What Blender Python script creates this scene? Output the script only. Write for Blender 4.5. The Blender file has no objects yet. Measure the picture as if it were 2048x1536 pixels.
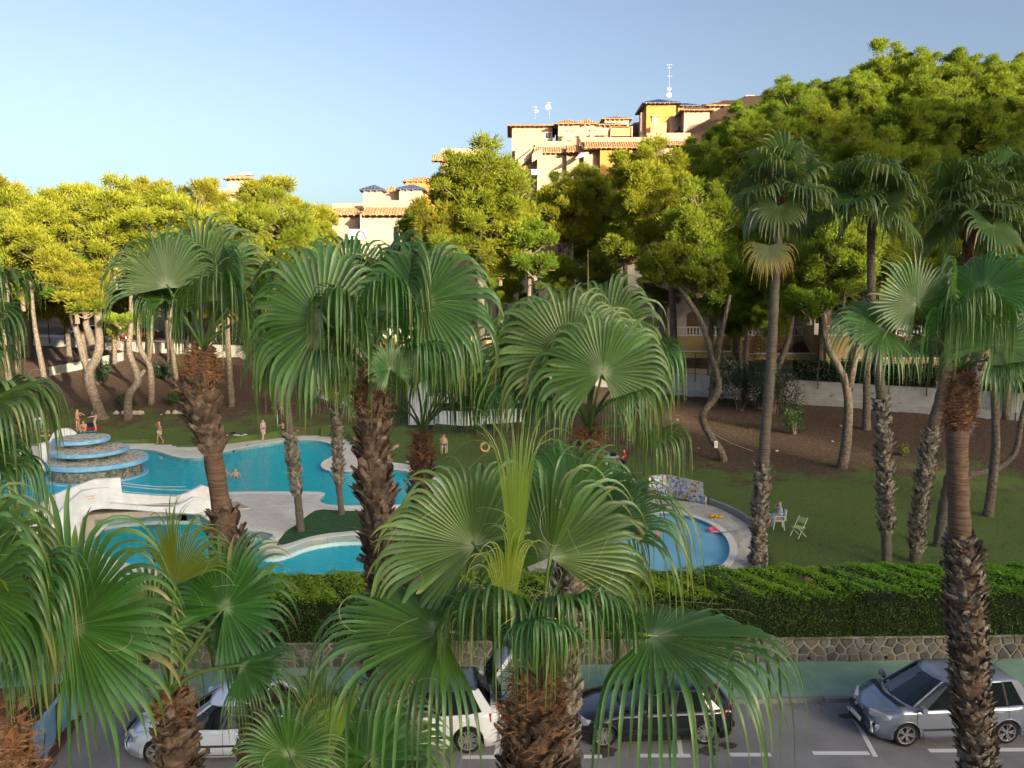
import bpy, math, random
import numpy as np
from mathutils import Vector, Matrix
from mathutils.geometry import delaunay_2d_cdt
S = bpy.context.scene
COL = S.collection
R_ = math.radians
# ---------------------------------------------------------------- camera, world, sun, exposure
CAMH = 11.4
PITCH = R_(6.0)
FPX = 1538.0
cam_d = bpy.data.cameras.new("camera")
cam_d.sensor_width = 36.0
cam_d.lens = 36.0 * FPX / 2048.0
cam_d.clip_end = 2000
cam = bpy.data.objects.new("camera", cam_d)
COL.objects.link(cam)
cam.location = (0, 0, CAMH)
cam.rotation_euler = (R_(90) - PITCH, 0, 0)
S.camera = cam
SUN_EL, SUN_AZ = 11.0, 38.0      # behind the camera, to the right (azimuth measured from -Y towards +X)
W = bpy.data.worlds.new("World")
S.world = W
W.use_nodes = True
nt = W.node_tree
bg = nt.nodes["Background"]
sky = nt.nodes.new("ShaderNodeTexSky")
sky.sky_type = 'NISHITA'
sky.sun_disc = False
sky.sun_elevation = R_(SUN_EL)
sky.sun_rotation = R_(180 - SUN_AZ)
sky.altitude = 50
sky.air_density = 1.0
sky.dust_density = 4.0
sky.ozone_density = 1.6
# gamma and tint curve over the sky, the same for every direction
gam = nt.nodes.new("ShaderNodeGamma"); gam.inputs[1].default_value = 1.35
hsv = nt.nodes.new("ShaderNodeHueSaturation"); hsv.inputs["Saturation"].default_value = 0.76; hsv.inputs["Hue"].default_value = 0.506; hsv.inputs["Value"].default_value = 0.2
nt.links.new(sky.outputs[0], gam.inputs[0]); nt.links.new(gam.outputs[0], hsv.inputs["Color"]); nt.links.new(hsv.outputs[0], bg.inputs[0])
bg.inputs[1].default_value = 0.15
sd = bpy.data.lights.new("sun", 'SUN')
sd.energy = 2.25
sd.angle = R_(0.55)
sd.color = (1.0, 0.86, 0.62)
sun = bpy.data.objects.new("sun", sd)
COL.objects.link(sun)
sdir = Vector((math.sin(R_(SUN_AZ)) * math.cos(R_(SUN_EL)), -math.cos(R_(SUN_AZ)) * math.cos(R_(SUN_EL)), math.sin(R_(SUN_EL))))
sun.rotation_euler = sdir.to_track_quat('Z', 'Y').to_euler()
S.view_settings.view_transform = 'Standard'
S.view_settings.look = 'None'
S.view_settings.gamma = 1
S.view_settings.use_curve_mapping = False
S.view_settings.exposure = 2.8
S.cycles.max_bounces = 6
S.cycles.transparent_max_bounces = 12
S.cycles.caustics_reflective = False
S.cycles.caustics_refractive = False
S.cycles.sample_clamp_indirect = 6

# ---------------------------------------------------------------- helpers
FW = Vector((0, math.cos(PITCH), -math.sin(PITCH)))
UP = Vector((0, math.sin(PITCH), math.cos(PITCH)))
RT = Vector((1, 0, 0))
CP = Vector((0, 0, CAMH))
def ray(px, py):
    return FW + RT * ((px - 1024) / FPX) + UP * ((768 - py) / FPX)
def G(px, py, z=0.0):
    d = ray(px, py)
    return CP + d * ((z - CAMH) / d.z)
def D(px, py, y):
    d = ray(px, py)
    return CP + d * (y / d.y)
def sv(x, y, z):       # direction given as right, up, away
    return (RT * x + UP * y + FW * z).normalized()

MATS = {}
def mat(name, col=(.5, .5, .5), rough=.6, spec=.5, metal=0, col2=None, scale=5, detail=4, bump=0, bscale=None, coat=0, emit=None,
        stretch=(1, 1, 1), lo=.35, hi=.65, col3=None, scale3=1, kind='noise', lo3=.45, hi3=.6):
    if name in MATS:
        return MATS[name]
    m = bpy.data.materials.new(name)
    m.use_nodes = True
    n = m.node_tree
    p = n.nodes["Principled BSDF"]
    p.inputs["Base Color"].default_value = (*col, 1)
    p.inputs["Roughness"].default_value = rough
    p.inputs["Specular IOR Level"].default_value = spec
    p.inputs["Metallic"].default_value = metal
    p.inputs["Coat Weight"].default_value = coat
    p.inputs["Coat Roughness"].default_value = .05
    tc = n.nodes.new("ShaderNodeTexCoord")
    mp = n.nodes.new("ShaderNodeMapping")
    mp.inputs["Scale"].default_value = stretch
    n.links.new(tc.outputs["Object"], mp.inputs[0])
    out = None
    if col2 is not None:
        if kind == 'voronoi':
            t = n.nodes.new("ShaderNodeTexVoronoi")
            t.inputs["Scale"].default_value = scale
            fac = t.outputs["Color"]
        else:
            t = n.nodes.new("ShaderNodeTexNoise")
            t.inputs["Scale"].default_value = scale
            t.inputs["Detail"].default_value = detail
            t.inputs["Roughness"].default_value = .6
            fac = t.outputs["Fac"]
        n.links.new(mp.outputs[0], t.inputs["Vector"])
        r = n.nodes.new("ShaderNodeValToRGB")
        r.color_ramp.elements[0].position = lo
        r.color_ramp.elements[0].color = (*col, 1)
        r.color_ramp.elements[1].position = hi
        r.color_ramp.elements[1].color = (*col2, 1)
        n.links.new(fac, r.inputs[0])
        out = r.outputs[0]
        if col3 is not None:
            t3 = n.nodes.new("ShaderNodeTexNoise")
            t3.inputs["Scale"].default_value = scale3
            t3.inputs["Detail"].default_value = 5
            n.links.new(mp.outputs[0], t3.inputs["Vector"])
            r3 = n.nodes.new("ShaderNodeValToRGB")
            r3.color_ramp.elements[0].position = lo3
            r3.color_ramp.elements[1].position = hi3
            n.links.new(t3.outputs["Fac"], r3.inputs[0])
            mx = n.nodes.new("ShaderNodeMix")
            mx.data_type = 'RGBA'
            n.links.new(r3.outputs[0], mx.inputs[0])
            n.links.new(out, mx.inputs[6])
            mx.inputs[7].default_value = (*col3, 1)
            out = mx.outputs[2]
        n.links.new(out, p.inputs["Base Color"])
    if bump:
        t2 = n.nodes.new("ShaderNodeTexNoise")
        t2.inputs["Scale"].default_value = bscale or scale * 4
        t2.inputs["Detail"].default_value = 5
        n.links.new(mp.outputs[0], t2.inputs["Vector"])
        b = n.nodes.new("ShaderNodeBump")
        b.inputs["Strength"].default_value = bump
        b.inputs["Distance"].default_value = .05
        n.links.new(t2.outputs["Fac"], b.inputs["Height"])
        n.links.new(b.outputs[0], p.inputs["Normal"])
    if emit:
        p.inputs["Emission Color"].default_value = (*emit, 1)
        p.inputs["Emission Strength"].default_value = 1
    MATS[name] = m
    return m

def leafmat(name, ramp, trans=(.2, .35, .04), tw=.3, rough=.4, spec=.5, nscale=.6, hue=.25, island=True, vary=.35):
    """leaf: UV.x = position along the leaf -> colour ramp, random value per leaf island"""
    if name in MATS:
        return MATS[name]
    m = bpy.data.materials.new(name)
    m.use_nodes = True
    n = m.node_tree
    p = n.nodes["Principled BSDF"]
    p.inputs["Roughness"].default_value = rough
    p.inputs["Specular IOR Level"].default_value = spec
    uv = n.nodes.new("ShaderNodeUVMap")
    sp = n.nodes.new("ShaderNodeSeparateXYZ")
    n.links.new(uv.outputs[0], sp.inputs[0])
    r = n.nodes.new("ShaderNodeValToRGB")
    els = r.color_ramp.elements
    els[0].position, els[0].color = ramp[0][0], (*ramp[0][1], 1)
    els[1].position, els[1].color = ramp[-1][0], (*ramp[-1][1], 1)
    for pos, c in ramp[1:-1]:
        e = els.new(pos)
        e.color = (*c, 1)
    n.links.new(sp.outputs[0], r.inputs[0])
    geo = n.nodes.new("ShaderNodeNewGeometry")
    oi = n.nodes.new("ShaderNodeObjectInfo")
    ma = n.nodes.new("ShaderNodeMath")
    ma.operation = 'ADD'
    n.links.new(sp.outputs[1], ma.inputs[0])
    n.links.new(oi.outputs["Random"], ma.inputs[1])
    fr = n.nodes.new("ShaderNodeMath")
    fr.operation = 'FRACT'
    n.links.new(ma.outputs[0], fr.inputs[0])
    mr = n.nodes.new("ShaderNodeMapRange")
    mr.inputs[3].default_value = 1 - vary
    mr.inputs[4].default_value = 1 + vary
    n.links.new(fr.outputs[0], mr.inputs[0])
    hs = n.nodes.new("ShaderNodeHueSaturation")
    n.links.new(r.outputs[0], hs.inputs["Color"])
    n.links.new(mr.outputs[0], hs.inputs["Value"])
    hr = n.nodes.new("ShaderNodeMapRange")
    hr.inputs[3].default_value = .5 - .035
    hr.inputs[4].default_value = .5 + .02
    n.links.new(oi.outputs["Random"], hr.inputs[0])
    n.links.new(hr.outputs[0], hs.inputs["Hue"])
    col_out = hs.outputs[0]
    if name.startswith("palm_leaf"):       # a few segments have withered straw-coloured ends
        g1_ = n.nodes.new("ShaderNodeMath"); g1_.operation = 'GREATER_THAN'; g1_.inputs[1].default_value = .955
        n.links.new(sp.outputs[1], g1_.inputs[0])
        g2_ = n.nodes.new("ShaderNodeMapRange"); g2_.inputs[1].default_value = .55; g2_.inputs[2].default_value = .8
        n.links.new(sp.outputs[0], g2_.inputs[0])
        g3_ = n.nodes.new("ShaderNodeMath"); g3_.operation = 'MULTIPLY'
        n.links.new(g1_.outputs[0], g3_.inputs[0]); n.links.new(g2_.outputs[0], g3_.inputs[1])
        mw = n.nodes.new("ShaderNodeMix"); mw.data_type = 'RGBA'
        n.links.new(g3_.outputs[0], mw.inputs[0]); n.links.new(col_out, mw.inputs[6]); mw.inputs[7].default_value = (.36, .29, .13, 1)
        col_out = mw.outputs[2]
    n.links.new(col_out, p.inputs["Base Color"])
    tr = n.nodes.new("ShaderNodeBsdfTranslucent")
    tr.inputs[0].default_value = (*trans, 1)
    mx = n.nodes.new("ShaderNodeMixShader")
    mx.inputs[0].default_value = tw
    n.links.new(p.outputs[0], mx.inputs[1])
    n.links.new(tr.outputs[0], mx.inputs[2])
    n.links.new(mx.outputs[0], n.nodes["Material Output"].inputs[0])
    MATS[name] = m
    return m

def tag(o, label=None, cat=None, group=None, kind=None):
    if label: o['label'] = label
    if cat: o['category'] = cat
    if group: o['group'] = group
    if kind: o['kind'] = kind
    return o
def link(o, parent=None):
    COL.objects.link(o)
    if parent is not None:
        o.parent = parent
    return o
def empty(name, loc=(0, 0, 0), rz=0, label=None, cat=None, group=None):
    o = bpy.data.objects.new(name, None)
    link(o)
    o.location = loc
    o.rotation_euler = (0, 0, rz)
    o.empty_display_size = .2
    return tag(o, label, cat, group)
def np_mesh(name, V, F, mats, uv=None, smooth=False, mi=None):
    """V (n,3) array; F (m,k) int array (k = 3 or 4); uv (n,2) per vertex"""
    me = bpy.data.meshes.new(name)
    V = np.asarray(V, dtype=np.float32)
    F = np.asarray(F, dtype=np.int32)
    k = F.shape[1]
    me.vertices.add(len(V))
    me.vertices.foreach_set("co", V.ravel())
    me.loops.add(F.size)
    me.loops.foreach_set("vertex_index", F.ravel())
    me.polygons.add(len(F))
    me.polygons.foreach_set("loop_start", np.arange(0, F.size, k, dtype=np.int32))
    me.polygons.foreach_set("loop_total", np.full(len(F), k, dtype=np.int32))
    if smooth:
        me.polygons.foreach_set("use_smooth", np.ones(len(F), dtype=bool))
    if mi is not None:
        me.polygons.foreach_set("material_index", np.asarray(mi, dtype=np.int32))
    if uv is not None:
        l = me.uv_layers.new(name="UVMap")
        l.data.foreach_set("uv", np.asarray(uv, dtype=np.float32)[F.ravel()].ravel())
    for m in (mats if isinstance(mats, (list, tuple)) else [mats]):
        me.materials.append(m)
    me.update()
    me.validate()
    return me
class MB:
    def __init__(s):
        s.v, s.f, s.m = [], [], []
    def add(s, vs, fs, mi=0):
        b = len(s.v)
        s.v += [tuple(v) for v in vs]
        s.f += [tuple(i + b for i in f) for f in fs]
        s.m += [mi] * len(fs)
        return s
    def box(s, c, sz, rz=0, mi=0, taper=1.0):
        x, y, z = sz[0] / 2, sz[1] / 2, sz[2] / 2
        ca, sa = math.cos(rz), math.sin(rz)
        vs = []
        for k, (a, b, d) in enumerate([(-1, -1, -1), (1, -1, -1), (1, 1, -1), (-1, 1, -1), (-1, -1, 1), (1, -1, 1), (1, 1, 1), (-1, 1, 1)]):
            t = taper if d > 0 else 1
            X, Y = a * x * t, b * y * t
            vs.append((c[0] + X * ca - Y * sa, c[1] + X * sa + Y * ca, c[2] + d * z))
        return s.add(vs, [(0, 3, 2, 1), (4, 5, 6, 7), (0, 1, 5, 4), (1, 2, 6, 5), (2, 3, 7, 6), (3, 0, 4, 7)], mi)
    def tube(s, path, rad, n=8, mi=0, cap=True, jit=0, rnd=None):
        P = [Vector(p) for p in path]
        if not isinstance(rad, (list, tuple)):
            rad = [rad] * len(P)
        b = len(s.v)
        ref = None
        for i, p in enumerate(P):
            d = (P[min(i + 1, len(P) - 1)] - P[max(i - 1, 0)])
            d = d.normalized() if d.length > 1e-9 else Vector((0, 0, 1))
            if ref is None:
                ref = d.orthogonal().normalized()
            u = (ref - d * ref.dot(d))
            u = u.normalized() if u.length > 1e-6 else d.orthogonal().normalized()
            ref = u
            w = d.cross(u)
            for k in range(n):
                a = 2 * math.pi * k / n
                r = rad[i] * (1 + (rnd.uniform(-jit, jit) if jit else 0))
                q = p + u * (math.cos(a) * r) + w * (math.sin(a) * r)
                s.v.append(tuple(q))
        for i in range(len(P) - 1):
            for k in range(n):
                k2 = (k + 1) % n
                s.f.append((b + i * n + k, b + i * n + k2, b + (i + 1) * n + k2, b + (i + 1) * n + k))
                s.m.append(mi)
        if cap:
            s.f.append(tuple(b + k for k in range(n))[::-1]); s.m.append(mi)
            s.f.append(tuple(b + (len(P) - 1) * n + k for k in range(n))); s.m.append(mi)
        return s
    def prism(s, poly, z0, z1, mi=0, mtop=None):
        n = len(poly)
        b = len(s.v)
        s.v += [(p[0], p[1], z0) for p in poly] + [(p[0], p[1], z1) for p in poly]
        for i in range(n):
            j = (i + 1) % n
            s.f.append((b + i, b + j, b + n + j, b + n + i)); s.m.append(mi)
        s.f.append(tuple(b + n + i for i in range(n))); s.m.append(mi if mtop is None else mtop)
        s.f.append(tuple(b + i for i in range(n))[::-1]); s.m.append(mi)
        return s
    def lathe(s, prof, n=24, c=(0, 0), mi=0):
        b = len(s.v)
        for r, z in prof:
            for k in range(n):
                a = 2 * math.pi * k / n
                s.v.append((c[0] + r * math.cos(a), c[1] + r * math.sin(a), z))
        for i in range(len(prof) - 1):
            for k in range(n):
                k2 = (k + 1) % n
                s.f.append((b + i * n + k, b + i * n + k2, b + (i + 1) * n + k2, b + (i + 1) * n + k)); s.m.append(mi)
        return s
    def mesh(s, name, mats, smooth=False):
        me = bpy.data.meshes.new(name)
        me.from_pydata(s.v, [], s.f)
        for m in (mats if isinstance(mats, (list, tuple)) else [mats]):
            me.materials.append(m)
        if any(s.m):
            me.polygons.foreach_set("material_index", s.m)
        if smooth:
            me.polygons.foreach_set("use_smooth", [True] * len(me.polygons))
        me.update()
        return me
    def build(s, name, mats, parent=None, smooth=False, loc=None, rz=0):
        o = bpy.data.objects.new(name, s.mesh(name, mats, smooth))
        link(o, parent)
        if loc is not None:
            o.location = loc
            o.rotation_euler = (0, 0, rz)
        return o
def obj(name, me, parent=None, loc=None, rz=0):
    o = bpy.data.objects.new(name, me)
    link(o, parent)
    if loc is not None:
        o.location = loc
        o.rotation_euler = (0, 0, rz)
    return o
def copy_tree(o, parent=None):
    c = o.copy()
    link(c)
    c.parent = parent
    for ch in list(o.children):
        copy_tree(ch, c)
    return c
def pip(x, y, poly):
    c = False
    n = len(poly)
    j = n - 1
    for i in range(n):
        xi, yi = poly[i][0], poly[i][1]
        xj, yj = poly[j][0], poly[j][1]
        if (yi > y) != (yj > y) and x < (xj - xi) * (y - yi) / (yj - yi) + xi:
            c = not c
        j = i
    return c
def smooth_poly(pts, it=2):
    for _ in range(it):
        q = []
        n = len(pts)
        for i in range(n):
            a, b = pts[i], pts[(i + 1) % n]
            q.append((a[0] * .75 + b[0] * .25, a[1] * .75 + b[1] * .25))
            q.append((a[0] * .25 + b[0] * .75, a[1] * .25 + b[1] * .75))
        pts = q
    return pts
def flat_region(outer, holes):
    """triangulated region inside outer and outside the holes -> verts2d, tris"""
    vs, es = [], []
    for poly in [outer] + holes:
        b = len(vs)
        vs += [Vector((p[0], p[1])) for p in poly]
        es += [(b + i, b + (i + 1) % len(poly)) for i in range(len(poly))]
    ov, oe, of, _, _, _ = delaunay_2d_cdt(vs, es, [], 0, 1e-5)
    tris = []
    for f in of:
        cx = sum(ov[i].x for i in f) / 3
        cy = sum(ov[i].y for i in f) / 3
        if pip(cx, cy, outer) and not any(pip(cx, cy, h) for h in holes):
            tris.append(tuple(f))
    return [(v.x, v.y) for v in ov], tris
def slab(name, outer, holes, z0, z1, m, parent=None):
    v2, tr = flat_region(outer, holes)
    mb = MB()
    fs = []
    for t in tr:
        a, b, c = (Vector((*v2[i], 0)) for i in t)
        fs.append(t if (b - a).cross(c - a).z > 0 else t[::-1])
    mb.add([(x, y, z1) for x, y in v2], fs)
    for poly in [outer] + holes:
        n = len(poly)
        b = len(mb.v)
        mb.v += [(p[0], p[1], z1) for p in poly] + [(p[0], p[1], z0) for p in poly]
        for i in range(n):
            j = (i + 1) % n
            mb.f.append((b + i, b + j, b + n + j, b + n + i)); mb.m.append(0)
    return mb.build(name, m, parent)
def GP(pts, z, it=2):
    q = [G(a, b, z) for a, b in pts]
    q = [(p.x, p.y) for p in q]
    return smooth_poly(q, it) if it else q
def lerp(a, b, t): return a + (b - a) * t
def interp(x, xs, ys): return float(np.interp(x, xs, ys))
# ================================================================= SETTING
ROADYAW = R_(1.5)
def roadx(x, y):        # street-aligned coordinates: rotated slightly about the camera foot
    ca, sa = math.cos(ROADYAW), math.sin(ROADYAW)
    return (x * ca - y * sa, x * sa + y * ca)
m_asph = mat("asphalt", (.20, .195, .20), .85, .3, col2=(.26, .25, .25), scale=1.1, detail=8, bump=.25, bscale=60, col3=(.30, .29, .27), scale3=.35, lo3=.5, hi3=.8)
m_green = mat("green_pavement", (.20, .33, .235), .65, .3, col2=(.27, .42, .31), scale=1.6, detail=8, bump=.1, bscale=40, col3=(.33, .45, .36), scale3=.8, lo3=.55, hi3=.75)
m_conc = mat("concrete", (.30, .29, .27), .85, .3, col2=(.2, .195, .18), scale=2, bump=.2)
m_paint = mat("road_paint", (.72, .72, .70), .7, .3, col2=(.32, .32, .31), scale=22, detail=6, lo=.60, hi=.78)
m_mortar = mat("mortar", (.28, .26, .225), .95, .2, col2=(.22, .205, .175), scale=3, bump=.3)
def quad_sheet(name, x0, x1, y0, y1, z0, z1, m, kind='structure'):
    mb = MB()
    c = [roadx(*p) for p in ((x0, y0), (x1, y0), (x1, y1), (x0, y1))]
    mb.prism(c, z0, z1)
    o = mb.build(name, m)
    return tag(o, kind=kind)
YC, YW = 20.75, 23.0        # kerb line, foot of the retaining wall
quad_sheet("road", -160, 160, -1.0, YC, -.3, 0, m_asph)
quad_sheet("pavement", -160, 160, YC + .15, YW + .3, -.3, .12, m_green)
# kerb stones, each a stone of its own
kb = tag(empty("kerb"), kind='structure')
kme = MB().box((0, 0, -.02), (.985, .15, .29), taper=.985).mesh("kerb_stone", m_conc)
for i in range(-26, 27):
    x, y = roadx(i * 1.0, YC + .075)
    obj("kerb_stone", kme, kb, (x, y, 0), ROADYAW)
# painted marks
def mark(px0, px1, py):
    a, b = G(px0, py, 0), G(px1, py, 0)
    ymid = 18.6
    return a.x, b.x
YL = None
pm = tag(empty("road_marking"), kind='structure')
lines = [(560, 640, 1521), (735, 850, 1520), (925, 1015, 1518), (1128, 1204, 1517), (1278, 1381, 1515), (1460, 1542, 1513), (1626, 1738, 1510), (1858, 1935, 1505), (1990, 2060, 1503)]
for a, b, py in lines:
    p, q = G(a, py - 4, .004), G(b, py - 4, .004)
    w = .075
    mb = MB().prism([(p.x, p.y - w), (q.x, q.y - w), (q.x, q.y + w), (p.x, p.y + w)], .001, .006)
    mb.build("painted_dash", m_paint, pm)
for (x0, y0, x1, y1) in [(1697, 1413, 1751, 1513), (1352, 1440, 1362, 1510), (1004, 1440, 992, 1512), (620, 1450, 590, 1515)]:
    p, q = G(x0, y0, .004), G(x1, y1, .004)
    w = .06
    MB().prism([(p.x - w, p.y), (q.x - w, q.y), (q.x + w, q.y), (p.x + w, p.y)], .002, .008).build("painted_bay_line", m_paint, pm)
# stains on the asphalt
m_stain = mat("oil_stain", (.05, .045, .04), .7, .3, col2=(.085, .075, .065), scale=9)
rs = random.Random(5)
for (px, py, r) in [(1455, 1492, .22), (1208, 1505, .3), (1414, 1502, .25), (1690, 1432, .18), (1420, 1488, .12)]:
    p = G(px, py, 0)
    pl = [(p.x + math.cos(t) * r * rs.uniform(.6, 1.2) * 1.2, p.y + math.sin(t) * r * rs.uniform(.5, 1)) for t in [k * .45 for k in range(14)]]
    tag(MB().prism(pl, .001, .003).build("oil_stain", m_stain), kind='structure')

# ---- boundary wall of the upper street
WX = [-110, -75, -55, -40, -29, 0, 14.7, 37, 60, 120]
WY = [98, 95, 92, 86, 83, 76, 71.5, 56, 44, 40]
WT = [7.6, 7.4, 7.2, 7.0, 6.8, 5.6, 4.9, 4.8, 4.8, 4.8]
WB = [6.9, 6.8, 6.4, 6.0, 5.6, 4.2, 3.1, 3.0, 3.0, 3.0]
def yw(x): return interp(x, WX, WY)
def zt(x): return interp(x, WX, WT)
def zb(x): return interp(x, WX, WB)
def y0(x): return interp(x, [-60, -10, 10, 25, 60], [54, 52, 48, 42, 36])
HR = ([-110, -50, -15, 10, 30, 60, 110], [.14, .13, .20, .38, .52, .60, .55])
def ground(x, y):
    w = yw(x)
    if y < w - .05:
        a = y0(x)
        if y < a: return .9
        t = (y - a) / (w - a)
        return .9 + (zb(x) - .9) * (t ** 1.45)
    t = zt(x)
    if y < w + 1.3: return zb(x) - .3
    if y < w + 8: return t
    if y < w + 16: return t + .9
    d = y - w - 16
    return min(t + .9 + d * interp(x, *HR) , t + 45)
DECK_PX = [(-260, 905), (-60, 898), (82, 891), (170, 880), (255, 886), (325, 886), (362, 893), (400, 894), (462, 886), (512, 880), (560, 874), (600, 869), (650, 871), (687, 875), (707, 882), (718, 895), (714, 912), (735, 922), (790, 924), (850, 935), (900, 965), (910, 1040), (900, 1175), (-260, 1175)]
UP_PX = [(-240, 985), (-60, 968), (0, 960), (12, 950), (40, 945), (100, 944), (130, 925), (200, 900), (250, 897), (288, 899), (312, 901), (337, 910), (367, 917), (400, 916), (425, 911), (462, 900), (512, 891), (555, 884), (600, 880), (637, 881), (662, 887), (678, 897), (674, 908), (660, 916), (646, 924), (641, 931), (650, 940), (675, 944), (722, 941), (795, 938), (840, 950), (868, 980), (850, 1004), (790, 1012), (727, 1012), (675, 1012), (650, 1010), (636, 1003), (640, 995), (650, 990), (647, 984), (560, 984), (437, 984), (418, 996), (350, 1012), (250, 1016), (150, 1016), (60, 1046), (20, 1062), (-240, 1062)]
LO_PX = [(158, 1078), (166, 1052), (230, 1036), (330, 1030), (400, 1030), (420, 1042), (450, 1056), (485, 1060), (549, 1067), (548, 1074), (520, 1090), (518, 1097), (527, 1103), (555, 1102), (575, 1097), (612, 1082), (650, 1075), (687, 1071), (730, 1070), (790, 1073), (840, 1085), (868, 1110), (866, 1150), (820, 1163), (500, 1163), (330, 1150), (230, 1122), (178, 1098)]
TURF_PX = [(635, 1017), (680, 1021), (727, 1021), (800, 1019), (850, 1027), (876, 1045), (862, 1062), (800, 1062), (730, 1060), (690, 1063), (650, 1067), (612, 1075), (575, 1088), (548, 1092), (566, 1070), (570, 1062), (600, 1045), (612, 1032)]
DECK2_PX = [(1180, 985), (1300, 998), (1380, 1003), (1419, 1009), (1459, 1025), (1497, 1049), (1525, 1072), (1537, 1100), (1536, 1135), (1510, 1175), (1080, 1175), (1040, 1110), (1060, 1040), (1110, 1000)]
SM_PX = [(1271, 1035), (1300, 1027), (1338, 1025), (1378, 1031), (1419, 1046), (1446, 1065), (1460, 1086), (1462, 1108), (1448, 1132), (1400, 1155), (1300, 1166), (1190, 1158), (1150, 1135), (1150, 1100), (1180, 1070), (1225, 1048)]
ZD = .95
deck1, deck2 = GP(DECK_PX, ZD), GP(DECK2_PX, ZD)
up_p, lo_p, turf_p, sm_p = GP(UP_PX, ZD), GP(LO_PX, ZD), GP(TURF_PX, ZD, 1), GP(SM_PX, ZD)
ylim = 26.1
deck1 = [(x, max(y, ylim)) for x, y in deck1]
deck2 = [(x, max(y, ylim)) for x, y in deck2]
# ---- garden ground: lawn, pine litter, bare earth in one height sheet
m_ground = bpy.data.materials.new("garden_ground"); MATS["garden_ground"] = m_ground
m_ground.use_nodes = True
n = m_ground.node_tree
pb = n.nodes["Principled BSDF"]
pb.inputs["Roughness"].default_value = .95
pb.inputs["Specular IOR Level"].default_value = .15
uvn = n.nodes.new("ShaderNodeUVMap")
spx = n.nodes.new("ShaderNodeSeparateXYZ")
n.links.new(uvn.outputs[0], spx.inputs[0])
tc = n.nodes.new("ShaderNodeTexCoord")
def _noise(scale, detail=6, rough=.6):
    t = n.nodes.new("ShaderNodeTexNoise")
    t.inputs["Scale"].default_value = scale
    t.inputs["Detail"].default_value = detail
    t.inputs["Roughness"].default_value = rough
    n.links.new(tc.outputs["Object"], t.inputs["Vector"])
    return t
def _ramp(src, stops):
    r = n.nodes.new("ShaderNodeValToRGB")
    e = r.color_ramp.elements
    e[0].position, e[0].color = stops[0][0], (*stops[0][1], 1)
    e[1].position, e[1].color = stops[-1][0], (*stops[-1][1], 1)
    for p_, c_ in stops[1:-1]:
        q = e.new(p_); q.color = (*c_, 1)
    n.links.new(src, r.inputs[0])
    return r
g1 = _ramp(_noise(14, 8, .75).outputs["Fac"], [(.3, (.060, .095, .026)), (.55, (.12, .175, .045)), (.75, (.24, .26, .10))])
d1 = _ramp(_noise(6, 9, .75).outputs["Fac"], [(.3, (.045, .030, .022)), (.5, (.095, .060, .042)), (.72, (.22, .145, .10))])
mm = n.nodes.new("ShaderNodeMath"); mm.operation = 'ADD'
nb = _noise(.42, 10, .72)
ms = n.nodes.new("ShaderNodeMapRange")
ms.inputs[3].default_value = -1.0; ms.inputs[4].default_value = .95
n.links.new(nb.outputs["Fac"], ms.inputs[0])
n.links.new(spx.outputs[0], mm.inputs[0]); n.links.new(ms.outputs[0], mm.inputs[1])
fr_ = n.nodes.new("ShaderNodeMapRange")
fr_.inputs[1].default_value = .35; fr_.inputs[2].default_value = .65
n.links.new(mm.outputs[0], fr_.inputs[0])
mx_ = n.nodes.new("ShaderNodeMix"); mx_.data_type = 'RGBA'
n.links.new(fr_.outputs[0], mx_.inputs[0]); n.links.new(g1.outputs[0], mx_.inputs[6]); n.links.new(d1.outputs[0], mx_.inputs[7])
n.links.new(mx_.outputs[2], pb.inputs["Base Color"])
bp = n.nodes.new("ShaderNodeBump"); bp.inputs["Strength"].default_value = .6; bp.inputs["Distance"].default_value = .08
n.links.new(_noise(20, 6, .8).outputs["Fac"], bp.inputs["Height"]); n.links.new(bp.outputs[0], pb.inputs["Normal"])

def axis(a, b, fine, coarse, f0, f1):
    out = [a]
    while out[-1] < b:
        out.append(out[-1] + (fine if f0 <= out[-1] < f1 else coarse))
    return out
xs = [-170 + 5 * i for i in range(18)] + axis(-80, -36, 1, 1, -80, -36) + axis(-35, 22, .5, .5, -35, 22) + axis(23, 70, 1, 1, 23, 70) + [75 + 5 * i for i in range(20)]
ys = axis(23.35, 66, .5, .5, 23, 66) + axis(67, 100, .8, .8, 67, 100) + axis(103, 330, 3, 3, 103, 330)
rg = random.Random(2)
V, UVs, = [], []
inside = {}
for j, y in enumerate(ys):
    for i, x in enumerate(xs):
        xr, yr = x, y
        if y < 24: yr = roadx(x, 23.35)[1]
        z = ground(x, yr)
        if 23 < y < 62 and -40 < x < 20:
            if all(pip(x + a, y + b, deck1) or pip(x + a, y + b, deck2) for a, b in ((.55, 0), (-.55, 0), (0, .55), (0, -.55))):
                z = -1.3
        if z > 0: z += (math.sin(x * .9 + math.sin(y * .7)) * math.sin(y * .8) * .04) * (1 if y > 45 else .3)
        V.append((xr, yr, z))
        # lawn <-> litter: soil on the slope, lawn by the pools
        yb = interp(x, [-60, -12, 0, 8, 14, 22, 60], [63.5, 62, 57, 52, 46, 45, 43])
        UVs.append((max(0., min(1., .5 + (y - yb) * .06)), 0))
nx = len(xs)
F = [(j * nx + i, j * nx + i + 1, (j + 1) * nx + i + 1, (j + 1) * nx + i) for j in range(len(ys) - 1) for i in range(nx - 1)]
o = obj("garden_ground", np_mesh("garden_ground", V, F, m_ground, UVs, smooth=True))
tag(o, kind='structure')
# ---- far ground to the horizon
m_far = mat("far_ground", (.09, .085, .05), .95, .2, col2=(.05, .06, .03), scale=.05)
tag(MB().prism([(-1500, -900), (1500, -900), (1500, 1800), (-1500, 1800)], -3, -2).build("plain", m_far), kind='structure')

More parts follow.
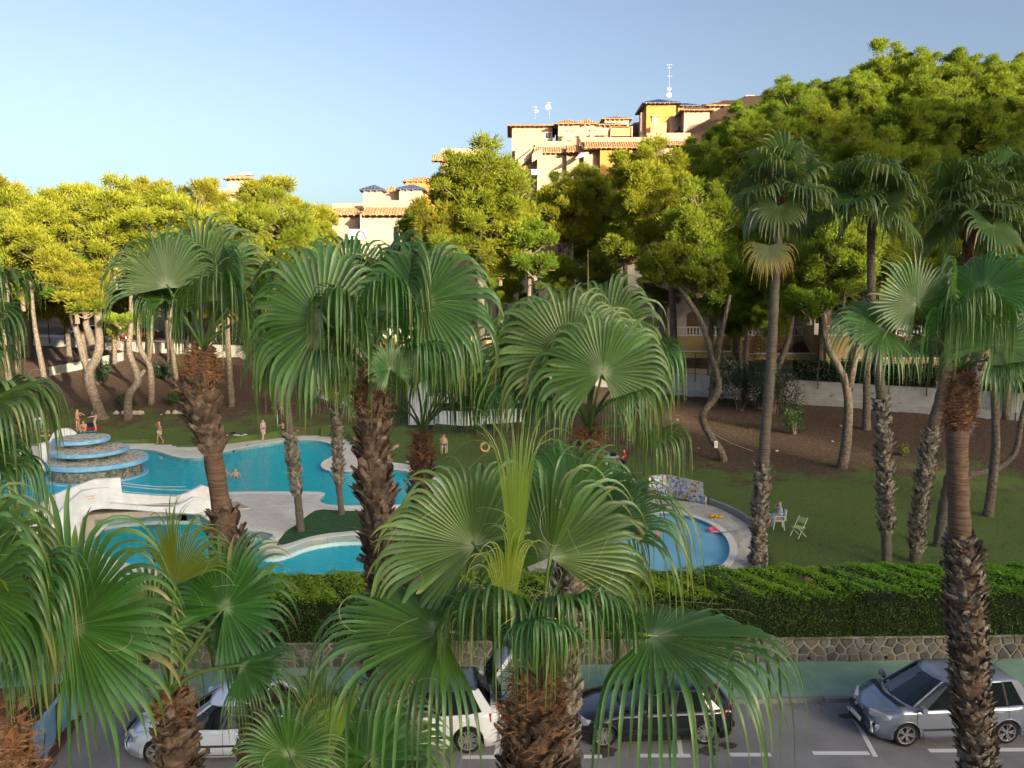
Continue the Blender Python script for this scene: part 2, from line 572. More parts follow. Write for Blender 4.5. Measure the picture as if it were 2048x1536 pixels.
# ---- pool decks
m_deck = mat("travertine", (.76, .72, .65), .75, .35, col2=(.66, .61, .53), scale=1.2, detail=9, bump=.08, bscale=30, col3=(.80, .78, .74), scale3=.5, lo3=.4, hi3=.62)
m_deck2 = mat("worn_deck", (.60, .55, .46), .8, .3, col2=(.40, .36, .29), scale=.8, detail=9, bump=.08, bscale=30, col3=(.64, .60, .52), scale3=1.6, lo3=.45, hi3=.6)
m_cop = mat("coping", (.80, .77, .70), .7, .35, col2=(.74, .70, .62), scale=4, detail=6)
m_wallb = mat("pool_wall", (.62, .78, .78), .4, .4, col2=(.54, .70, .72), scale=3)
m_basin = mat("basin_floor", (.05, .66, .74), .5, .3, col2=(.04, .56, .66), scale=.6)
m_basin2 = mat("small_basin_floor", (.14, .62, .84), .5, .3, col2=(.12, .56, .80), scale=.6)
m_turf = mat("turf", (.035, .085, .035), .95, .15, col2=(.055, .12, .045), scale=3, detail=9, bump=.3, bscale=60)
m_turf.name = "artificial_turf"
def add_joints(m, sc=1.0):
    n = m.node_tree; p_ = n.nodes["Principled BSDF"]
    src = p_.inputs["Base Color"].links[0].from_socket
    b = n.nodes.new("ShaderNodeTexBrick"); b.inputs["Scale"].default_value = sc; b.inputs["Mortar Size"].default_value = .012
    b.inputs["Color1"].default_value = (1, 1, 1, 1); b.inputs["Color2"].default_value = (.90, .89, .87, 1); b.inputs["Mortar"].default_value = (.72, .68, .62, 1)
    b.inputs["Brick Width"].default_value = .6; b.inputs["Row Height"].default_value = .4
    t = n.nodes.new("ShaderNodeTexCoord"); n.links.new(t.outputs["Object"], b.inputs["Vector"])
    x = n.nodes.new("ShaderNodeMix"); x.data_type = 'RGBA'; x.blend_type = 'MULTIPLY'; x.inputs[0].default_value = 1
    n.links.new(src, x.inputs[6]); n.links.new(b.outputs["Color"], x.inputs[7]); n.links.new(x.outputs[2], p_.inputs["Base Color"])
add_joints(m_deck); add_joints(m_deck2)
tag(slab("deck", deck1, [up_p, lo_p, turf_p], ZD - .3, ZD, m_deck), kind='structure')
tag(slab("paddling_pool_deck", deck2, [sm_p], ZD - .3, ZD, m_deck2), kind='structure')
tag(slab("turf_patch", turf_p, [], ZD - .3, ZD - .01, m_turf), kind='structure')
def ring(poly, w):
    n_ = len(poly)
    area = sum(poly[i][0] * poly[(i + 1) % n_][1] - poly[(i + 1) % n_][0] * poly[i][1] for i in range(n_))
    sg = 1 if area > 0 else -1
    out = []
    for i in range(n_):
        a, b = poly[i - 1], poly[(i + 1) % n_]
        dx, dy = b[0] - a[0], b[1] - a[1]
        l = math.hypot(dx, dy) or 1
        out.append((poly[i][0] + dy / l * w * sg, poly[i][1] - dx / l * w * sg))
    return out
def strip(name, A, B, za, zb_, m, kind='structure', parent=None):
    mb = MB()
    n_ = len(A)
    mb.add([(x, y, za) for x, y in A] + [(x, y, zb_) for x, y in B], [(i, (i + 1) % n_, n_ + (i + 1) % n_, n_ + i) for i in range(n_)])
    o = mb.build(name, m, parent)
    return tag(o, kind=kind) if parent is None else o
def coping_ring(poly, w=.32, z=ZD, gap=.006, step=.5):
    """coping stones one by one along the pool edge"""
    root = tag(empty("coping"), kind='structure')
    out = ring(poly, w)
    inn = ring(poly, -.035)
    # arc-length resample
    L = [0]
    n_ = len(poly)
    for i in range(n_):
        a, b = poly[i], poly[(i + 1) % n_]
        L.append(L[-1] + math.hypot(b[0] - a[0], b[1] - a[1]))
    cnt = int(L[-1] / step)
    def at(P, s):
        k = 0
        while k < n_ - 1 and L[k + 1] < s: k += 1
        t = (s - L[k]) / max(1e-6, L[k + 1] - L[k])
        a, b = P[k], P[(k + 1) % n_]
        return (lerp(a[0], b[0], t), lerp(a[1], b[1], t))
    for c in range(cnt):
        s0, s1 = c * L[-1] / cnt + gap, (c + 1) * L[-1] / cnt - gap
        sm = (s0 + s1) / 2
        pl = [at(inn, s0), at(inn, sm), at(inn, s1), at(out, s1), at(out, sm), at(out, s0)]
        if sum(p[1] for p in pl) / 6 < 26.0: continue
        MB().prism(pl, z + .002, z + .03).build("coping_stone", m_cop, root)
    return root
coping_ring(up_p, step=.75); coping_ring(lo_p, step=.6); coping_ring(sm_p, w=.28, step=.6)
# basins: walls + floors
m_tile = mat("tile_band", (.05, .16, .24), .3, .5, col2=(.35, .55, .6), scale=9, kind='voronoi', lo=.2, hi=.9)
for poly, zf, zw, mf, mw, nm in ((up_p, -.25, .74, m_basin, m_basin, "main_pool"), (lo_p, -.25, .46, m_basin, m_wallb, "lower_pool"), (sm_p, .15, .80, m_basin2, m_basin2, "paddling_pool")):
    strip(nm + "_wall", poly, poly, ZD, zf, mw)
    pin = ring(poly, -.012)
    strip(nm + "_tile_band", pin, pin, zw + .035, zw - .10, m_tile)
    v2, tr = flat_region(poly, [])
    tag(MB().add([(x, y, zf) for x, y in v2], tr).build(nm + "_floor", mf), kind='structure')
# water: tinted clear body with a rippled glossy skin
def water_mat(name, tint, rip, strength, dist=.08, body=(.0, .62, .76)):
    m = bpy.data.materials.new(name)
    m.use_nodes = True
    n = m.node_tree
    for k in list(n.nodes):
        if k.type == 'BSDF_PRINCIPLED': n.nodes.remove(k)
    tr = n.nodes.new("ShaderNodeBsdfTransparent"); tr.inputs[0].default_value = (*tint, 1)
    gl = n.nodes.new("ShaderNodeBsdfGlossy"); gl.inputs["Roughness"].default_value = .02
    df = n.nodes.new("ShaderNodeBsdfDiffuse"); df.inputs[0].default_value = (*body, 1)
    m1 = n.nodes.new("ShaderNodeMixShader"); m1.inputs[0].default_value = .75
    fr = n.nodes.new("ShaderNodeFresnel"); fr.inputs[0].default_value = 1.13
    mx = n.nodes.new("ShaderNodeMixShader")
    tc = n.nodes.new("ShaderNodeTexCoord")
    mp = n.nodes.new("ShaderNodeMapping"); mp.inputs["Scale"].default_value = (1, 1.5, 1)
    t = n.nodes.new("ShaderNodeTexNoise"); t.inputs["Scale"].default_value = rip; t.inputs["Detail"].default_value = 3; t.inputs["Distortion"].default_value = .8
    b = n.nodes.new("ShaderNodeBump"); b.inputs["Strength"].default_value = strength; b.inputs["Distance"].default_value = dist
    n.links.new(tc.outputs["Object"], mp.inputs[0]); n.links.new(mp.outputs[0], t.inputs["Vector"])
    n.links.new(t.outputs["Fac"], b.inputs["Height"])
    n.links.new(b.outputs[0], gl.inputs["Normal"]); n.links.new(b.outputs[0], fr.inputs["Normal"])
    n.links.new(tr.outputs[0], m1.inputs[1]); n.links.new(df.outputs[0], m1.inputs[2])
    n.links.new(fr.outputs[0], mx.inputs[0]); n.links.new(m1.outputs[0], mx.inputs[1]); n.links.new(gl.outputs[0], mx.inputs[2])
    n.links.new(mx.outputs[0], n.nodes["Material Output"].inputs[0])
    return m
m_w1 = water_mat("pool_water", (.05, .82, .92), 2.6, .9, .11)
m_w2 = water_mat("small_pool_water", (.45, .88, .98), 4, .22, .04, (.30, .70, .92))
for poly, z, m, nm in ((up_p, .74, m_w1, "main_pool_water"), (lo_p, .46, m_w1, "lower_pool_water"), (sm_p, .80, m_w2, "paddling_pool_water")):
    v2, tr = flat_region(poly, [])
    fs = []
    for t in tr:
        a, b_, c = (Vector((*v2[i], 0)) for i in t)
        fs.append(t if (b_ - a).cross(c - a).z > 0 else t[::-1])
    tag(MB().add([(x, y, z) for x, y in v2], fs).build(nm, m), kind='structure')
# entry steps of the small pool
m_step = mat("pool_step", (.25, .42, .52), .5, .3, col2=(.35, .52, .58), scale=6, kind='voronoi')
m_edge = mat("step_edge_tile", (.02, .05, .22), .4, .5)
stp = tag(empty("pool_steps"), kind='structure')
for pts, z, mm_ in (([(1412, 1078), (1455, 1073), (1466, 1100), (1452, 1130), (1420, 1120), (1408, 1112)], .42, m_basin2), ([(1434, 1084), (1458, 1082), (1466, 1100), (1460, 1114), (1440, 1112), (1432, 1106)], .60, m_step)):
    pl = GP(pts, .8, 1)
    MB().prism(pl, .16, z).build("step", mm_, stp)
    ri = ring(pl, .04)
    strip("step_edge", ri, ring(pl, -.03), z + .004, z + .004, m_edge, parent=stp)

# ---- retaining wall with random stones, each stone a part
sw = empty("stone_retaining_wall", label="low retaining wall of irregular brown stones in grey mortar below the hedge", cat="wall")
mb = MB()
c = [roadx(*p) for p in ((-60, YW), (60, YW), (60, YW + .38), (-60, YW + .38))]
mb.prism(c, -.2, .93)
mb.build("mortar_bed", m_mortar, sw)
m_stones = [mat("stone_%s" % k, a, .9, .25, col2=b_, scale=5, bump=.35, bscale=14) for k, a, b_ in
            (("grey", (.10, .10, .09), (.15, .145, .13)), ("brown", (.10, .088, .07), (.15, .13, .10)), ("dark", (.055, .055, .05), (.095, .09, .08)), ("ochre", (.13, .11, .075), (.17, .145, .10)))]
rs = random.Random(11)
def clip(poly, a, b_, c):     # keep a*x+b*y <= c
    out = []
    n_ = len(poly)
    for i in range(n_):
        p, q = poly[i], poly[(i + 1) % n_]
        fp, fq = a * p[0] + b_ * p[1] - c, a * q[0] + b_ * q[1] - c
        if fp <= 0: out.append(p)
        if (fp < 0) != (fq < 0) and fp != fq:
            t = fp / (fp - fq)
            out.append((lerp(p[0], q[0], t), lerp(p[1], q[1], t)))
    return out
seeds = []
for i in range(94):
    for j in range(3):
        seeds.append((-15.5 + i * .365 + rs.uniform(-.14, .14) + (.18 if j % 2 else 0), .12 + .14 + j * .265 + rs.uniform(-.085, .085)))
def stone_mesh(cell, rs):
    cx = sum(p[0] for p in cell) / len(cell); cz = sum(p[1] for p in cell) / len(cell)
    sh = lambda k: [(cx + (p[0] - cx) * k, cz + (p[1] - cz) * k) for p in cell]
    o_, i_ = sh(.81), sh(.67)
    d = rs.uniform(.02, .05)
    n_ = len(cell)
    vs = [(x - cx, .0, z) for x, z in o_] + [(x - cx, -d, z) for x, z in i_] + [(x - cx, .0, z) for x, z in o_]
    vs = [(x - cx, .01, z) for x, z in o_] + [(x - cx, -d * .6, z) for x, z in sh(.79)] + [(x - cx, -d, z) for x, z in i_]
    fs = []
    for k in range(n_):
        k2 = (k + 1) % n_
        fs += [(k, k2, n_ + k2, n_ + k), (n_ + k, n_ + k2, 2 * n_ + k2, 2 * n_ + k)]
    fs.append(tuple(2 * n_ + k for k in range(n_)))
    return MB().add(vs, fs), cx
for (sx, sz) in seeds:
    cell = [(sx - .5, .125), (sx + .5, .125), (sx + .5, .90), (sx - .5, .90)]
    for (ox, oz) in seeds:
        if (ox, oz) == (sx, sz) or abs(ox - sx) > 1: continue
        a, b_ = ox - sx, oz - sz
        cell = clip(cell, a, b_, (ox * ox + oz * oz - sx * sx - sz * sz) / 2)
        if len(cell) < 3: break
    if len(cell) < 3: continue
    mbs, cx = stone_mesh(cell, rs)
    x, y = roadx(cx, YW)
    mbs.build("stone", rs.choice(m_stones[:1] * 2 + m_stones), sw, loc=(x, y, 0), rz=ROADYAW)
mbs = MB()
for i in range(200):
    s = (-1 if i % 2 else 1) * (19 + (i // 2) * .38)
    z = .3 + (i % 3) * .24
    pl = [(s + .17 * math.cos(t) * rs.uniform(.7, 1.1), z + .11 * math.sin(t) * rs.uniform(.7, 1.1)) for t in [k * 1.05 for k in range(6)]]
    p0 = [roadx(a, YW - .03) + (b_,) for a, b_ in pl]
    p1 = [roadx(a, YW + .01) + (b_,) for a, b_ in pl]
    mbs.add(p0 + p1, [(0, 1, 2, 3, 4, 5)] + [(k, (k + 1) % 6, 6 + (k + 1) % 6, 6 + k) for k in range(6)])
tag(mbs.build("outer_stones", m_stones[0], sw), kind='stuff')
# weep holes
m_black = mat("matt_black", (.012, .012, .012), .8, .2)
for s in (G(1310, 1335, .2).x, G(1200, 1340, .2).x, G(1668, 1330, .25).x, G(1822, 1322, .3).x):
    x, y = roadx(s, YW - .055)
    MB().tube([(0, 0, 0), (0, .1, 0)], .045, 8).build("weep_hole", m_black, sw, loc=(x, y, .26))
# ================================================================= HEDGES
m_hcore = mat("hedge_inner_shade", (.012, .020, .008), .95, .1)  # near-black filler: shade between the leaves put into its colour
m_htop = leafmat("hedge_leaf_lit_top", [(0, (.15, .30, .018)), (1, (.24, .42, .028))], trans=(.28, .42, .03), tw=.3, rough=.55, spec=.3, vary=.5)  # same plant: skylight on the hedge top put into a lighter leaf colour
m_hleaf = leafmat("hedge_leaf_shaded", [(0, (.030, .070, .010)), (1, (.060, .12, .016))], trans=(.24, .38, .03), tw=.30, rough=.55, spec=.3, vary=.55)  # darker leaf colour carries the shade on the hedge front
def leaf_cloud(name, P, N, size, m, parent, rg, aspect=.45, tri=True, vmin=0.0):
    """P points, N preferred normals -> one mesh of small pointed leaves"""
    P = np.asarray(P); N = np.asarray(N)
    n_ = len(P)
    T = rg.normal(size=(n_, 3)); T -= N * np.sum(T * N, 1)[:, None]
    T /= np.linalg.norm(T, axis=1)[:, None] + 1e-9
    B = np.cross(N, T)
    s = size * rg.uniform(.6, 1.35, n_)[:, None]
    a = P - T * s * .5 - N * s * .1
    tip = P + T * s * .55 + N * s * .12
    l = P + B * s * aspect * .5
    r = P - B * s * aspect * .5
    V = np.stack([a, l, tip, r], 1).reshape(-1, 3)
    F = np.arange(4 * n_).reshape(-1, 4)
    uvy = rg.uniform(vmin, 1, n_)
    uvx = rg.uniform(0, 1, n_)
    UV = np.stack([np.repeat(uvx, 4), np.repeat(uvy, 4)], 1)
    o = obj(name, np_mesh(name, V, F, m, UV), parent)
    return tag(o, kind='stuff')
def hedge(x0, x1, yf, yb, zbot, ztop, label, seed, dens=1.0, name="clipped_hedge", group=None):
    rg = np.random.default_rng(seed)
    root = empty(name, (0, 0, 0), label=label, cat="hedge", group=group)
    mb = MB()
    c = [roadx(*p) for p in ((x0 + .1, yf + .1), (x1 - .1, yf + .1), (x1 - .1, yb - .1), (x0 + .1, yb - .1))]
    mb.prism(c, zbot, ztop - .1)
    mb.build("shade_core", m_hcore, root)
    def wav(a, b):
        return .045 * np.sin(a * 2.1 + b) + .04 * np.sin(a * 5.3 + 2 * b) + .02 * np.sin(a * 11 + b * 3)
    P, N = [], []
    Lx, Ly, Lz = x1 - x0, yb - yf, ztop - zbot
    nt_ = int(Lx * Ly * 900 * dens)
    u = rg.uniform(x0, x1, nt_); v = rg.uniform(yf, yb, nt_)
    e = np.minimum(np.minimum(v - yf, yb - v), np.minimum(u - x0, x1 - u))
    z = ztop + 1.3 * wav(u, v * 1.7) + rg.uniform(-.07, .035, nt_) + np.where(rg.uniform(0, 1, nt_) < .03, rg.uniform(0, .12, nt_), 0) - .10 * np.exp(-e / .10)
    P.append(np.stack([u, v, z], 1)); N.append(np.tile([0, 0, 1.], (nt_, 1)))
    nf = int(Lx * Lz * 430 * dens)  # sparser front lets the dark core show as shade
    u = rg.uniform(x0, x1, nf); w = rg.uniform(zbot, ztop, nf)
    y = yf + wav(u, w * 2.3) + rg.uniform(-.03, .10, nf)
    P.append(np.stack([u, y, w], 1)); N.append(np.tile([0, -1., 0], (nf, 1)))
    ns = int(Ly * Lz * 500 * dens)
    for X, sx in ((x0, -1.), (x1, 1.)):
        v = rg.uniform(yf, yb, ns); w = rg.uniform(zbot, ztop, ns)
        P.append(np.stack([X + rg.uniform(-.05, .05, ns), v, w], 1)); N.append(np.tile([sx, 0, 0], (ns, 1)))
    P = np.concatenate(P); N = np.concatenate(N)
    N = N + rg.normal(size=N.shape) * np.where(N[:, 2:3] > .5, .3, .8)
    N /= np.linalg.norm(N, axis=1)[:, None]
    ca, sa = math.cos(ROADYAW), math.sin(ROADYAW)
    P = np.stack([P[:, 0] * ca - P[:, 1] * sa, P[:, 0] * sa + P[:, 1] * ca, P[:, 2]], 1)
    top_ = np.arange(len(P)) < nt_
    leaf_cloud("lit_top_foliage", P[top_], N[top_], .085, m_htop, root, rg)
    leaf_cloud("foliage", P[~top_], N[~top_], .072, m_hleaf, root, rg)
    return root
HY0, HY1 = 22.92, 25.55
xa = G(1452, 1160, 2.35).x; xb = G(1712, 1165, 2.35).x
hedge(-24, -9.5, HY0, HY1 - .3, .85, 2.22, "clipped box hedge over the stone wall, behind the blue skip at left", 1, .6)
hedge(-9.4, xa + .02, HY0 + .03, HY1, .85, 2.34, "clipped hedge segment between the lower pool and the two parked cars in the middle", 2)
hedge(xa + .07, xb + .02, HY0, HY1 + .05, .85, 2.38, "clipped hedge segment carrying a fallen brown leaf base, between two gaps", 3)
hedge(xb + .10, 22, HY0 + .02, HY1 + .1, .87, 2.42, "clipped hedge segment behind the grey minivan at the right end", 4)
# dry patches in the gaps
m_twig = mat("dry_twigs", (.12, .10, .085), .95, .1, col2=(.06, .05, .045), scale=12)
rr = random.Random(4)
for (px, wd, lbl) in ((1452, .2, "bare grey twigs in the narrow gap of the hedge beside the paddling pool"), (1712, .42, "patch of bare grey twigs in the wide gap of the hedge left of the big palm trunk")):
    b_ = G(px, 1165, 2.3)
    mb = MB()
    for k in range(420):
        x = b_.x + rr.uniform(-wd, wd); y = rr.uniform(HY0 + .05, HY1)
        x += (y - 24.2) * -.18
        mb.tube([(x, y, 2.2), (x + rr.uniform(-.12, .12), y + rr.uniform(-.12, .12), 2.38 + rr.uniform(.0, .14))], [.014, .005], 3, cap=False)
    o = mb.build("dry_twigs", m_twig)
    tag(o, lbl, "twigs", kind='stuff')
# fallen leaf base on the hedge
m_red = mat("dry_leaf_base", (.13, .055, .035), .8, .3, col2=(.22, .11, .07), scale=8)
p = G(1612, 1160, 2.42)
mb = MB()
mb.add([(-.28, .0, .0), (-.05, .13, .05), (.0, -.02, .13), (-.05, -.16, .03), (.20, .12, .03), (.22, -.16, .03), (.16, -.03, .10), (-.05, 0, -.02)],
       [(0, 3, 2), (0, 2, 1), (1, 2, 6, 4), (2, 3, 5, 6), (0, 1, 7), (0, 7, 3), (1, 4, 7), (3, 7, 5), (4, 6, 5, 7)])
o = mb.build("fallen_leaf_base", m_red, loc=p, rz=-.5)
tag(o, "fallen triangular brown palm leaf base lying on top of the hedge", "leaf base")

# ================================================================= WATER FEATURE
m_white = mat("white_render", (.84, .86, .88), .7, .3, col2=(.66, .68, .70), scale=1.5, bump=.05)
m_blue = mat("light_blue_paint", (.17, .43, .72), .6, .35, col2=(.26, .54, .78), scale=2, detail=7, col3=(.36, .58, .74), scale3=4, lo3=.55, hi3=.75)
m_pebble = mat("pebble_mosaic", (.66, .61, .52), .8, .3, col2=(.20, .17, .14), scale=9, kind='voronoi', lo=.45, hi=.8, bump=.3, bscale=12)
m_drum = mat("rubble_facing", (.20, .19, .15), .85, .3, col2=(.07, .075, .06), scale=3.5, kind='voronoi', lo=.3, hi=.8, bump=.4, bscale=8, col3=(.32, .30, .24), scale3=5, lo3=.5, hi3=.6)
ft = empty("tiered_fountain", (0, 0, 0), label="round three tiered fountain with pebble tops and light blue rims in the pool", cat="fountain")
def disc_at(px, py, z, r, th, rz):
    c_ = G(px, py, z)
    mb = MB().lathe([(0, z - th), (r - .12, z - th), (r - .02, z - th + .05), (r, z - .03), (r - .03, z), (r - .14, z + .001)], 56, (c_.x, c_.y), 0)
    rim = mb.build("tier_rim", m_blue, ft, smooth=False)
    mp_ = MB().lathe([(r - .13, z - .05), (r - .13, z + .006), (0, z + .03)], 56, (c_.x, c_.y)).build("tier_top", m_pebble, ft)
    return c_
c1 = disc_at(163, 875, 2.95, 1.63, .28, 0)
c2 = disc_at(181, 897, 2.38, 2.18, .26, 0)
c3 = disc_at(196, 917, 1.80, 2.85, .30, 0)
# spread tiers' supports
for (c_, r, z0_, z1_) in ((c1, 1.0, 2.3, 2.7), (c2, 1.4, 1.75, 2.15)):
    MB().lathe([(r, z0_), (r, z1_)], 32, (c_.x, c_.y)).build("tier_support", m_drum, ft)
MB().lathe([(2.55, .2), (2.55, 1.52), (0, 1.52)], 48, (c3.x - .1, c3.y)).build("stone_drum", m_drum, ft)
MB().lathe([(2.85, .1), (2.95, .72), (2.92, .80), (2.6, .82), (2.5, .6)], 48, (c3.x - .1, c3.y)).build("base_lip", m_blue, ft)
# white shell behind
sh = empty("white_shell", (0, 0, 0), label="white rounded shell wall rising behind the fountain", cat="wall")
pc = D(131, 890, c1.y + 1.2)
mb = MB()
n1, n2 = 18, 8
vs = []
for i in range(n1 + 1):
    a = math.pi * i / n1
    vs.append((pc.x + math.cos(a) * .98, pc.y, 2.2 + math.sin(a) * 1.15))
pl = [(x, z) for x, y, z in vs] + [(pc.x - .98, .8), (pc.x + .98, .8)]
fr_v = [(x, pc.y - .13, z) for x, z in pl]; bk = [(x, pc.y + .13, z) for x, z in pl]
k = len(pl)
mb.add(fr_v + bk, [tuple(range(k))[::-1], tuple(range(k, 2 * k))] + [(i, (i + 1) % k, k + (i + 1) % k, k + i) for i in range(k)])
mb.build("shell_panel", m_white, sh)
MB().box((pc.x + 1.3, pc.y + .1, 2.5), (1.9, .5, .22)).build("shell_ledge", m_white, sh)
MB().box((pc.x - .75, pc.y - .6, 1.6), (.5, 1.2, 1.9)).build("shell_pier", m_white, sh)

# ================================================================= FOOTBRIDGE
br = empty("footbridge", (0, 0, 0), label="white arched footbridge with curved solid parapets across the pool channel", cat="bridge")
A = Vector((G(111, 1092, ZD).x, G(111, 1092, ZD).y)); B = Vector((G(420, 1034, ZD).x, G(420, 1034, ZD).y))
dAB = (B - A).normalized(); nAB = Vector((-dAB.y, dAB.x))
def on_plane(px, py, off=0):
    d = ray(px, py); o0 = A + nAB * off
    t = (o0.x * nAB.x + o0.y * nAB.y) / (d.x * nAB.x + d.y * nAB.y)
    P = CP + d * t
    s = (Vector((P.x, P.y)) - o0).dot(dAB)
    return s, P.z
def parapet(poly, off, th, name, m):
    v0 = [A + nAB * off + dAB * s for s, z in poly]; v1 = [p + nAB * th for p in v0]
    k = len(poly)
    vs = [(p.x, p.y, poly[i][1]) for i, p in enumerate(v0)] + [(p.x, p.y, poly[i][1]) for i, p in enumerate(v1)]
    mb = MB().add(vs, [tuple(range(k)), tuple(range(k, 2 * k))[::-1]] + [(i, k + i, k + (i + 1) % k, (i + 1) % k) for i in range(k)])
    return mb.build(name, m, br)
near_top = [(99, 1062), (109, 1038), (122, 1021), (141, 1002), (152, 992), (164, 982), (192, 977), (219, 976), (221, 1007), (260, 1010), (300, 1013), (342, 1015), (357, 1011), (370, 1004), (387, 994), (417, 1000), (440, 1012)]
near_bot = [(440, 1030), (400, 1030), (297, 1023), (250, 1019), (216, 1018), (200, 1018), (184, 1021), (174, 1027), (166, 1034), (161, 1042), (158, 1052), (156, 1068), (154, 1085), (111, 1094)]
np_ = [on_plane(a, b_) for a, b_ in near_top] + [on_plane(a, b_) for a, b_ in near_bot]
parapet(np_, 0, .2, "near_parapet", m_white)
PW = 1.75
far_top = [(28, 1066), (40, 1049), (58, 1029), (75, 1013), (100, 995), (128, 982), (164, 968), (191, 959), (241, 956), (244, 986), (300, 991), (355, 994), (375, 986), (405, 971), (416, 974), (446, 984)]
fp = [on_plane(a, b_, PW) for a, b_ in far_top]
fz = [(fp[-1][0], .4), (fp[0][0], .4)]
fb = [(fp[-1][0], .62), (on_plane(300, 1000, PW)[0], 1.0), (on_plane(215, 1000, PW)[0], 1.0), (on_plane(175, 1000, PW)[0], .3), (fp[0][0], .3)]
parapet(fp + fb, PW, .2, "far_parapet", m_white)
# floor, soffit arch and stairs
def zfloor(s): return interp(s, [1.6, 2.6, 7.0, 8.2, 9.5], [2.0, 1.9, 1.35, 1.05, .97])
ss = [1.6 + .4 * i for i in range(19)]
m_floor = mat("bridge_paving", (.50, .42, .33), .8, .3, col2=(.40, .33, .26), scale=2, stretch=(1, 4, 1), bump=.1)
poly = [(s, zfloor(s)) for s in ss] + [(s, zfloor(s) - .28) for s in reversed(ss)]
parapet(poly, .19, PW - .18, "bridge_floor", m_floor)
for i in range(6):
    s0 = -.35 + i * .33
    zz = .95 + (i + 1) * .175
    parapet([(s0, .9), (s0 + .345, .9), (s0 + .345, zz), (s0, zz)], .19, PW - .18, "stair_step", m_floor)
arch = [on_plane(a, b_) for a, b_ in near_bot[:-2]]
mb = MB()
for i in range(len(arch) - 1):
    (s0, z0_), (s1, z1_) = arch[i], arch[i + 1]
    a0, a1 = A + dAB * s0 + nAB * .02, A + dAB * s1 + nAB * .02
    b0, b1 = a0 + nAB * (PW - .05), a1 + nAB * (PW - .05)
    mb.add([(a0.x, a0.y, z0_ + .006), (a1.x, a1.y, z1_ + .006), (b1.x, b1.y, z1_ + .006), (b0.x, b0.y, z0_ + .006)], [(0, 1, 2, 3)])
mb.build("arch_soffit", m_white, br)
# white rim along the arch
mb = MB()
mb.tube([(*(A + dAB * s - nAB * .03), z + .05) for s, z in [on_plane(a, b_) for a, b_ in near_bot[1:-1]]], .05, 6)
mb.build("arch_rim", m_white, br, smooth=True)
# notice on the parapet
s, z = on_plane(182, 995)
pc_ = A + dAB * s - nAB * .012
sg = empty("warning_sign", (pc_.x, pc_.y, z), rz=math.atan2(dAB.y, dAB.x), label="small white notice with red lettering fixed to the near bridge parapet", cat="sign")
m_sign = mat("sign_white", (.78, .76, .74), .5, .4)
m_redp = mat("sign_red", (.55, .06, .06), .5, .4)
MB().box((0, 0, 0), (.42, .012, .27)).build("sign_plate", m_sign, sg)
def text(body, size, loc, rot, m, parent, ext=.002, align='CENTER'):
    cu = bpy.data.curves.new("lettering", 'FONT')
    cu.body = body; cu.size = size; cu.extrude = ext; cu.align_x = align; cu.align_y = 'CENTER'
    cu.materials.append(m)
    tmp = bpy.data.objects.new("lettering", cu)
    COL.objects.link(tmp)
    dg = bpy.context.evaluated_depsgraph_get()
    me = bpy.data.meshes.new_from_object(tmp.evaluated_get(dg))
    bpy.data.objects.remove(tmp)
    o = obj("lettering", me, parent, loc)
    o.rotation_euler = rot
    return o
text("PROHIBIDO", .07, (0, -.009, .06), (R_(90), 0, 0), m_redp, sg)
text("EL PASO", .07, (0, -.009, -.05), (R_(90), 0, 0), m_redp, sg)
# rope lines across the bridge openings
m_rope = mat("white_rope", (.7, .72, .7), .7, .3)
m_steel = mat("steel", (.5, .5, .5), .3, .5, metal=.9)
for off, lst, who in ((0.1, [((210, 988), (389, 1000)), ((211, 996), (391, 1003)), ((212, 1005), (390, 1007))], "near"), (PW + .1, [((245, 966), (372, 973)), ((245, 971), (395, 980)), ((245, 982), (395, 990))], "far")):
    for k, (a, b_) in enumerate(lst):
        s0, z0_ = on_plane(*a, off); s1, z1_ = on_plane(*b_, off)
        p0 = A + nAB * off + dAB * s0; p1 = A + nAB * off + dAB * s1
        pts = [(lerp(p0.x, p1.x, t), lerp(p0.y, p1.y, t), lerp(z0_, z1_, t) - .08 * math.sin(math.pi * t)) for t in [i / 8 for i in range(9)]]
        o = MB().tube(pts, .012, 5).build("guard_rope", m_rope)
        tag(o, "thin white guard rope strung along the %s side of the footbridge, %s of three" % (who, ("topmost", "middle", "lowest")[k]), "rope", "guard ropes of the footbridge")

# skimmer slots in the pool edge
m_dark = mat("dark_slot", (.01, .02, .02), .6, .3)
for px, py, dx in ((605, 882, .5), (462, 903, .35), (710, 942, .7), (207, 903, .0)):
    if dx == 0: continue
    p = G(px, py, ZD - .12)
    tag(MB().box((p.x, p.y - .05, ZD - .1), (dx * 1.6, .06, .10)).build("pool_skimmer", m_dark), "dark skimmer slot in the pool edge %s" % {605: "behind the two thin palms", 462: "below the white towel on the lawn", 710: "under the tongue of deck"}[px], "skimmer")
# ================================================================= PALMS
m_frond = leafmat("palm_leaf", [(0, (.34, .42, .30)), (.05, (.26, .35, .18)), (.12, (.065, .160, .030)), (.42, (.048, .140, .020)), (.55, (.075, .19, .055)), (.68, (.13, .26, .10)), (.85, (.12, .23, .05)), (1, (.28, .28, .09))],  # dark inner blade and paler bend carry shade and sky gloss in the colour
                  trans=(.14, .30, .03), tw=.28, rough=.34, spec=.5, vary=.38)
m_frond_new = leafmat("palm_leaf_young", [(0, (.30, .36, .14)), (.2, (.20, .28, .035)), (.7, (.16, .25, .03)), (1, (.22, .32, .12))],
                      trans=(.40, .48, .04), tw=.35, rough=.36, spec=.5, vary=.2)
m_frond_far = leafmat("palm_leaf_garden", [(0, (.24, .32, .22)), (.07, (.14, .24, .11)), (.2, (.080, .145, .038)), (.7, (.085, .15, .042)), (1, (.20, .25, .10))],
                      trans=(.16, .26, .03), tw=.28, rough=.42, spec=.5, vary=.3)
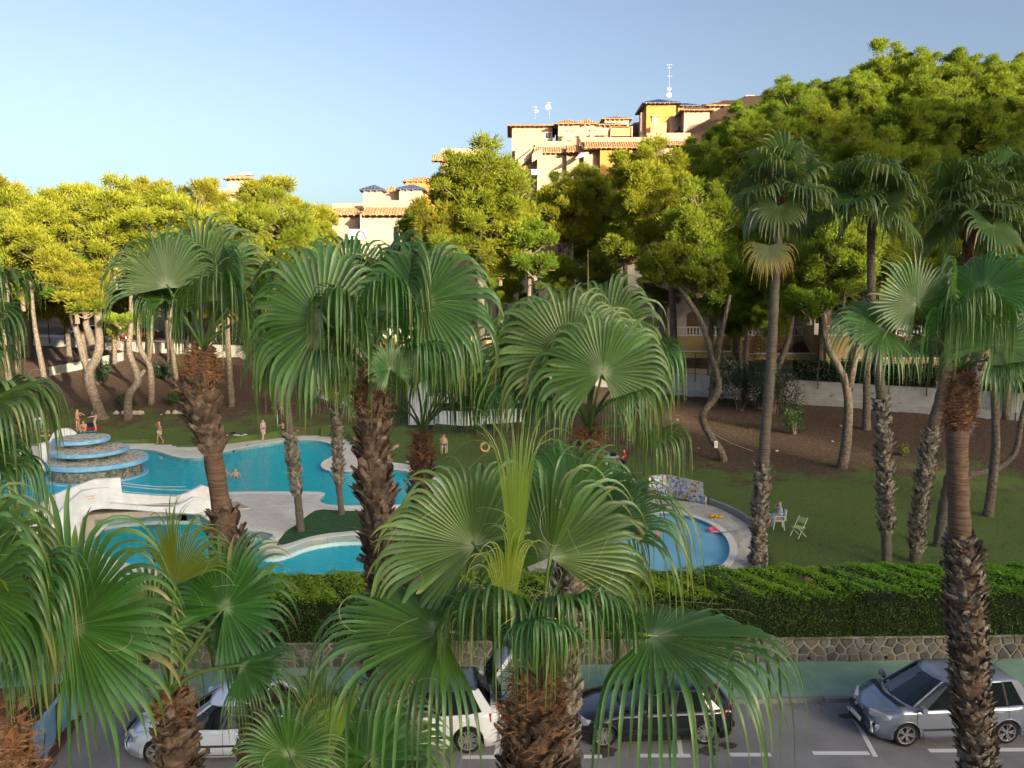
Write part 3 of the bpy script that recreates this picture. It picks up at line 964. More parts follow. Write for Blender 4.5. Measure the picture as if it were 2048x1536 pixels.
m_frond_dry = leafmat("palm_leaf_yellowing", [(0, (.05, .09, .03)), (.4, (.05, .10, .025)), (.7, (.30, .26, .03)), (1, (.40, .27, .04))], trans=(.3, .25, .04), tw=.3, rough=.5)
m_petiole = mat("petiole", (.085, .15, .035), .4, .5, col2=(.13, .20, .05), scale=4)
m_bark = mat("palm_trunk_brown", (.22, .145, .10), .9, .2, col2=(.11, .07, .05), scale=3, stretch=(1, 1, 14), detail=6, bump=.7, bscale=5, lo=.4, hi=.62)
m_barkg = mat("palm_trunk_grey", (.16, .135, .11), .9, .2, col2=(.085, .07, .055), scale=3, stretch=(1, 1, 12), detail=6, bump=.6, bscale=5, lo=.4, hi=.65)
m_boot = mat("leaf_stub_brown", (.20, .14, .10), .85, .25, col2=(.055, .036, .027), scale=5, detail=6, bump=.4, bscale=20, lo=.38, hi=.68, col3=(.38, .32, .26), scale3=9, lo3=.56, hi3=.75)
m_bootg = mat("leaf_stub_grey", (.34, .30, .24), .85, .25, col2=(.07, .055, .04), scale=6, detail=6, bump=.4, bscale=20, lo=.38, hi=.68, col3=(.42, .38, .32), scale3=9, lo3=.56, hi3=.72)
m_husk = mat("husk_fibre", (.36, .18, .09), .85, .25, col2=(.10, .045, .022), scale=9, detail=5, lo=.35, hi=.7, col3=(.38, .24, .13), scale3=14, lo3=.55, hi3=.7)
m_huskr = mat("husk_red", (.17, .05, .03), .7, .3, col2=(.075, .025, .018), scale=4, bump=.4)

def frond_arrays(hub, a, n, R, nseg, spread, seed, split=.64, lenf=1.5, grav=1.0, steps=12, fold=.0, cup=.12, pleat=.45, ragged=.24):
    rg = np.random.default_rng(seed)
    a = np.array(a, float); a /= np.linalg.norm(a)
    n = np.array(n, float); n -= a * n.dot(a); n /= np.linalg.norm(n)
    b = np.cross(n, a)
    ph = np.linspace(-R_(spread), R_(spread), nseg)
    dph = ph[1] - ph[0]
    c, s = np.cos(ph)[:, None], np.sin(ph)[:, None]
    d = c * a + s * b
    fold_v = np.abs(s) * fold
    d = d + n * (cup + fold_v)
    d /= np.linalg.norm(d, axis=1)[:, None]
    e = -s * a + c * b
    Ls = R * (.80 + .20 * np.cos(ph / 2)) * rg.uniform(1 - ragged * .5, 1 + ragged * .5, nseg)
    # irregular blade outline: slow wave plus a few torn, shorter segments
    Ls = Ls * (1 + .07 * np.sin(ph * rg.uniform(2, 5) + rg.uniform(0, 6)))
    tot = Ls * lenf * rg.uniform(.80, 1.10, nseg) * np.where(rg.uniform(0, 1, nseg) < .06, .72, 1)
    ph = ph + rg.normal(size=nseg) * 0
    tot = tot[:, None]; L = Ls[:, None]
    flat = split * R * ((.86 + .14 * np.cos(ph / 2)) * (1 + .10 * np.sin(ph * 2.3 + seed)) * rg.uniform(.88, 1.10, nseg))[:, None]
    P = np.tile(np.array(hub, float), (nseg, 1))
    noise = rg.normal(size=(nseg, 3)) * .10
    yaw_n = rg.normal(size=nseg)[:, None] * .4
    gk = grav * rg.uniform(.75, 1.25, nseg)[:, None]
    Vs, UVs = [], []
    M = steps
    cur = np.zeros((nseg, 1))
    tn = math.tan(dph / 2)
    seg_r = rg.uniform(0, 1, nseg)
    # step positions: 3 in the flat part, rest in the free part
    nf = 4
    for j in range(M + 1):
        if j <= nf:
            sj = flat * j / nf
        else:
            sj = flat + (tot - flat) * ((j - nf) / (M - nf))
        ds = sj - cur
        if j > 0:
            x = np.clip((sj - flat * .95) / (R * .26), 0, 1.0)
            w = x * x * (3 - 2 * np.clip(x, 0, 1)) if True else x
            d = d + np.array([0, 0, -1.]) * (w * gk * 6.5 + .05 * grav) * ds / R + (noise - n * .25) * np.clip(x, 0, 1) * ds / R * 1.2
            d /= np.linalg.norm(d, axis=1)[:, None]
            e = e - d * np.sum(e * d, 1)[:, None]
            tw_ = np.clip(x, 0, 1) * yaw_n * ds / R * 2
            mm_ = np.cross(d, e)
            e = e + mm_ * tw_
            e /= np.linalg.norm(e, axis=1)[:, None]
            P = P + d * ds
        cur = sj
        m_ = np.cross(d, e)
        sg = np.sign(np.sum(m_ * n, 1))[:, None] if j == 0 else sg
        hw = np.where(sj <= flat + 1e-6, sj * tn * (1 - .14 * np.clip((sj / flat - .6) / .4, 0, 1)), 0)
        fr = np.clip((sj - flat) / (tot - flat), 0, 1)
        hw2 = flat * tn * .86 * (1 - fr) ** .85
        hw = np.where(sj <= flat + 1e-6, hw, hw2) + .0008
        pl = hw * pleat * (1 if j > 0 else 0)
        Vs.append(np.stack([P - e * hw, P - m_ * pl * sg, P + e * hw], 1))
        u = np.clip(sj / tot, 0, 1)
        UVs.append(np.stack([np.repeat(u, 3, 1), np.repeat(seg_r[:, None], 3, 1)], 2))
    V = np.stack(Vs, 1)      # nseg, M+1, 3, 3
    UV = np.stack(UVs, 1)
    idx = np.arange(nseg * (M + 1) * 3).reshape(nseg, M + 1, 3)
    q1 = np.stack([idx[:, :-1, 0], idx[:, :-1, 1], idx[:, 1:, 1], idx[:, 1:, 0]], -1).reshape(-1, 4)
    q2 = np.stack([idx[:, :-1, 1], idx[:, :-1, 2], idx[:, 1:, 2], idx[:, 1:, 1]], -1).reshape(-1, 4)
    return V.reshape(-1, 3), np.concatenate([q1, q2]), UV.reshape(-1, 2)

def threads(hub, a, n, R, seed, cnt=10):
    """the curly fibres that hang between the segment tips"""
    rr = random.Random(seed)
    mb = MB()
    a = Vector(a).normalized(); n = Vector(n); n = (n - a * n.dot(a)).normalized(); b = n.cross(a)
    for i in range(cnt):
        ph = rr.uniform(-1.8, 1.8)
        d = (a * math.cos(ph) + b * math.sin(ph)).normalized()
        p = Vector(hub) + d * R * rr.uniform(.5, .75) + n * .02
        v = (d * .5 + Vector((rr.uniform(-1, 1), rr.uniform(-1, 1), rr.uniform(-.6, .6)))).normalized()
        pts = [p.copy()]
        ax = Vector((rr.uniform(-1, 1), rr.uniform(-1, 1), rr.uniform(-1, 1))).normalized()
        cu = rr.uniform(.1, .45)
        for k in range(9):
            v = (v + ax.cross(v) * cu + Vector((0, 0, -.12))).normalized()
            p = p + v * R * .045
            pts.append(p.copy())
        mb.tube(pts, .0016, 3, cap=False)
    return mb
m_thread = mat("leaf_thread", (.42, .42, .22), .7, .3)

def bez(p0, p1, p2, n=8):
    return [p0 * (1 - t) ** 2 + p1 * 2 * t * (1 - t) + p2 * t * t for t in [i / n for i in range(n + 1)]]

def petiole_mb(c, h, a, r=.022):
    c, h, a = Vector(c), Vector(h), Vector(a).normalized()
    L = (h - c).length
    mid = h - a * L * .55
    mid = mid * .6 + (c + Vector((0, 0, L * .45))) * .4
    pts = bez(c, mid, h + a * .05, 9)
    return MB().tube(pts, [r * 1.5 * (1 - .55 * i / 9) for i in range(10)], 6)

FR_COUNT = [0]
def put_frond(root, c, h, a, n, R, nseg=46, spread=150, seed=0, m=None, hi=False, label=None, **kw):
    """c, h relative to root"""
    V, F, UV = frond_arrays(h, a, n, R, nseg, spread, seed, **kw)
    o = obj("frond", np_mesh("frond", V, F, m or m_frond, UV, smooth=True), root)
    if label: o['label'] = label
    p = petiole_mb(c, h, a, .020 if R < 1 else .024).build("petiole", m_petiole, o, smooth=True)
    if hi:
        tag(threads(h, a, n, R, seed + 9, 9).build("leaf_threads", m_thread, o), kind='stuff')
    FR_COUNT[0] += 1
    return o

def trunk_part(root, path, rads, zones, seed, base, nring=18, mtrunk=None):
    """path: world points top->down; zones: list of (i0,i1,kind) in path param 0..1"""
    rr = random.Random(seed)
    P = [p - base for p in path]
    # resample
    L = [0]
    for i in range(len(P) - 1): L.append(L[-1] + (P[i + 1] - P[i]).length)
    tot = L[-1]
    N = max(14, int(tot / .16))
    def at(s):
        k = 0
        while k < len(P) - 2 and L[k + 1] < s: k += 1
        t = (s - L[k]) / (L[k + 1] - L[k])
        # catmull-rom
        p0, p1, p2, p3 = P[max(k - 1, 0)], P[k], P[k + 1], P[min(k + 2, len(P) - 1)]
        q = .5 * ((2 * p1) + (p2 - p0) * t + (2 * p0 - 5 * p1 + 4 * p2 - p3) * t * t + (3 * p1 - p0 - 3 * p2 + p3) * t ** 3)
        return q, lerp(rads[k], rads[k + 1], t)
    pts, rs_ = [], []
    for i in range(N + 1):
        q, r = at(tot * i / N)
        pts.append(q); rs_.append(r * (1 + .06 * math.sin(i * 1.9) + rr.uniform(-.04, .04)))
    MB().tube(pts, rs_, nring, jit=.03, rnd=rr).build("trunk", mtrunk or m_bark, root, smooth=True)
    def flakes(s0, s1, kind, m, dens, size, out):
        mb = MB()
        cnt = int((s1 - s0) * dens)
        for k in range(cnt):
            s = rr.uniform(s0, s1)
            q, r = at(s)
            q2, _ = at(min(tot, s + .05))
            ax = (q - q2)
            ax = ax.normalized() if ax.length > 1e-6 else Vector((0, 0, 1))
            th = rr.uniform(0, 2 * math.pi)
            u = ax.orthogonal().normalized(); w = ax.cross(u)
            nr = u * math.cos(th) + w * math.sin(th)
            tg = ax.cross(nr)
            sz = size * rr.uniform(.6, 1.4)
            up = (ax * 1 + tg * rr.uniform(-.65, .65)).normalized()
            sd_ = nr.cross(up)
            b0 = q + nr * r * .93
            o1 = nr * sz * out * rr.uniform(.25, .8)
            o2 = nr * sz * out * rr.uniform(.6, 1.7)
            wd = sz * rr.uniform(.30, .5)
            if kind == 'boot':
                tipw = rr.uniform(.1, .8)
                vs = [b0 - sd_ * wd, b0 + sd_ * wd, b0 + up * sz * .55 + sd_ * wd * .8 + o1, b0 + up * sz * .55 - sd_ * wd * .8 + o1,
                      b0 + up * sz + sd_ * wd * tipw * .6 + o2, b0 + up * sz * rr.uniform(.8, 1.1) - sd_ * wd * tipw * .6 + o2,
                      b0 + up * sz * .5 + nr * (sz * .07) + o1 * 1.15, b0 + nr * sz * .12]
                mb.add(vs, [(0, 7, 6, 3), (7, 1, 2, 6), (3, 6, 5), (6, 2, 4), (6, 4, 5), (0, 3, 2, 1), (3, 5, 4, 2)])
            else:   # fibre: thin curly strip
                p = b0.copy()
                v = (up * rr.uniform(-.4, 1) + tg * rr.uniform(-1, 1) + nr * .5).normalized()
                wv = ax * size * .06
                vs = []
                for j in range(5):
                    vs += [p - wv * (1 - j / 5), p + wv * (1 - j / 5)]
                    v = (v + nr * rr.uniform(-.5, .35) + tg * rr.uniform(-.5, .5) + ax * rr.uniform(-.5, .3)).normalized()
                    p = p + v * sz * .35
                mb.add(vs, [(2 * j, 2 * j + 1, 2 * j + 3, 2 * j + 2) for j in range(4)])
        return mb
    for (f0, f1, kind) in zones:
        s0, s1 = f0 * tot, f1 * tot
        if kind == 'boot': tag(flakes(s0, s1, 'boot', 0, 150, .17, .55).build("leaf_base_stubs", m_boot, root), kind='stuff')
        elif kind == 'bootg': tag(flakes(s0, s1, 'boot', 0, 135, .17, .5).build("leaf_base_stubs", m_bootg, root), kind='stuff')
        elif kind == 'bootfar': tag(flakes(s0, s1, 'boot', 0, 110, .22, .55).build("leaf_base_stubs", m_bootg, root), kind='stuff')
        elif kind == 'husk':
            tag(flakes(s0, s1, 'fib', 0, 800, .15, .5).build("husk_fibres", m_husk, root), kind='stuff')
            tag(flakes(s0, s1, 'boot', 0, 60, .14, .35).build("leaf_base_stubs", m_husk, root), kind='stuff')
        elif kind == 'red': tag(flakes(s0, s1, 'boot', 0, 60, .2, .12).build("leaf_base_stubs", m_huskr, root), kind='stuff')

def px_path(pts, y, rpx, yb=None):
    out = []
    for i, (a, b_) in enumerate(pts):
        yy = y if yb is None else lerp(y, yb, i / (len(pts) - 1))
        out.append(D(a, b_, yy))
    rads = [r * lerp(y, yb if yb else y, i / (len(pts) - 1)) / FPX for i, r in enumerate(rpx)]
    return out, rads

def generic(root, c, n, R, lp, seed, els=(82, -25), nseg=40, hi=False, skip=None, m=None, az0=0, grav=1.0, lenf=1.5, azs=None):
    rr = random.Random(seed)
    for i in range(n):
        t = (i + .5) / n
        el = lerp(els[0], els[1], t ** 1.0) + rr.uniform(-7, 7)
        az = az0 + i * 137.5 + rr.uniform(-14, 14)
        if azs: az = azs[i % len(azs)] + rr.uniform(-10, 10)
        ca, sa = math.cos(R_(az)), math.sin(R_(az))
        out = Vector((ca, sa, 0))
        e = R_(el)
        l = lp * rr.uniform(.8, 1.15)
        pd = out * math.cos(e) + Vector((0, 0, math.sin(e)))
        h = c + pd * l
        e2 = R_(el - 18 - 14 * (1 - t) + rr.uniform(-8, 8))
        a = out * math.cos(e2) + Vector((0, 0, math.sin(e2)))
        nn = -out * math.sin(e2) + Vector((0, 0, math.cos(e2)))
        sidev = Vector((-sa, ca, 0))
        nn = nn + sidev * rr.uniform(-.35, .35)
        k = R * rr.uniform(.85, 1.1) * (.8 if t < .12 else 1)
        put_frond(root, c, h, a, nn, k, nseg, rr.uniform(125, 150) if t > .12 else 70, seed * 100 + i, m=m, grav=grav * rr.uniform(.8, 1.2), lenf=lenf, hi=hi, fold=rr.uniform(0, .35), steps=10)

class Palm:
    def __init__(s, crown, y, path, rpx, zones, label, seed, yb=None, group="fan palms planted in front of the garden", name="fan_palm", mt=None):
        P, rads = px_path(path, y, rpx, yb)
        gz = 0 if P[-1].y < 23 else .9
        # run the trunk down to the ground
        if P[-1].z > gz:
            d = (P[-1] - P[-2]); 
            q = P[-1].copy(); q.z = gz - .1
            q.x += d.x / max(1e-3, abs(d.z)) * (P[-1].z - gz) * .15
            P.append(q); rads.append(rads[-1] * 1.25)
            scale_fix = True
        s.base = Vector((P[-1].x, P[-1].y, gz))
        s.root = empty(name, s.base, 0, label, "palm tree", group)
        s.y = y; s.seed = seed
        s.c = D(crown[0], crown[1], y) - s.base
        # zones given as py bands -> fractions
        L = [0]
        for i in range(len(P) - 1): L.append(L[-1] + (P[i + 1] - P[i]).length)
        pys = [p[1] for p in path]
        def frac(py):
            if py >= pys[-1]: return min(1, (L[len(pys) - 1] + (py - pys[-1]) / FPX * y) / L[-1])
            return float(np.interp(py, pys, L[:len(pys)])) / L[-1]
        trunk_part(s.root, P, rads, [(frac(a), frac(b_), k) for a, b_, k in zones], seed, s.base, mtrunk=mt)
    def hero(s, hub, dy, ax, nrm, Rpx, spread=148, seed=0, nseg=52, m=None, hi=True, **kw):
        y = s.y + dy
        h = D(hub[0], hub[1], y) - s.base
        if nrm[1] >= .5 and spread > 120:      # drooping blades fold along their rib and hang in narrower curtains
            spread = 112; Rpx *= .86
            kw.setdefault('fold', -.35)
        else:
            kw.setdefault('fold', -.15)
        if nrm[2] <= -.9 and nrm[1] <= .35 and spread > 60:      # open fans seen face on: stiff blade, only the ends hang
            kw.setdefault('split', .70); kw['lenf'] = kw.get('lenf', 1.5) * .97; kw['grav'] = kw.get('grav', 1) * .95
        put_frond(s.root, s.c, h, sv(*ax), sv(*nrm), Rpx * y / FPX, nseg, spread, s.seed * 1000 + seed, m=m, hi=hi, **kw)

FRONT = "tall fan palms standing between the camera and the street"
# --- palm left (big crown over the lawn)
p = Palm((408, 700), 10.5, [(408, 702), (400, 745), (402, 800), (412, 850), (425, 905), (434, 960), (446, 1030), (468, 1110), (496, 1240), (512, 1400), (520, 1600)], [14, 22, 28, 24, 19, 18, 20, 24, 25, 25, 25],
         [(702, 790, 'husk'), (765, 905, 'boot'), (1030, 1700, 'boot')], "fan palm with shaggy neck above a bare reddish stem, crown over the lawn at left", 1, group=FRONT)
p.hero((335, 575), -.2, (-.25, 1, .1), (.6, .2, -1), 125, seed=1, grav=.9, lenf=1.75, spread=95)
p.hero((400, 565), .3, (.0, 1, .05), (.15, .1, -1), 135, seed=2, spread=120, lenf=1.6)
p.hero((445, 565), -.2, (.2, 1, -.1), (-.8, .3, -.6), 115, seed=3, grav=1.2, lenf=2.0, spread=85)
p.hero((440, 600), -.5, (.2, .7, -.5), (.2, .6, .5), 120, seed=5, grav=1.4, lenf=2.0)
p.hero((330, 600), .1, (-.5, .8, 0), (.6, .6, -.3), 80, seed=6, grav=1.3, lenf=2.2)
p.hero((520, 632), .1, (.8, .25, .1), (-.2, 1, -.2), 105, seed=7, grav=1.2, lenf=1.9)
p.hero((500, 570), .3, (.6, .9, .2), (-.5, .5, -.5), 105, seed=8, grav=1.3, lenf=1.9)
p.hero((410, 610), .7, (.0, .6, .8), (0, 1, -.4), 110, seed=9, grav=1.3, lenf=1.8)
p.hero((365, 570), .6, (-.3, .8, .4), (.3, .7, -.5), 95, seed=10, grav=1.2, lenf=1.9)
# --- palm centre-left (largest crown)
p = Palm((742, 748), 10.5, [(742, 748), (743, 790), (745, 850), (749, 950), (755, 1050), (766, 1160), (770, 1300), (770, 1600)], [9, 17, 24, 26, 27, 26, 25, 25],
         [(748, 830, 'husk'), (800, 1700, 'boot')], "fan palm with the widest crown and thick shaggy brown trunk before the main pool", 2, group=FRONT)
p.hero((645, 640), -.3, (-.5, .85, .05), (.1, .15, -1), 165, seed=1, lenf=1.55, spread=155)
p.hero((848, 602), -.3, (.62, .78, .05), (-.1, .12, -1), 150, seed=2, lenf=1.6, spread=155)
p.hero((700, 590), .5, (-.2, 1, .15), (.1, .2, -1), 150, seed=3, lenf=1.45, spread=110)
p.hero((792, 560), .2, (.12, 1, .1), (-.9, .2, -.5), 140, seed=4, lenf=1.8, grav=1.2)
p.hero((775, 620), -.6, (.3, .7, -.5), (.3, .6, .6), 120, seed=6, grav=1.5, lenf=2.1)
p.hero((780, 738), -.9, (-.35, .85, .1), (.1, .3, -1), 52, seed=7, lenf=1.2, grav=.4)
p.hero((585, 690), .2, (-.7, .2, .2), (-.1, 1, -.3), 115, seed=8, grav=1.3, lenf=2.0)
p.hero((660, 700), .0, (-.5, .1, -.3), (-.1, 1, .1), 110, seed=9, grav=1.6, lenf=2.0)
p.hero((885, 660), .3, (.8, .25, .3), (-.1, 1, -.2), 110, seed=10, grav=1.3, lenf=2.0)
p.hero((830, 700), -.5, (.6, .2, -.3), (.1, 1, .2), 100, seed=11, grav=1.6, lenf=1.9)
p.hero((740, 640), .9, (.0, .5, 1), (0, 1, -.4), 115, seed=13, grav=1.3, lenf=1.9)
p.hero((765, 590), .3, (.05, 1, .0), (.7, .1, -.8), 130, seed=15, grav=1.2, lenf=1.8)
p.hero((685, 640), -.5, (-.35, .8, -.25), (.5, .4, .5), 120, seed=16, grav=1.4, lenf=2.0)
# --- palm centre (behind the nearest one)
p = Palm((1178, 860), 11, [(1178, 862), (1172, 930), (1160, 1020), (1145, 1150), (1132, 1300), (1127, 1450), (1125, 1600)], [14, 24, 26, 26, 25, 24, 24],
         [(862, 1000, 'husk'), (960, 1700, 'bootg')], "fan palm with bright open fans and an upright flower spike behind the nearest palm", 3, group=FRONT)
p.hero((1205, 745), -.5, (.12, 1, .05), (.0, .25, -1), 142, seed=1, lenf=1.5, spread=150)
p.hero((1137, 708), -.2, (-.12, 1, .05), (.05, .1, -1), 160, seed=2, lenf=1.5, spread=130)
p.hero((1082, 715), .1, (-.85, .5, .05), (-.2, .3, -1), 135, seed=3, lenf=1.35, grav=.6, spread=140)
p.hero((1215, 665), .5, (.35, 1, .1), (-.2, .2, -1), 125, seed=4, lenf=1.7, spread=140)
p.hero((1285, 720), .1, (.8, .7, .1), (-.5, .8, -.1), 115, seed=5, lenf=2.1, grav=1.1)
p.hero((1075, 690), .4, (-.3, 1, .3), (.5, .4, -.7), 120, seed=6, lenf=2.0, grav=1.2)
p.hero((1250, 790), -.3, (.7, .2, -.4), (0, 1, .2), 105, seed=8, lenf=2, grav=1.5)
p.hero((1110, 800), -.1, (-.7, .2, -.2), (0, 1, .1), 95, seed=9, lenf=2, grav=1.5)
p.hero((1180, 700), .8, (.1, .7, .9), (0, 1, -.4), 110, seed=10, lenf=1.9, grav=1.2)
p.hero((1300, 860), .1, (1, .15, -.1), (-.15, 1, -.2), 105, seed=11, lenf=1.9, grav=1.2)
mb = MB().tube([p.c, D(1176, 700, 11.2) - p.base, D(1176, 500, 11.2) - p.base], [.018, .022, .004], 6)
mb.build("flower_spike", mat("dry_spike", (.26, .20, .11), .8, .2), p.root)
mb = MB().tube([D(722, 700, 11) - D(722, 700, 11)] + [Vector((0, 0, .8)), Vector((.01, 0, 1.95))], [.02, .02, .012], 6)
# --- nearest palm, bottom centre
p = Palm((1072, 1345), 7.0, [(1072, 1350), (1070, 1400), (1069, 1470), (1068, 1540), (1066, 1700)], [32, 50, 50, 49, 48],
         [(1350, 1490, 'husk'), (1420, 1720, 'boot')], "nearest fan palm at bottom centre with a pale yellow-green spear leaf in its middle", 4, group=FRONT)
p.hero((1100, 1115), -.25, (.12, 1, .0), (-.25, .25, -1), 225, seed=1, nseg=50, lenf=1.5, spread=120, fold=-.5)
p.hero((950, 1092), -.15, (-.60, .8, .0), (.05, .2, -1), 205, seed=2, nseg=50, lenf=1.4, spread=112, fold=-.05)
p.hero((882, 1264), -.6, (-1, .20, .0), (.15, .9, -.35), 270, seed=3, nseg=56, lenf=1.6, grav=1.0, spread=118, fold=-.1)
p.hero((1305, 1272), -.6, (1, -.02, -.15), (-.05, 1, -.12), 290, seed=4, nseg=56, lenf=1.6, grav=.9, spread=118, fold=-.1)
p.hero((1032, 1215), -.5, (-.03, 1, .0), (.3, .1, -1), 350, seed=5, spread=6.5, nseg=20, m=m_frond_new, lenf=1.35, split=.75, grav=.9)
p.hero((1015, 1260), -.6, (-.06, 1, -.05), (.6, .1, -1), 190, seed=55, spread=16, nseg=18, m=m_frond_new, lenf=1.5, split=.75, grav=1.2)
p.hero((1195, 1060), .25, (.8, .75, .0), (-.5, .7, -.5), 200, seed=6, nseg=40, lenf=1.7, grav=.9, spread=62)
p.hero((1140, 1000), .8, (.3, 1, .1), (-.4, .3, -1), 150, seed=7, nseg=46, lenf=1.8, spread=100)
p.hero((1000, 1205), -.7, (-.25, .5, -.8), (.0, .9, .4), 200, seed=8, nseg=52, lenf=1.8, grav=1.5)
p.hero((1150, 1215), -.6, (.3, .5, -.7), (.0, .9, .4), 190, seed=9, nseg=52, lenf=1.7, grav=1.5)
p.hero((985, 1215), -.2, (-.5, .3, -.3), (.0, 1, .2), 150, seed=22, lenf=1.8, grav=1.5)
p.hero((1110, 1200), -.8, (.1, .3, -.8), (.0, 1, .3), 160, seed=23, lenf=1.7, grav=1.5)
p.hero((1080, 1230), -1.1, (.05, .1, -1), (0, 1, .1), 130, seed=14, nseg=48, lenf=1.6, grav=1.6)
# --- palm bottom left
p = Palm((345, 1385), 7.5, [(345, 1390), (347, 1430), (352, 1480), (356, 1540), (360, 1700)], [13, 21, 24, 25, 26], [(1390, 1440, 'husk'), (1410, 1720, 'boot')],
         "fan palm with a slim brown trunk at bottom left, before the white hatchback", 5, group=FRONT)
p.hero((145, 1252), -.4, (.5, .85, .0), (.05, .25, -1), 250, seed=1, nseg=60, lenf=1.35, grav=.9, spread=155)
p.hero((450, 1215), .2, (.55, .8, .1), (-.2, .2, -1), 150, seed=2, nseg=50, lenf=1.4, grav=.7)
p.hero((482, 1332), -.1, (1, .2, .0), (-.2, .8, -.6), 135, seed=3, nseg=50, lenf=1.4, grav=.7)
p.hero((350, 1170), .3, (.12, 1, .0), (-.5, .1, -1), 150, seed=4, nseg=40, spread=60, lenf=1.4, grav=.5, m=m_frond_new)
p.hero((300, 1250), .4, (-.2, 1, .2), (.2, .4, -1), 150, seed=5, lenf=1.6)
p.hero((420, 1270), .5, (.5, .5, .6), (-.1, .9, -.4), 140, seed=8, lenf=1.7, grav=1.2)
p.hero((360, 1210), .9, (.1, .7, .8), (0, .9, -.5), 150, seed=10, lenf=1.7, grav=1.2)
# --- palm at the left edge
p = Palm((-10, 1430), 6.5, [(-15, 1432), (-5, 1470), (8, 1520), (25, 1600), (40, 1750)], [30, 40, 44, 46, 46], [(1432, 1640, 'husk'), (1560, 1760, 'boot')],
         "fan palm cut by the lower left corner, with a hairy reddish neck by the skip", 6, group=FRONT)
p.hero((-40, 1180), -.3, (.2, 1, .0), (-.3, .3, -1), 200, seed=1, lenf=1.7, grav=1.1)
p.hero((40, 1200), .0, (.6, .75, .0), (-.5, .6, -.6), 190, seed=2, lenf=1.9, grav=1.2)
p.hero((-30, 1250), -.3, (.35, .8, -.2), (-.5, .6, .3), 190, seed=3, lenf=1.9, grav=1.3, m=m_frond_new)
p.hero((-60, 1120), .5, (.1, 1, .1), (0, .3, -1), 180, seed=4, lenf=1.7)
p.hero((40, 1300), .1, (.7, .5, .1), (-.2, .9, -.3), 120, seed=5, lenf=1.7, grav=1.3)
p.hero((30, 1230), .6, (.5, .7, .5), (-.2, .8, -.5), 170, seed=7, lenf=1.8, grav=1.2)
# --- palm just below the frame
p = Palm((650, 1640), 7.2, [(650, 1645), (650, 1700), (652, 1800)], [30, 42, 42], [(1645, 1900, 'boot')],
         "low fan palm rising from below the frame with one upright yellow-green leaf", 7, group=FRONT)
p.hero((578, 1508), -.2, (-.25, .9, .0), (.05, .4, -1), 118, seed=1, lenf=1.25, grav=.4, spread=160)
p.hero((655, 1530), .0, (-.02, 1, .0), (.5, .1, -1), 160, seed=2, spread=26, nseg=28, m=m_frond_new, lenf=1.25, split=.8, grav=.3)
p.hero((742, 1520), .1, (.5, .85, .0), (-.3, .3, -1), 140, seed=3, lenf=1.4, grav=.7)
p.hero((745, 1500), .6, (.3, 1, .2), (-.2, .3, -1), 160, seed=4, lenf=1.4, grav=.7)
p.hero((790, 1560), -.2, (.9, .4, -.1), (0, .9, -.3), 120, seed=6, lenf=1.5, grav=1)
p.hero((640, 1470), .9, (-.1, 1, .2), (0, .3, -1), 140, seed=7, lenf=1.4)
# --- two palms left of the frame
p = Palm((-150, 880), 9.5, [(-150, 885), (-155, 1000), (-160, 1300), (-165, 1700)], [30, 40, 38, 36], [(885, 1000, 'husk'), (960, 1760, 'boot')],
         "fan palm outside the left edge whose long drooping fronds reach over the fountain", 8, group=FRONT)
p.hero((-20, 800), -.3, (1, .25, .0), (-.2, .9, -.4), 150, seed=1, lenf=1.7, grav=1.0, spread=120)
p.hero((-30, 930), -.4, (1, .1, .0), (-.1, 1, -.2), 140, seed=2, lenf=1.8, grav=1.3, spread=120)
p.hero((-60, 1000), -.2, (.9, .0, -.2), (0, 1, -.2), 150, seed=3, lenf=1.9, grav=1.4)
p.hero((-100, 760), .2, (.6, .9, .1), (-.4, .5, -.6), 130, seed=4, lenf=1.9)
p.hero((-60, 870), .6, (.9, .4, .4), (-.2, 1, -.3), 130, seed=5, lenf=1.8)
generic(p.root, p.c, 7, .95, .9, 801, nseg=40)
p = Palm((-110, 640), 12, [(-110, 645), (-112, 800), (-118, 1100), (-120, 1600)], [24, 32, 30, 28], [(645, 720, 'husk'), (700, 1660, 'boot')],
         "fan palm outside the left edge showing only its upper frond tips before the pines", 9, group=FRONT)
p.hero((-65, 560), -.2, (.7, .8, .0), (-.5, .5, -.6), 105, seed=1, lenf=2.0, grav=1.2)
p.hero((-45, 630), .1, (.9, .4, .0), (-.2, 1, -.2), 95, seed=2, lenf=2.0, grav=1.3)
p.hero((-75, 520), .4, (.3, 1, .0), (-.4, .2, -1), 95, seed=3, lenf=1.8)
p.hero((-40, 700), .1, (.9, .1, .0), (-.1, 1, -.2), 90, seed=4, lenf=2.0, grav=1.3)
generic(p.root, p.c, 8, .85, .8, 901, nseg=40)
# --- small inner palm
p = Palm((843, 868), 14.5, [(843, 870), (846, 905), (842, 960), (834, 1040), (824, 1120), (819, 1220), (818, 1420)], [9, 16, 15, 14, 14, 14, 14], [(870, 960, 'husk'), (930, 1500, 'boot')],
         "slender fan palm with orange-brown neck and long bare green stalks, right of the widest", 10, group=FRONT)
p.hero((930, 760), -.2, (.5, .85, .0), (-.3, .4, -1), 95, seed=1, lenf=1.8, grav=1.1)
p.hero((790, 770), .1, (-.6, .7, .0), (.3, .6, -.8), 90, seed=2, lenf=2.0, grav=1.3)
p.hero((865, 730), .3, (.1, 1, .1), (.2, .4, -1), 95, seed=3, lenf=1.8, grav=1.2)
p.hero((965, 790), .3, (.9, .2, .1), (-.2, .9, -.4), 80, seed=4, lenf=1.7, grav=1.2)
p.hero((900, 720), -.2, (.2, 1, .0), (-.8, .3, -.5), 90, seed=5, lenf=1.8, grav=1.2)
p.hero((830, 750), -.4, (-.2, .8, -.4), (0, .8, .5), 90, seed=6, lenf=2.0, grav=1.4)
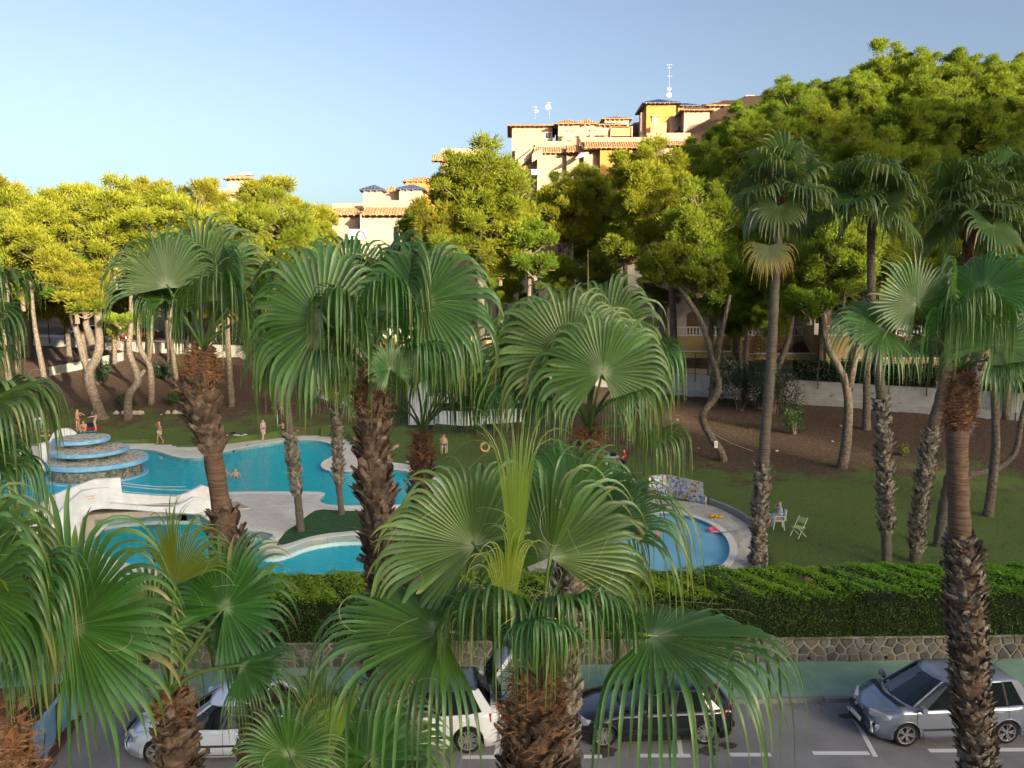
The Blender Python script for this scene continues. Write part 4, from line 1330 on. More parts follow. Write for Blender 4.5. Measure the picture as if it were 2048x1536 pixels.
p.hero((900, 780), -.4, (.4, .6, -.5), (0, 1, .4), 85, seed=7, lenf=1.9, grav=1.4)
p.hero((770, 800), -.1, (-.9, .2, .0), (0, 1, -.2), 80, seed=8, lenf=1.9, grav=1.4)
# --- right foreground palm
p = Palm((1922, 742), 14, [(1922, 744), (1921, 775), (1919, 815), (1916, 850), (1914, 880), (1916, 980), (1921, 1075), (1926, 1110), (1930, 1190), (1938, 1290), (1943, 1400), (1955, 1520), (1962, 1640)],
         [13, 22, 25, 21, 20, 20, 20, 27, 30, 30, 29, 29, 29], [(744, 850, 'husk'), (835, 875, 'red'), (1080, 1660, 'boot'), (1080, 1660, 'bootg')],
         "fan palm with bare striped brown stem above a rough trunk, before the minivan", 11, group=FRONT)
p.hero((1832, 607), -.3, (-.2, 1, .0), (.05, .35, -1), 100, seed=1, lenf=1.15, grav=.5, spread=155)
p.hero((1768, 656), -.2, (-1, .22, .0), (.1, .49, -.6), 112, seed=2, lenf=1.4, grav=.7, spread=150)
p.hero((1990, 690), -.4, (.75, .65, .0), (-.5, .2, -1), 105, seed=3, lenf=1.5, spread=155)
p.hero((1912, 600), -.1, (-.1, 1, .0), (.9, .1, -.6), 105, seed=4, lenf=1.9, grav=1.2)
p.hero((1965, 580), .1, (.3, 1, .1), (-.6, .3, -.7), 110, seed=5, lenf=1.8, grav=1.1)
p.hero((1950, 620), -.5, (.2, .8, -.5), (0, .6, .6), 100, seed=6, lenf=2.0, grav=1.5)
p.hero((1905, 640), -.5, (-.2, .8, -.5), (0, .6, .6), 95, seed=7, lenf=2.0, grav=1.5)
p.hero((2010, 640), .2, (.9, .4, .1), (-.2, .9, -.3), 100, seed=8, lenf=1.9, grav=1.3)
p.hero((1935, 590), .5, (.1, .8, .6), (0, .8, -.6), 100, seed=9, lenf=1.8, grav=1.2)
p.hero((2005, 720), -.3, (.6, .0, -.4), (0, 1, .0), 90, seed=10, lenf=1.8, grav=1.4)
p.hero((1870, 680), .5, (-.5, .2, .6), (0, 1, -.3), 90, seed=11, lenf=1.8, grav=1.4)

# --- garden palms: shared frond shapes, each frond still its own object
GARD = "tall slim palms in the pool garden"
CLS = [78, 60, 42, 25, 8, -12, -32]
VARS = {}
for ci, el in enumerate(CLS):
    for sd_ in range(2):
        rr = random.Random(ci * 7 + sd_)
        e = R_(el); l = 1.0
        pd = Vector((math.cos(e), 0, math.sin(e)))
        h = pd * l
        e2 = R_(el - 26)
        a = (math.cos(e2), 0, math.sin(e2)); nn = (-math.sin(e2), rr.uniform(-.5, .5), math.cos(e2))
        V, F, UV = frond_arrays(h, a, nn, .92, 34, 140, 500 + ci * 10 + sd_, lenf=1.42, grav=.75, split=.74, steps=9, fold=rr.uniform(0, .3))
        VARS[ci, sd_] = (np_mesh("frond", V, F, m_frond_far, UV, smooth=True), petiole_mb((0, 0, 0), h, a, .022).mesh("petiole", m_petiole, True))
def garden_crown(root, c, seed, n=26, scale=1.0, low=6):
    n = int(n * .72); scale *= 1.18
    rr = random.Random(seed)
    for i in range(n):
        t = (i + .5) / n
        ci = min(low, int(t * (low + .99)))
        me, pe = VARS[ci, rr.randint(0, 1)]
        o = obj("frond", me, root, c)
        o.rotation_euler = (R_(rr.uniform(-6, 6)), R_(rr.uniform(-8, 8)), R_(i * 137.5 + rr.uniform(-15, 15)))
        k = scale * rr.uniform(.88, 1.12)
        o.scale = (k, k, k)
        obj("petiole", pe, o)
specs = [
 ((1562, 392), 29.8, [(1562, 396), (1560, 425), (1556, 470), (1549, 590), (1541, 740), (1531, 860), (1526, 940), (1520, 1010), (1514, 1170)], [9, 13, 11, 12, 13, 14, 16, 17, 16], [(396, 425, 'husk'), (415, 470, 'red'), (935, 1170, 'bootfar')],
  "tall slim palm with one yellow-tipped frond hanging on its stem", 26, 1.0),
 ((1742, 410), 30.2, [(1742, 413), (1743, 440), (1742, 480), (1744, 620), (1755, 720), (1763, 800), (1768, 900), (1772, 1020), (1774, 1150)], [9, 12, 10, 11, 12, 14, 15, 14, 13], [(413, 440, 'husk'), (430, 455, 'red'), (805, 1065, 'bootfar')],
  "tall slim palm with crosshatched lower trunk, right of the yellow-tipped one", 27, 1.0),
 ((1942, 428), 30.5, [(1942, 432), (1940, 470), (1934, 540), (1922, 620), (1900, 710), (1880, 800), (1862, 870), (1845, 980), (1826, 1160)], [9, 13, 12, 12, 13, 14, 16, 16, 14], [(432, 470, 'husk'), (460, 540, 'red'), (860, 1095, 'bootfar')],
  "tall leaning garden palm meeting the hedge left of the minivan's palm", 26, 1.05),
 ((1985, 408), 32.5, [(1985, 410), (1982, 440), (1978, 520), (1966, 640), (1952, 740), (1930, 850), (1893, 990), (1866, 1160)], [9, 12, 12, 13, 14, 15, 15, 14], [(410, 440, 'husk'), (430, 520, 'red'), (660, 900, 'bootfar')],
  "tall leaning garden palm mostly hidden behind the right foreground palm", 26, 1.1),
 ((560, 715), 34.6, [(560, 718), (568, 750), (574, 800), (580, 870), (587, 925), (595, 990), (602, 1064)], [7, 8, 9, 12, 13, 10, 11], [(718, 740, 'husk'), (868, 992, 'bootfar')],
  "thin palm with a shaggy grey band round its trunk near the deck corner", 22, .95),
 ((670, 775), 37.5, [(670, 778), (672, 820), (675, 880), (677, 960), (680, 995), (684, 1038)], [6, 9, 10, 10, 8, 10], [(785, 968, 'bootfar')],
  "thin palm with a pale shaggy trunk at the turf's far edge", 20, .85),
]
for k, (cr, y, path, rp, zn, lab, nf, sc) in enumerate(specs):
    rp = [v * .74 for v in rp]
    q = Palm(cr, y, path, rp, zn, lab, 30 + k, group=GARD, name="tall_palm", mt=m_barkg)
    garden_crown(q.root, q.c, 60 + k, nf, sc)
    if k == 0:
        h = D(1538, 490, y - .35) - q.base
        put_frond(q.root, q.c, h, sv(.0, -1, -.1), sv(.1, .1, -1), 1.15, 40, 95, 77, m=m_frond_dry, lenf=1.35, grav=.5, label="fading frond with yellow tips hanging down the trunk")
def gp(px, py, z=None):
    """standing point on the ground under a pixel"""
    y = 30.0
    for _ in range(60):
        g_ = ground(D(px, py, y).x, y) if z is None else z
        y = lerp(y, G(px, py, g_).y, .6)
    q = D(px, py, y)
    return Vector((q.x, y, g_))
# ================================================================= PINES
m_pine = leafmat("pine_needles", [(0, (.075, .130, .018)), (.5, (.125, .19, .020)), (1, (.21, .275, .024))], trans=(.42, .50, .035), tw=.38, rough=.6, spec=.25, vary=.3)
m_pinebark = mat("pine_bark", (.19, .155, .125), .95, .15, col2=(.09, .07, .055), scale=7, detail=6, bump=.6, bscale=14, lo=.4, hi=.62)
m_pinebarkr = mat("pine_bark_red", (.26, .15, .09), .95, .15, col2=(.11, .07, .05), scale=7, detail=6, bump=.6, bscale=14)
m_dead = mat("dead_branches", (.17, .135, .10), .95, .1)
def crown_mesh(seed, rx, rz, nl, tufts, tz=.0, flat=.0, size=.34, lobe=(.9, 1.7), m=None, name="crown", gaps=.0):
    """a crown built from lobes of needle tufts on a skeleton of limbs, centred on its own middle"""
    rg = np.random.default_rng(seed)
    lob = []
    for i in range(nl):
        u = rg.normal(size=3); u /= np.linalg.norm(u)
        k = rg.uniform(.12, 1.0) ** .55
        r = rg.uniform(*lobe)
        c = np.array([u[0] * (rx - r * .6) * k, u[1] * (rx - r * .6) * k, u[2] * (rz - r * .6) * k])
        if c[2] < 0: c[:2] *= 1 - .25 * (-c[2] / rz)
        lob.append((c, r))
    W_ = np.array([r ** 2 for c, r in lob]); W_ /= W_.sum()
    which = rg.choice(nl, tufts, p=W_)
    C = np.array([lob[k][0] for k in which]); RR = np.array([lob[k][1] for k in which])[:, None]
    u = rg.normal(size=(tufts, 3)); u[:, 2] = u[:, 2] * .9 + .25
    u /= np.linalg.norm(u, axis=1)[:, None]
    # sub-clumps give each lobe its feathery relief
    sub = rg.normal(size=(nl * 9, 3)); sub /= np.linalg.norm(sub, axis=1)[:, None]
    pick = which * 9 + rg.integers(0, 9, tufts)
    sc_ = sub[pick]
    sc_[:, 2] = np.abs(sc_[:, 2]) * 1.0 - .25
    pos = C + sc_ * RR * .72 * np.array([1, 1, .95]) + u * RR * .55 * rg.uniform(.2, 1.15, tufts)[:, None]
    d = u * .8 + sc_ * .7 + np.array([0, 0, .55]) + rg.normal(size=(tufts, 3)) * .35
    d /= np.linalg.norm(d, axis=1)[:, None]
    t = np.cross(d, rg.normal(size=(tufts, 3))); t /= np.linalg.norm(t, axis=1)[:, None]
    s = size * rg.uniform(.6, 1.3, tufts)[:, None]
    w = s * .17
    b = np.cross(d, t)
    V = np.stack([pos - t * w, pos + t * w, pos + d * s + t * w * .3, pos - b * w, pos + b * w, pos + d * s * .95 - b * w * .3], 1).reshape(-1, 3)
    F = np.arange(6 * tufts).reshape(-1, 3)
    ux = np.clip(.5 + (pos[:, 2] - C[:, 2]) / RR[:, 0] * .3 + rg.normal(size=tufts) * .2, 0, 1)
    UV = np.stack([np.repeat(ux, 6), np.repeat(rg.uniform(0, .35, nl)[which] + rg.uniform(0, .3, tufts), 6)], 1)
    me = np_mesh(name, V, F, [m or m_pine], UV)
    return me, lob
def limbs_mesh(lob, rz, seed, tilt=0):
    rr = random.Random(seed)
    mb = MB()
    base = Vector((0, 0, -rz * 1.05))
    top = Vector((rr.uniform(-.4, .4), rr.uniform(-.4, .4), rz * .6))
    mb.tube(bez(base, Vector((rr.uniform(-.5, .5), rr.uniform(-.5, .5), 0)), top, 6), [.20, .18, .16, .13, .10, .07, .04], 6)
    for c, r in lob:
        c = Vector(c)
        z0_ = min(c.z - .4, rz * .4) - (c.xy.length) * .35
        s = Vector((0, 0, max(-rz, z0_)))
        mid = s.lerp(c, .5) + Vector((rr.uniform(-.3, .3), rr.uniform(-.3, .3), -.2))
        mb.tube(bez(s, mid, c, 4), [.075, .06, .045, .03, .015], 4, cap=False)
        for k in range(5):
            e = c + Vector((rr.uniform(-1, 1), rr.uniform(-1, 1), rr.uniform(-.7, .7))) * r * .9
            mb.tube([mid.lerp(c, rr.uniform(.3, 1)), e], [.02, .006], 3, cap=False)
    return mb.mesh("limbs", m_dead)
m_pinelit = leafmat("pine_needles_sunlit", [(0, (.13, .165, .018)), (.5, (.20, .225, .020)), (1, (.29, .30, .024))], trans=(.48, .50, .03), tw=.38, rough=.6, spec=.25, vary=.3)  # yellower copy of the needles: sunlight on lit pines put into the colour
CROWNS = []; LIT_CROWNS = []
for sd_, rx, rz, nl, tf in ((1, 4.2, 4.4, 95, 34000), (2, 3.6, 4.8, 85, 30000), (3, 4.6, 3.8, 95, 34000), (4, 3.9, 4.2, 85, 30000), (5, 3.0, 3.4, 50, 19000), (6, 4.4, 4.6, 80, 30000)):
    me, lob = crown_mesh(sd_, rx, rz, nl, tf, size=.27, lobe=(.55, 1.15))
    CROWNS.append((me, limbs_mesh(lob, rz, sd_), rx, rz))
    gm = me.copy(); gm.materials.clear(); gm.materials.append(m_pinelit); LIT_CROWNS.append(gm)
SMALL = []
for sd_, rx, rz, nl, tf in ((11, 1.7, 1.1, 16, 6600), (12, 1.3, 1.3, 14, 6200), (13, 2.1, 1.0, 18, 7200)):
    me, lob = crown_mesh(sd_, rx, rz, nl, tf, size=.24, lobe=(.35, .65))
    SMALL.append((me, limbs_mesh(lob, rz, sd_), rx, rz))
def pine(crowns, y, trunk, rtr, label, group=None, seed=0, bark=None, name="pine_tree", limbs=(), yb=None, lit_tint=False):
    lit_tint = lit_tint or group in ('pines at the edge of the lawn', 'pines massed behind the front row') or 'sunlit' in label
    bark = bark or None
    """crowns: (px, py, size px (half width), variant, dy); trunk: px points top->down, last one the foot"""
    rr = random.Random(seed * 31 + 5)
    fx, fy = trunk[-1]
    if y is None:
        y = gp(fx, fy).y
    f = D(fx, fy, y)
    gz = ground(f.x, y)
    base = Vector((f.x, y, gz))
    root = empty(name, base, 0, label, "pine tree", group)
    pts = [D(a, b_, y) - base for a, b_ in trunk]
    pts[-1].z = -.25
    n_ = len(pts)
    rads = [rtr * (.45 + .55 * i / (n_ - 1)) * y / FPX for i in range(n_)]
    # smooth the path
    sp, sr = [], []
    for i in range(n_ - 1):
        p0, p1, p2, p3 = pts[max(i - 1, 0)], pts[i], pts[i + 1], pts[min(i + 2, n_ - 1)]
        for k in range(4):
            t = k / 4
            sp.append(.5 * ((2 * p1) + (p2 - p0) * t + (2 * p0 - 5 * p1 + 4 * p2 - p3) * t * t + (3 * p1 - p0 - 3 * p2 + p3) * t ** 3))
            sr.append(lerp(rads[i], rads[i + 1], t))
    sp.append(pts[-1]); sr.append(rads[-1] * 1.35)
    MB().tube(sp, sr, 9, jit=.09, rnd=rr).build("trunk", bark or m_pinebark, root, smooth=True)
    for lm in limbs:
        lp_ = [D(a, b_, y) - base for a, b_ in lm]
        k = len(lp_)
        MB().tube(lp_, [rtr * y / FPX * (.35 + .35 * i / max(1, k - 1)) for i in range(k)], 7, jit=.08, rnd=rr).build("limb", bark or m_pinebark, root, smooth=True)
    for (cx, cy, hw, var, dy) in crowns:
        lst = SMALL if var >= 10 else CROWNS
        me, lm, rx, rz = lst[var % 10]
        if lit_tint and var < 10: me = LIT_CROWNS[var]
        c = D(cx, cy, y + dy) - base
        k = hw * (y + dy) / FPX / rx
        o = tag(obj("crown", me, root, c, rr.uniform(0, 6.28)), kind=None)
        o.scale = (k, k, k * rr.uniform(.95, 1.1))
        l = obj("branches", lm, root, c)
        l.rotation_euler = o.rotation_euler; l.scale = o.scale
    return root
LG = "pines at the edge of the lawn"
BG = "pines massed behind the front row"
# left front row (lit)
pine([(40, 500, 100, 0, 0), (-20, 470, 90, 1, 2)], 66, [(20, 520), (12, 620), (8, 700), (18, 770), (22, 850)], 9, "pine at the far left edge with a pale sunlit trunk", LG, 1)
pine([(110, 470, 92, 2, 0), (150, 560, 70, 4, -1)], None, [(62, 560), (68, 640), (78, 700), (92, 780), (90, 838)], 7, "slim pine with a leaning sunlit trunk, second from the left edge", LG, 2)
pine([(225, 465, 95, 0, 0), (170, 610, 38, 10, -1), (140, 560, 50, 11, -1)], None, [(212, 520), (196, 600), (198, 700), (178, 745), (190, 800), (207, 836)], 12, "forked pine with a thick pale trunk standing on the lawn behind the fountain", LG, 3, bark=m_pinebark,
     limbs=[[(130, 590), (150, 650), (168, 720), (181, 752)], [(170, 600), (172, 650), (186, 690)]])
pine([(330, 470, 95, 5, 0), (240, 640, 34, 12, -1)], None, [(262, 560), (262, 650), (258, 700), (276, 760), (258, 790), (256, 838)], 9, "crooked pine with an S-bent trunk beside the stone-edged shrub", LG, 4, limbs=[[(290, 740), (280, 752), (274, 765)]])
pine([(300, 520, 80, 3, 0)], None, [(276, 560), (274, 640), (282, 700), (300, 735), (303, 808)], 7, "pine with a low V-shaped fork between the two round shrubs", LG, 5, limbs=[[(304, 610), (303, 680), (297, 730)]])
pine([(395, 475, 85, 1, 0)], 72, [(345, 540), (340, 650), (345, 700), (356, 790)], 5, "thin leaning pine behind the trunk of the left palm", LG, 6)
pine([(470, 480, 88, 2, 0)], None, [(462, 540), (455, 650), (458, 720), (464, 812)], 7, "pine with a straight speckled trunk just right of the left palm", LG, 7)
pine([(560, 475, 88, 0, 0)], None, [(548, 540), (545, 650), (552, 720), (560, 800), (572, 828)], 11, "pine with a thick grey trunk behind the garden shower", LG, 8)
# left back rows
rr = random.Random(9)
left_back = [(-60, 480, 85, 84), (10, 475, 85, 84), (75, 450, 78, 86), (150, 450, 80, 85), (225, 440, 74, 88), (300, 435, 80, 86), (365, 460, 70, 86), (420, 450, 68, 90), (480, 445, 75, 86), (545, 430, 74, 88), (610, 460, 68, 84),
             (40, 560, 100, 80), (130, 560, 90, 82), (230, 560, 90, 82), (330, 560, 85, 82), (430, 560, 90, 80), (530, 560, 90, 80), (620, 520, 75, 80)]
for i, (a, b_, w, y) in enumerate(left_back):
    g_ = D(a, b_, y)
    fz = ground(g_.x, y)
    fy_ = 768 - (FPX * math.tan(math.atan2(fz - CAMH, y) + PITCH))
    dx = rr.uniform(-25, 25)
    pine([(a, b_, w, i % 6, 0)], y, [(a, b_ - 20), (a + dx * .4, (b_ + fy_) / 2), (a + dx, fy_)], 6, "sunlit yellow-green pine massed behind the front row at left", BG, 20 + i)
# dark understory at far left
# centre
pine([(955, 405, 112, 0, 0), (880, 450, 62, 4, -1), (1000, 470, 80, 3, 0), (905, 490, 60, 10, -1), (940, 360, 70, 2, 0)], 73, [(965, 400), (960, 560), (962, 700), (962, 830), (968, 900)], 14, "large sunlit pine in the centre below the peach houses", None, 50)
pine([(1300, 385, 92, 0, 0), (1265, 340, 52, 4, 0), (1240, 500, 60, 12, -1)], 72, [(1305, 330), (1315, 430), (1335, 500), (1345, 600), (1350, 760)], 8, "pine with a round sunlit top right of the flower spike, below the orange tower", None, 64)
pine([(1330, 530, 66, 10, 0), (1400, 560, 70, 12, 0)], None, [(1340, 520), (1350, 560), (1400, 640), (1425, 720), (1437, 780), (1405, 830), (1420, 870), (1442, 905), (1448, 922)], 9,
     "pine with a boldly S-curved trunk carrying a small sign", None, 51, limbs=[[(1460, 590), (1445, 660), (1430, 715)]])
pine([(1130, 430, 85, 2, 0), (1165, 395, 62, 5, 2)], 79, [(1140, 440), (1145, 600), (1150, 760)], 9, "dark pine behind the centre palm between the two sunlit crowns", None, 52)
pine([(1200, 440, 75, 3, 0)], 82, [(1195, 440), (1195, 600), (1198, 740)], 8, "dark pine between the centre palm's flower spike and the curved pine", None, 53)
pine([(1070, 530, 62, 12, 0), (1050, 480, 60, 10, 0)], 72, [(1060, 470), (1058, 600), (1055, 780)], 6, "low shaded pine crown left of the flower spike", None, 54)
RGR = "pines on the slope at right"
pine([(1440, 560, 85, 3, 0), (1400, 470, 80, 1, 1)], 66, [(1470, 480), (1452, 600), (1440, 680), (1428, 760), (1424, 860)], 9, "shaded pine whose dark trunk rises beside the S-curved one", RGR, 55)
pine([(1580, 560, 80, 2, 0), (1600, 470, 95, 0, 1)], 64, [(1600, 470), (1585, 620), (1570, 700), (1522, 800), (1518, 826)], 9, "shaded pine leaning behind the yellow-tipped slim palm", RGR, 56)
pine([(1620, 610, 70, 12, 0), (1690, 520, 90, 5, 1)], None, [(1640, 600), (1655, 690), (1692, 770), (1695, 860), (1683, 936)], 11, "forked pine with a rough grey trunk on the pine litter", RGR, 57, limbs=[[(1725, 640), (1712, 710), (1698, 775)]])
pine([(1735, 500, 95, 1, 0)], None, [(1732, 560), (1734, 700), (1733, 800), (1733, 858)], 9, "straight pine just left of the crosshatched palm trunk", RGR, 58)
pine([(1800, 540, 90, 3, 0)], 64, [(1785, 560), (1782, 700), (1780, 815)], 7, "thin pine right of the crosshatched palm trunk", RGR, 59)
pine([(1960, 560, 90, 0, 0)], None, [(1985, 560), (1986, 700), (1990, 820), (1990, 920), (1975, 1032)], 10, "pine with a smooth blue-grey trunk right of the right foreground palm", RGR, 60)
pine([(2120, 540, 110, 2, 0)], None, [(2100, 560), (2080, 700), (2045, 830), (2032, 900), (2000, 935), (1960, 945), (1930, 960), (1925, 1010)], 8, "pine at the right edge with a trunk bent almost level above the ground", RGR, 61)
pine([(1880, 560, 85, 5, 0)], 62, [(1890, 560), (1885, 700), (1880, 830)], 7, "shaded pine behind the leaning garden palms at right", RGR, 62)
for i, (a, b_, w, yy) in enumerate([(1490, 600, 55, 66), (1545, 640, 45, 62), (1640, 560, 70, 66), (1700, 610, 45, 64), (1860, 630, 55, 60), (1930, 600, 60, 62), (1990, 650, 50, 58), (1420, 540, 55, 70), (1780, 630, 42, 66)]):
    pine([(a, b_, w, (i * 5) % 6, 0), (a + 30, b_ - 60, w * .9, (i + 2) % 6, 1)], yy, [(a + 15, b_ - 60), (a + 5, b_ + 40), (a, b_ + 190)], 6, "low shaded pine in front of the terrace houses at right", "low shaded pines before the terrace houses", 300 + i)
pine([(2040, 600, 80, 2, 0)], 56, [(2030, 620), (2020, 700), (2010, 850)], 7, "shaded pine close to the wall at the right edge", RGR, 63)
HG = "pines massed on the hillside at right"
hill = []
rr = random.Random(21)
sky_x = [1370, 1420, 1480, 1560, 1640, 1730, 1830, 1930, 2040, 2140]
sky_y = [330, 255, 215, 160, 150, 105, 105, 125, 120, 120]
for row, (y, dyy) in enumerate([(78, 250), (86, 175), (96, 95), (108, 40), (118, 0)]):
    a = 1390 + (row % 2) * 45
    while a < 2160:
        top = interp(a, sky_x, sky_y)
        w = 4.3 * FPX / y * rr.uniform(.85, 1.1)
        cy_ = top + w * .95 + dyy + rr.uniform(-18, 18)
        if cy_ < 620: hill.append((a, cy_, w, y))
        a += w * 1.15
for i, (a, b_, w, y) in enumerate(hill):
    pine([(a, b_, w, rr.randint(0, 5), rr.uniform(-2, 2))], y, [(a, b_ - 10), (a + rr.uniform(-8, 8), b_ + w * 1.1), (a + rr.uniform(-12, 12), b_ + w * 1.9)], 7, "green pine massed on the hillside at right", HG, 100 + i)
for i, (a, b_, w, y) in enumerate([(1070, 440, 50, 88), (1120, 410, 45, 92), (1250, 450, 60, 88), (1350, 450, 60, 90), (1180, 480, 60, 86), (1330, 560, 60, 80), (1000, 560, 55, 84), (830, 470, 40, 92), (850, 440, 40, 90), (1200, 560, 50, 80), (1480, 640, 50, 70), (1120, 560, 50, 78)]):
    pine([(a, b_, w, i % 6, 0)], y, [(a, b_ - 10), (a, b_ + w * 1.2), (a + 5, b_ + w * 2)], 6, "dark pine in the middle of the row below the houses", "dark pines below the houses", 200 + i)

# ================================================================= SHRUBS
m_shrub = leafmat("shrub_leaf", [(0, (.020, .050, .012)), (1, (.045, .09, .02))], trans=(.1, .2, .02), tw=.2, rough=.5, vary=.5)
m_shrubd = leafmat("dark_shrub_leaf", [(0, (.010, .026, .012)), (1, (.022, .045, .018))], trans=(.05, .1, .02), tw=.15, rough=.5, vary=.4)
def shrub(px, py, w, h, y, label, seed, m=None, cat="shrub", name="shrub", size=.16, group=None, dens=1):
    rg = np.random.default_rng(seed)
    f = D(px, py, y)
    gz = ground(f.x, y)
    root = empty(name, (f.x, y, gz), 0, label, cat, group)
    W2, H = w * y / FPX / 2, h * y / FPX
    n_ = int(1400 * dens)
    nl = 9
    lc = np.stack([rg.uniform(-W2 * .7, W2 * .7, nl), rg.uniform(-W2 * .6, W2 * .6, nl), rg.uniform(.25, .85, nl) * H], 1)
    lr = rg.uniform(.3, .5, nl) * min(W2 * 1.3, H)
    k = rg.integers(0, nl, n_)
    u = rg.normal(size=(n_, 3)); u /= np.linalg.norm(u, axis=1)[:, None]
    P = lc[k] + u * lr[k][:, None] * rg.uniform(.6, 1.05, n_)[:, None]
    P[:, 2] = np.clip(P[:, 2], .02, None)
    N = u + rg.normal(size=(n_, 3)) * .5; N /= np.linalg.norm(N, axis=1)[:, None]
    o = leaf_cloud("foliage", P, N, size, m or m_shrub, root, rg)
    mb = MB()
    for i in range(7):
        c = Vector(lc[i])
        mb.tube([(c.x * .15, c.y * .15, -.1), (c.x * .5, c.y * .5, c.z * .5), c], [.04, .03, .012], 4, cap=False)
    mb.build("stems", m_dead, root)
    return root
shrub(250, 812, 40, 28, 66, "low green shrub ringed by pale stones beside the crooked pine", 1)
shrub(352, 812, 42, 24, 67, "low green shrub ringed by pale stones left of the left palm's trunk", 2)
shrub(1560, 815, 110, 95, 62, "dark leafy shrub against the boundary wall behind the slim palm", 3, m_shrubd, dens=4)
shrub(1480, 815, 120, 110, 64, "large dark leafy shrub filling the wall foot left of the yellow-tipped palm", 4, m_shrubd, dens=5)
shrub(1590, 845, 50, 60, 56, "small airy green shrub right of the slim palm stem on the litter", 5, m_shrub, dens=1)
shrub(1805, 925, 30, 22, 50, "tuft of yellow-green weeds on the sunlit litter between two palm trunks", 6, leafmat("weed", [(0, (.10, .13, .02)), (1, (.16, .18, .03))], trans=(.2, .25, .03)), "weeds", "weed_tuft", .12, dens=.35)
shrub(200, 795, 40, 50, 74, "dark bush on the litter slope behind the forked pine", 7, m_shrubd, dens=1.5)
shrub(330, 770, 60, 35, 76, "dark low bush on the slope behind the left palm", 8, m_shrubd, dens=1.5)
shrub(600, 700, 120, 60, 78, "dark bushes below the street wall behind the left-centre palm", 9, m_shrubd, dens=4)
shrub(860, 770, 150, 60, 73, "dark bush mass behind the white pool house", 10, m_shrubd, dens=5)
shrub(1120, 770, 170, 60, 71, "dark bush mass behind the centre palm", 11, m_shrubd, dens=5)
# pale stones round the shrubs
m_lime = mat("pale_stone", (.50, .45, .36), .9, .2, col2=(.38, .34, .27), scale=5, bump=.3)
rr = random.Random(8)
for k, (px, py, w) in enumerate([(232, 813, 13), (248, 810, 10), (268, 812, 22), (280, 806, 18), (335, 812, 10), (350, 814, 13), (362, 813, 10), (186, 811, 11), (245, 806, 8)]):
    y = 64.5
    f = D(px, py, y)
    r = w * y / FPX / 2
    mb = MB().lathe([(r * .7, -.1), (r, .05), (r * .8, .2), (r * .35, .28), (0, .3)], 8)
    mb.v = [(a * rr.uniform(.8, 1.2), b_ * rr.uniform(.5, .9), c * rr.uniform(.8, 1.1)) for a, b_, c in mb.v]
    tag(mb.build("edging_stone", m_lime, loc=(f.x, y, ground(f.x, y))), "pale limestone lump edging a low shrub at the back of the lawn", "stone", "pale stones round the shrubs")

# ================================================================= BOUNDARY WALL, FENCE, STREET
m_wallw = mat("weathered_white_wall", (.46, .45, .42), .9, .2, col2=(.34, .33, .31), scale=1.2, detail=8, bump=.1, col3=(.17, .16, .15), scale3=1.8, lo3=.62, hi3=.74)
m_fence = mat("dark_fence", (.02, .022, .02), .6, .3)
bw = empty("boundary_wall", (0, 0, 0), label="long weathered white wall along the upper street behind the pines", cat="wall")
for i in range(len(WX) - 1):
    n_ = 4
    for k in range(n_):
        t0, t1 = k / n_, (k + 1) / n_
        x0_, x1_ = lerp(WX[i], WX[i + 1], t0), lerp(WX[i], WX[i + 1], t1)
        y0_, y1_ = yw(x0_), yw(x1_)
        a = Vector((x0_, y0_)); b_ = Vector((x1_, y1_)); d = (b_ - a).normalized(); nn = Vector((-d.y, d.x))
        def blk(off, th, za0, za1, zb0, zb1, m, name):
            p = [a + nn * off, b_ + nn * off, b_ + nn * (off + th), a + nn * (off + th)]
            mb = MB().add([(q.x, q.y, z) for q, z in zip(p, (za0, zb0, zb0, za0))] + [(q.x, q.y, z) for q, z in zip(p, (za1, zb1, zb1, za1))],
                          [(0, 3, 2, 1), (4, 5, 6, 7), (0, 1, 5, 4), (1, 2, 6, 5), (2, 3, 7, 6), (3, 0, 4, 7)])
            mb.build(name, m, bw)
        if x0_ > 5:
            blk(-.55, .5, zb(x0_) - .6, zb(x0_) + .45, zb(x1_) - .6, zb(x1_) + .45, m_wallw, "lower_ledge")
            blk(-.05, .3, zb(x0_) - .6, zt(x0_) + .02, zb(x1_) - .6, zt(x1_) + .02, m_wallw, "wall_panel")
        else:
            blk(-.05, .3, zb(x0_) - .6, zt(x0_) + .05, zb(x1_) - .6, zt(x1_) + .05, m_wallw, "wall_panel")
def fence_run(x0_, x1_, hh, step, label, dy=-.25, zf=zt):
    root = empty("wire_fence", (x0_, yw(x0_) + dy, 0), 0, label, "fence")
    n_ = int((x1_ - x0_) / step)
    for i in range(n_ + 1):
        x = x0_ + i * step
        MB().box((x - x0_, yw(x) - yw(x0_), zf(x) + hh / 2 - .3), (.07, .07, hh + .6)).build("fence_post", m_fence, root)
    for zz in (.1, hh * .5, hh):
        pts = [(x0_ + i * step - x0_, yw(x0_ + i * step) - yw(x0_), zf(x0_ + i * step) + zz) for i in range(n_ + 1)]
        MB().tube(pts, .02, 4).build("fence_rail", m_fence, root)
fence_run(-60, -24, 1.9, 2.4, "dark wire fence on the street wall at left, seen between pine trunks")
fence_run(14.5, 50, 2.0, 2.2, "dark wire fence standing before the street wall at right")
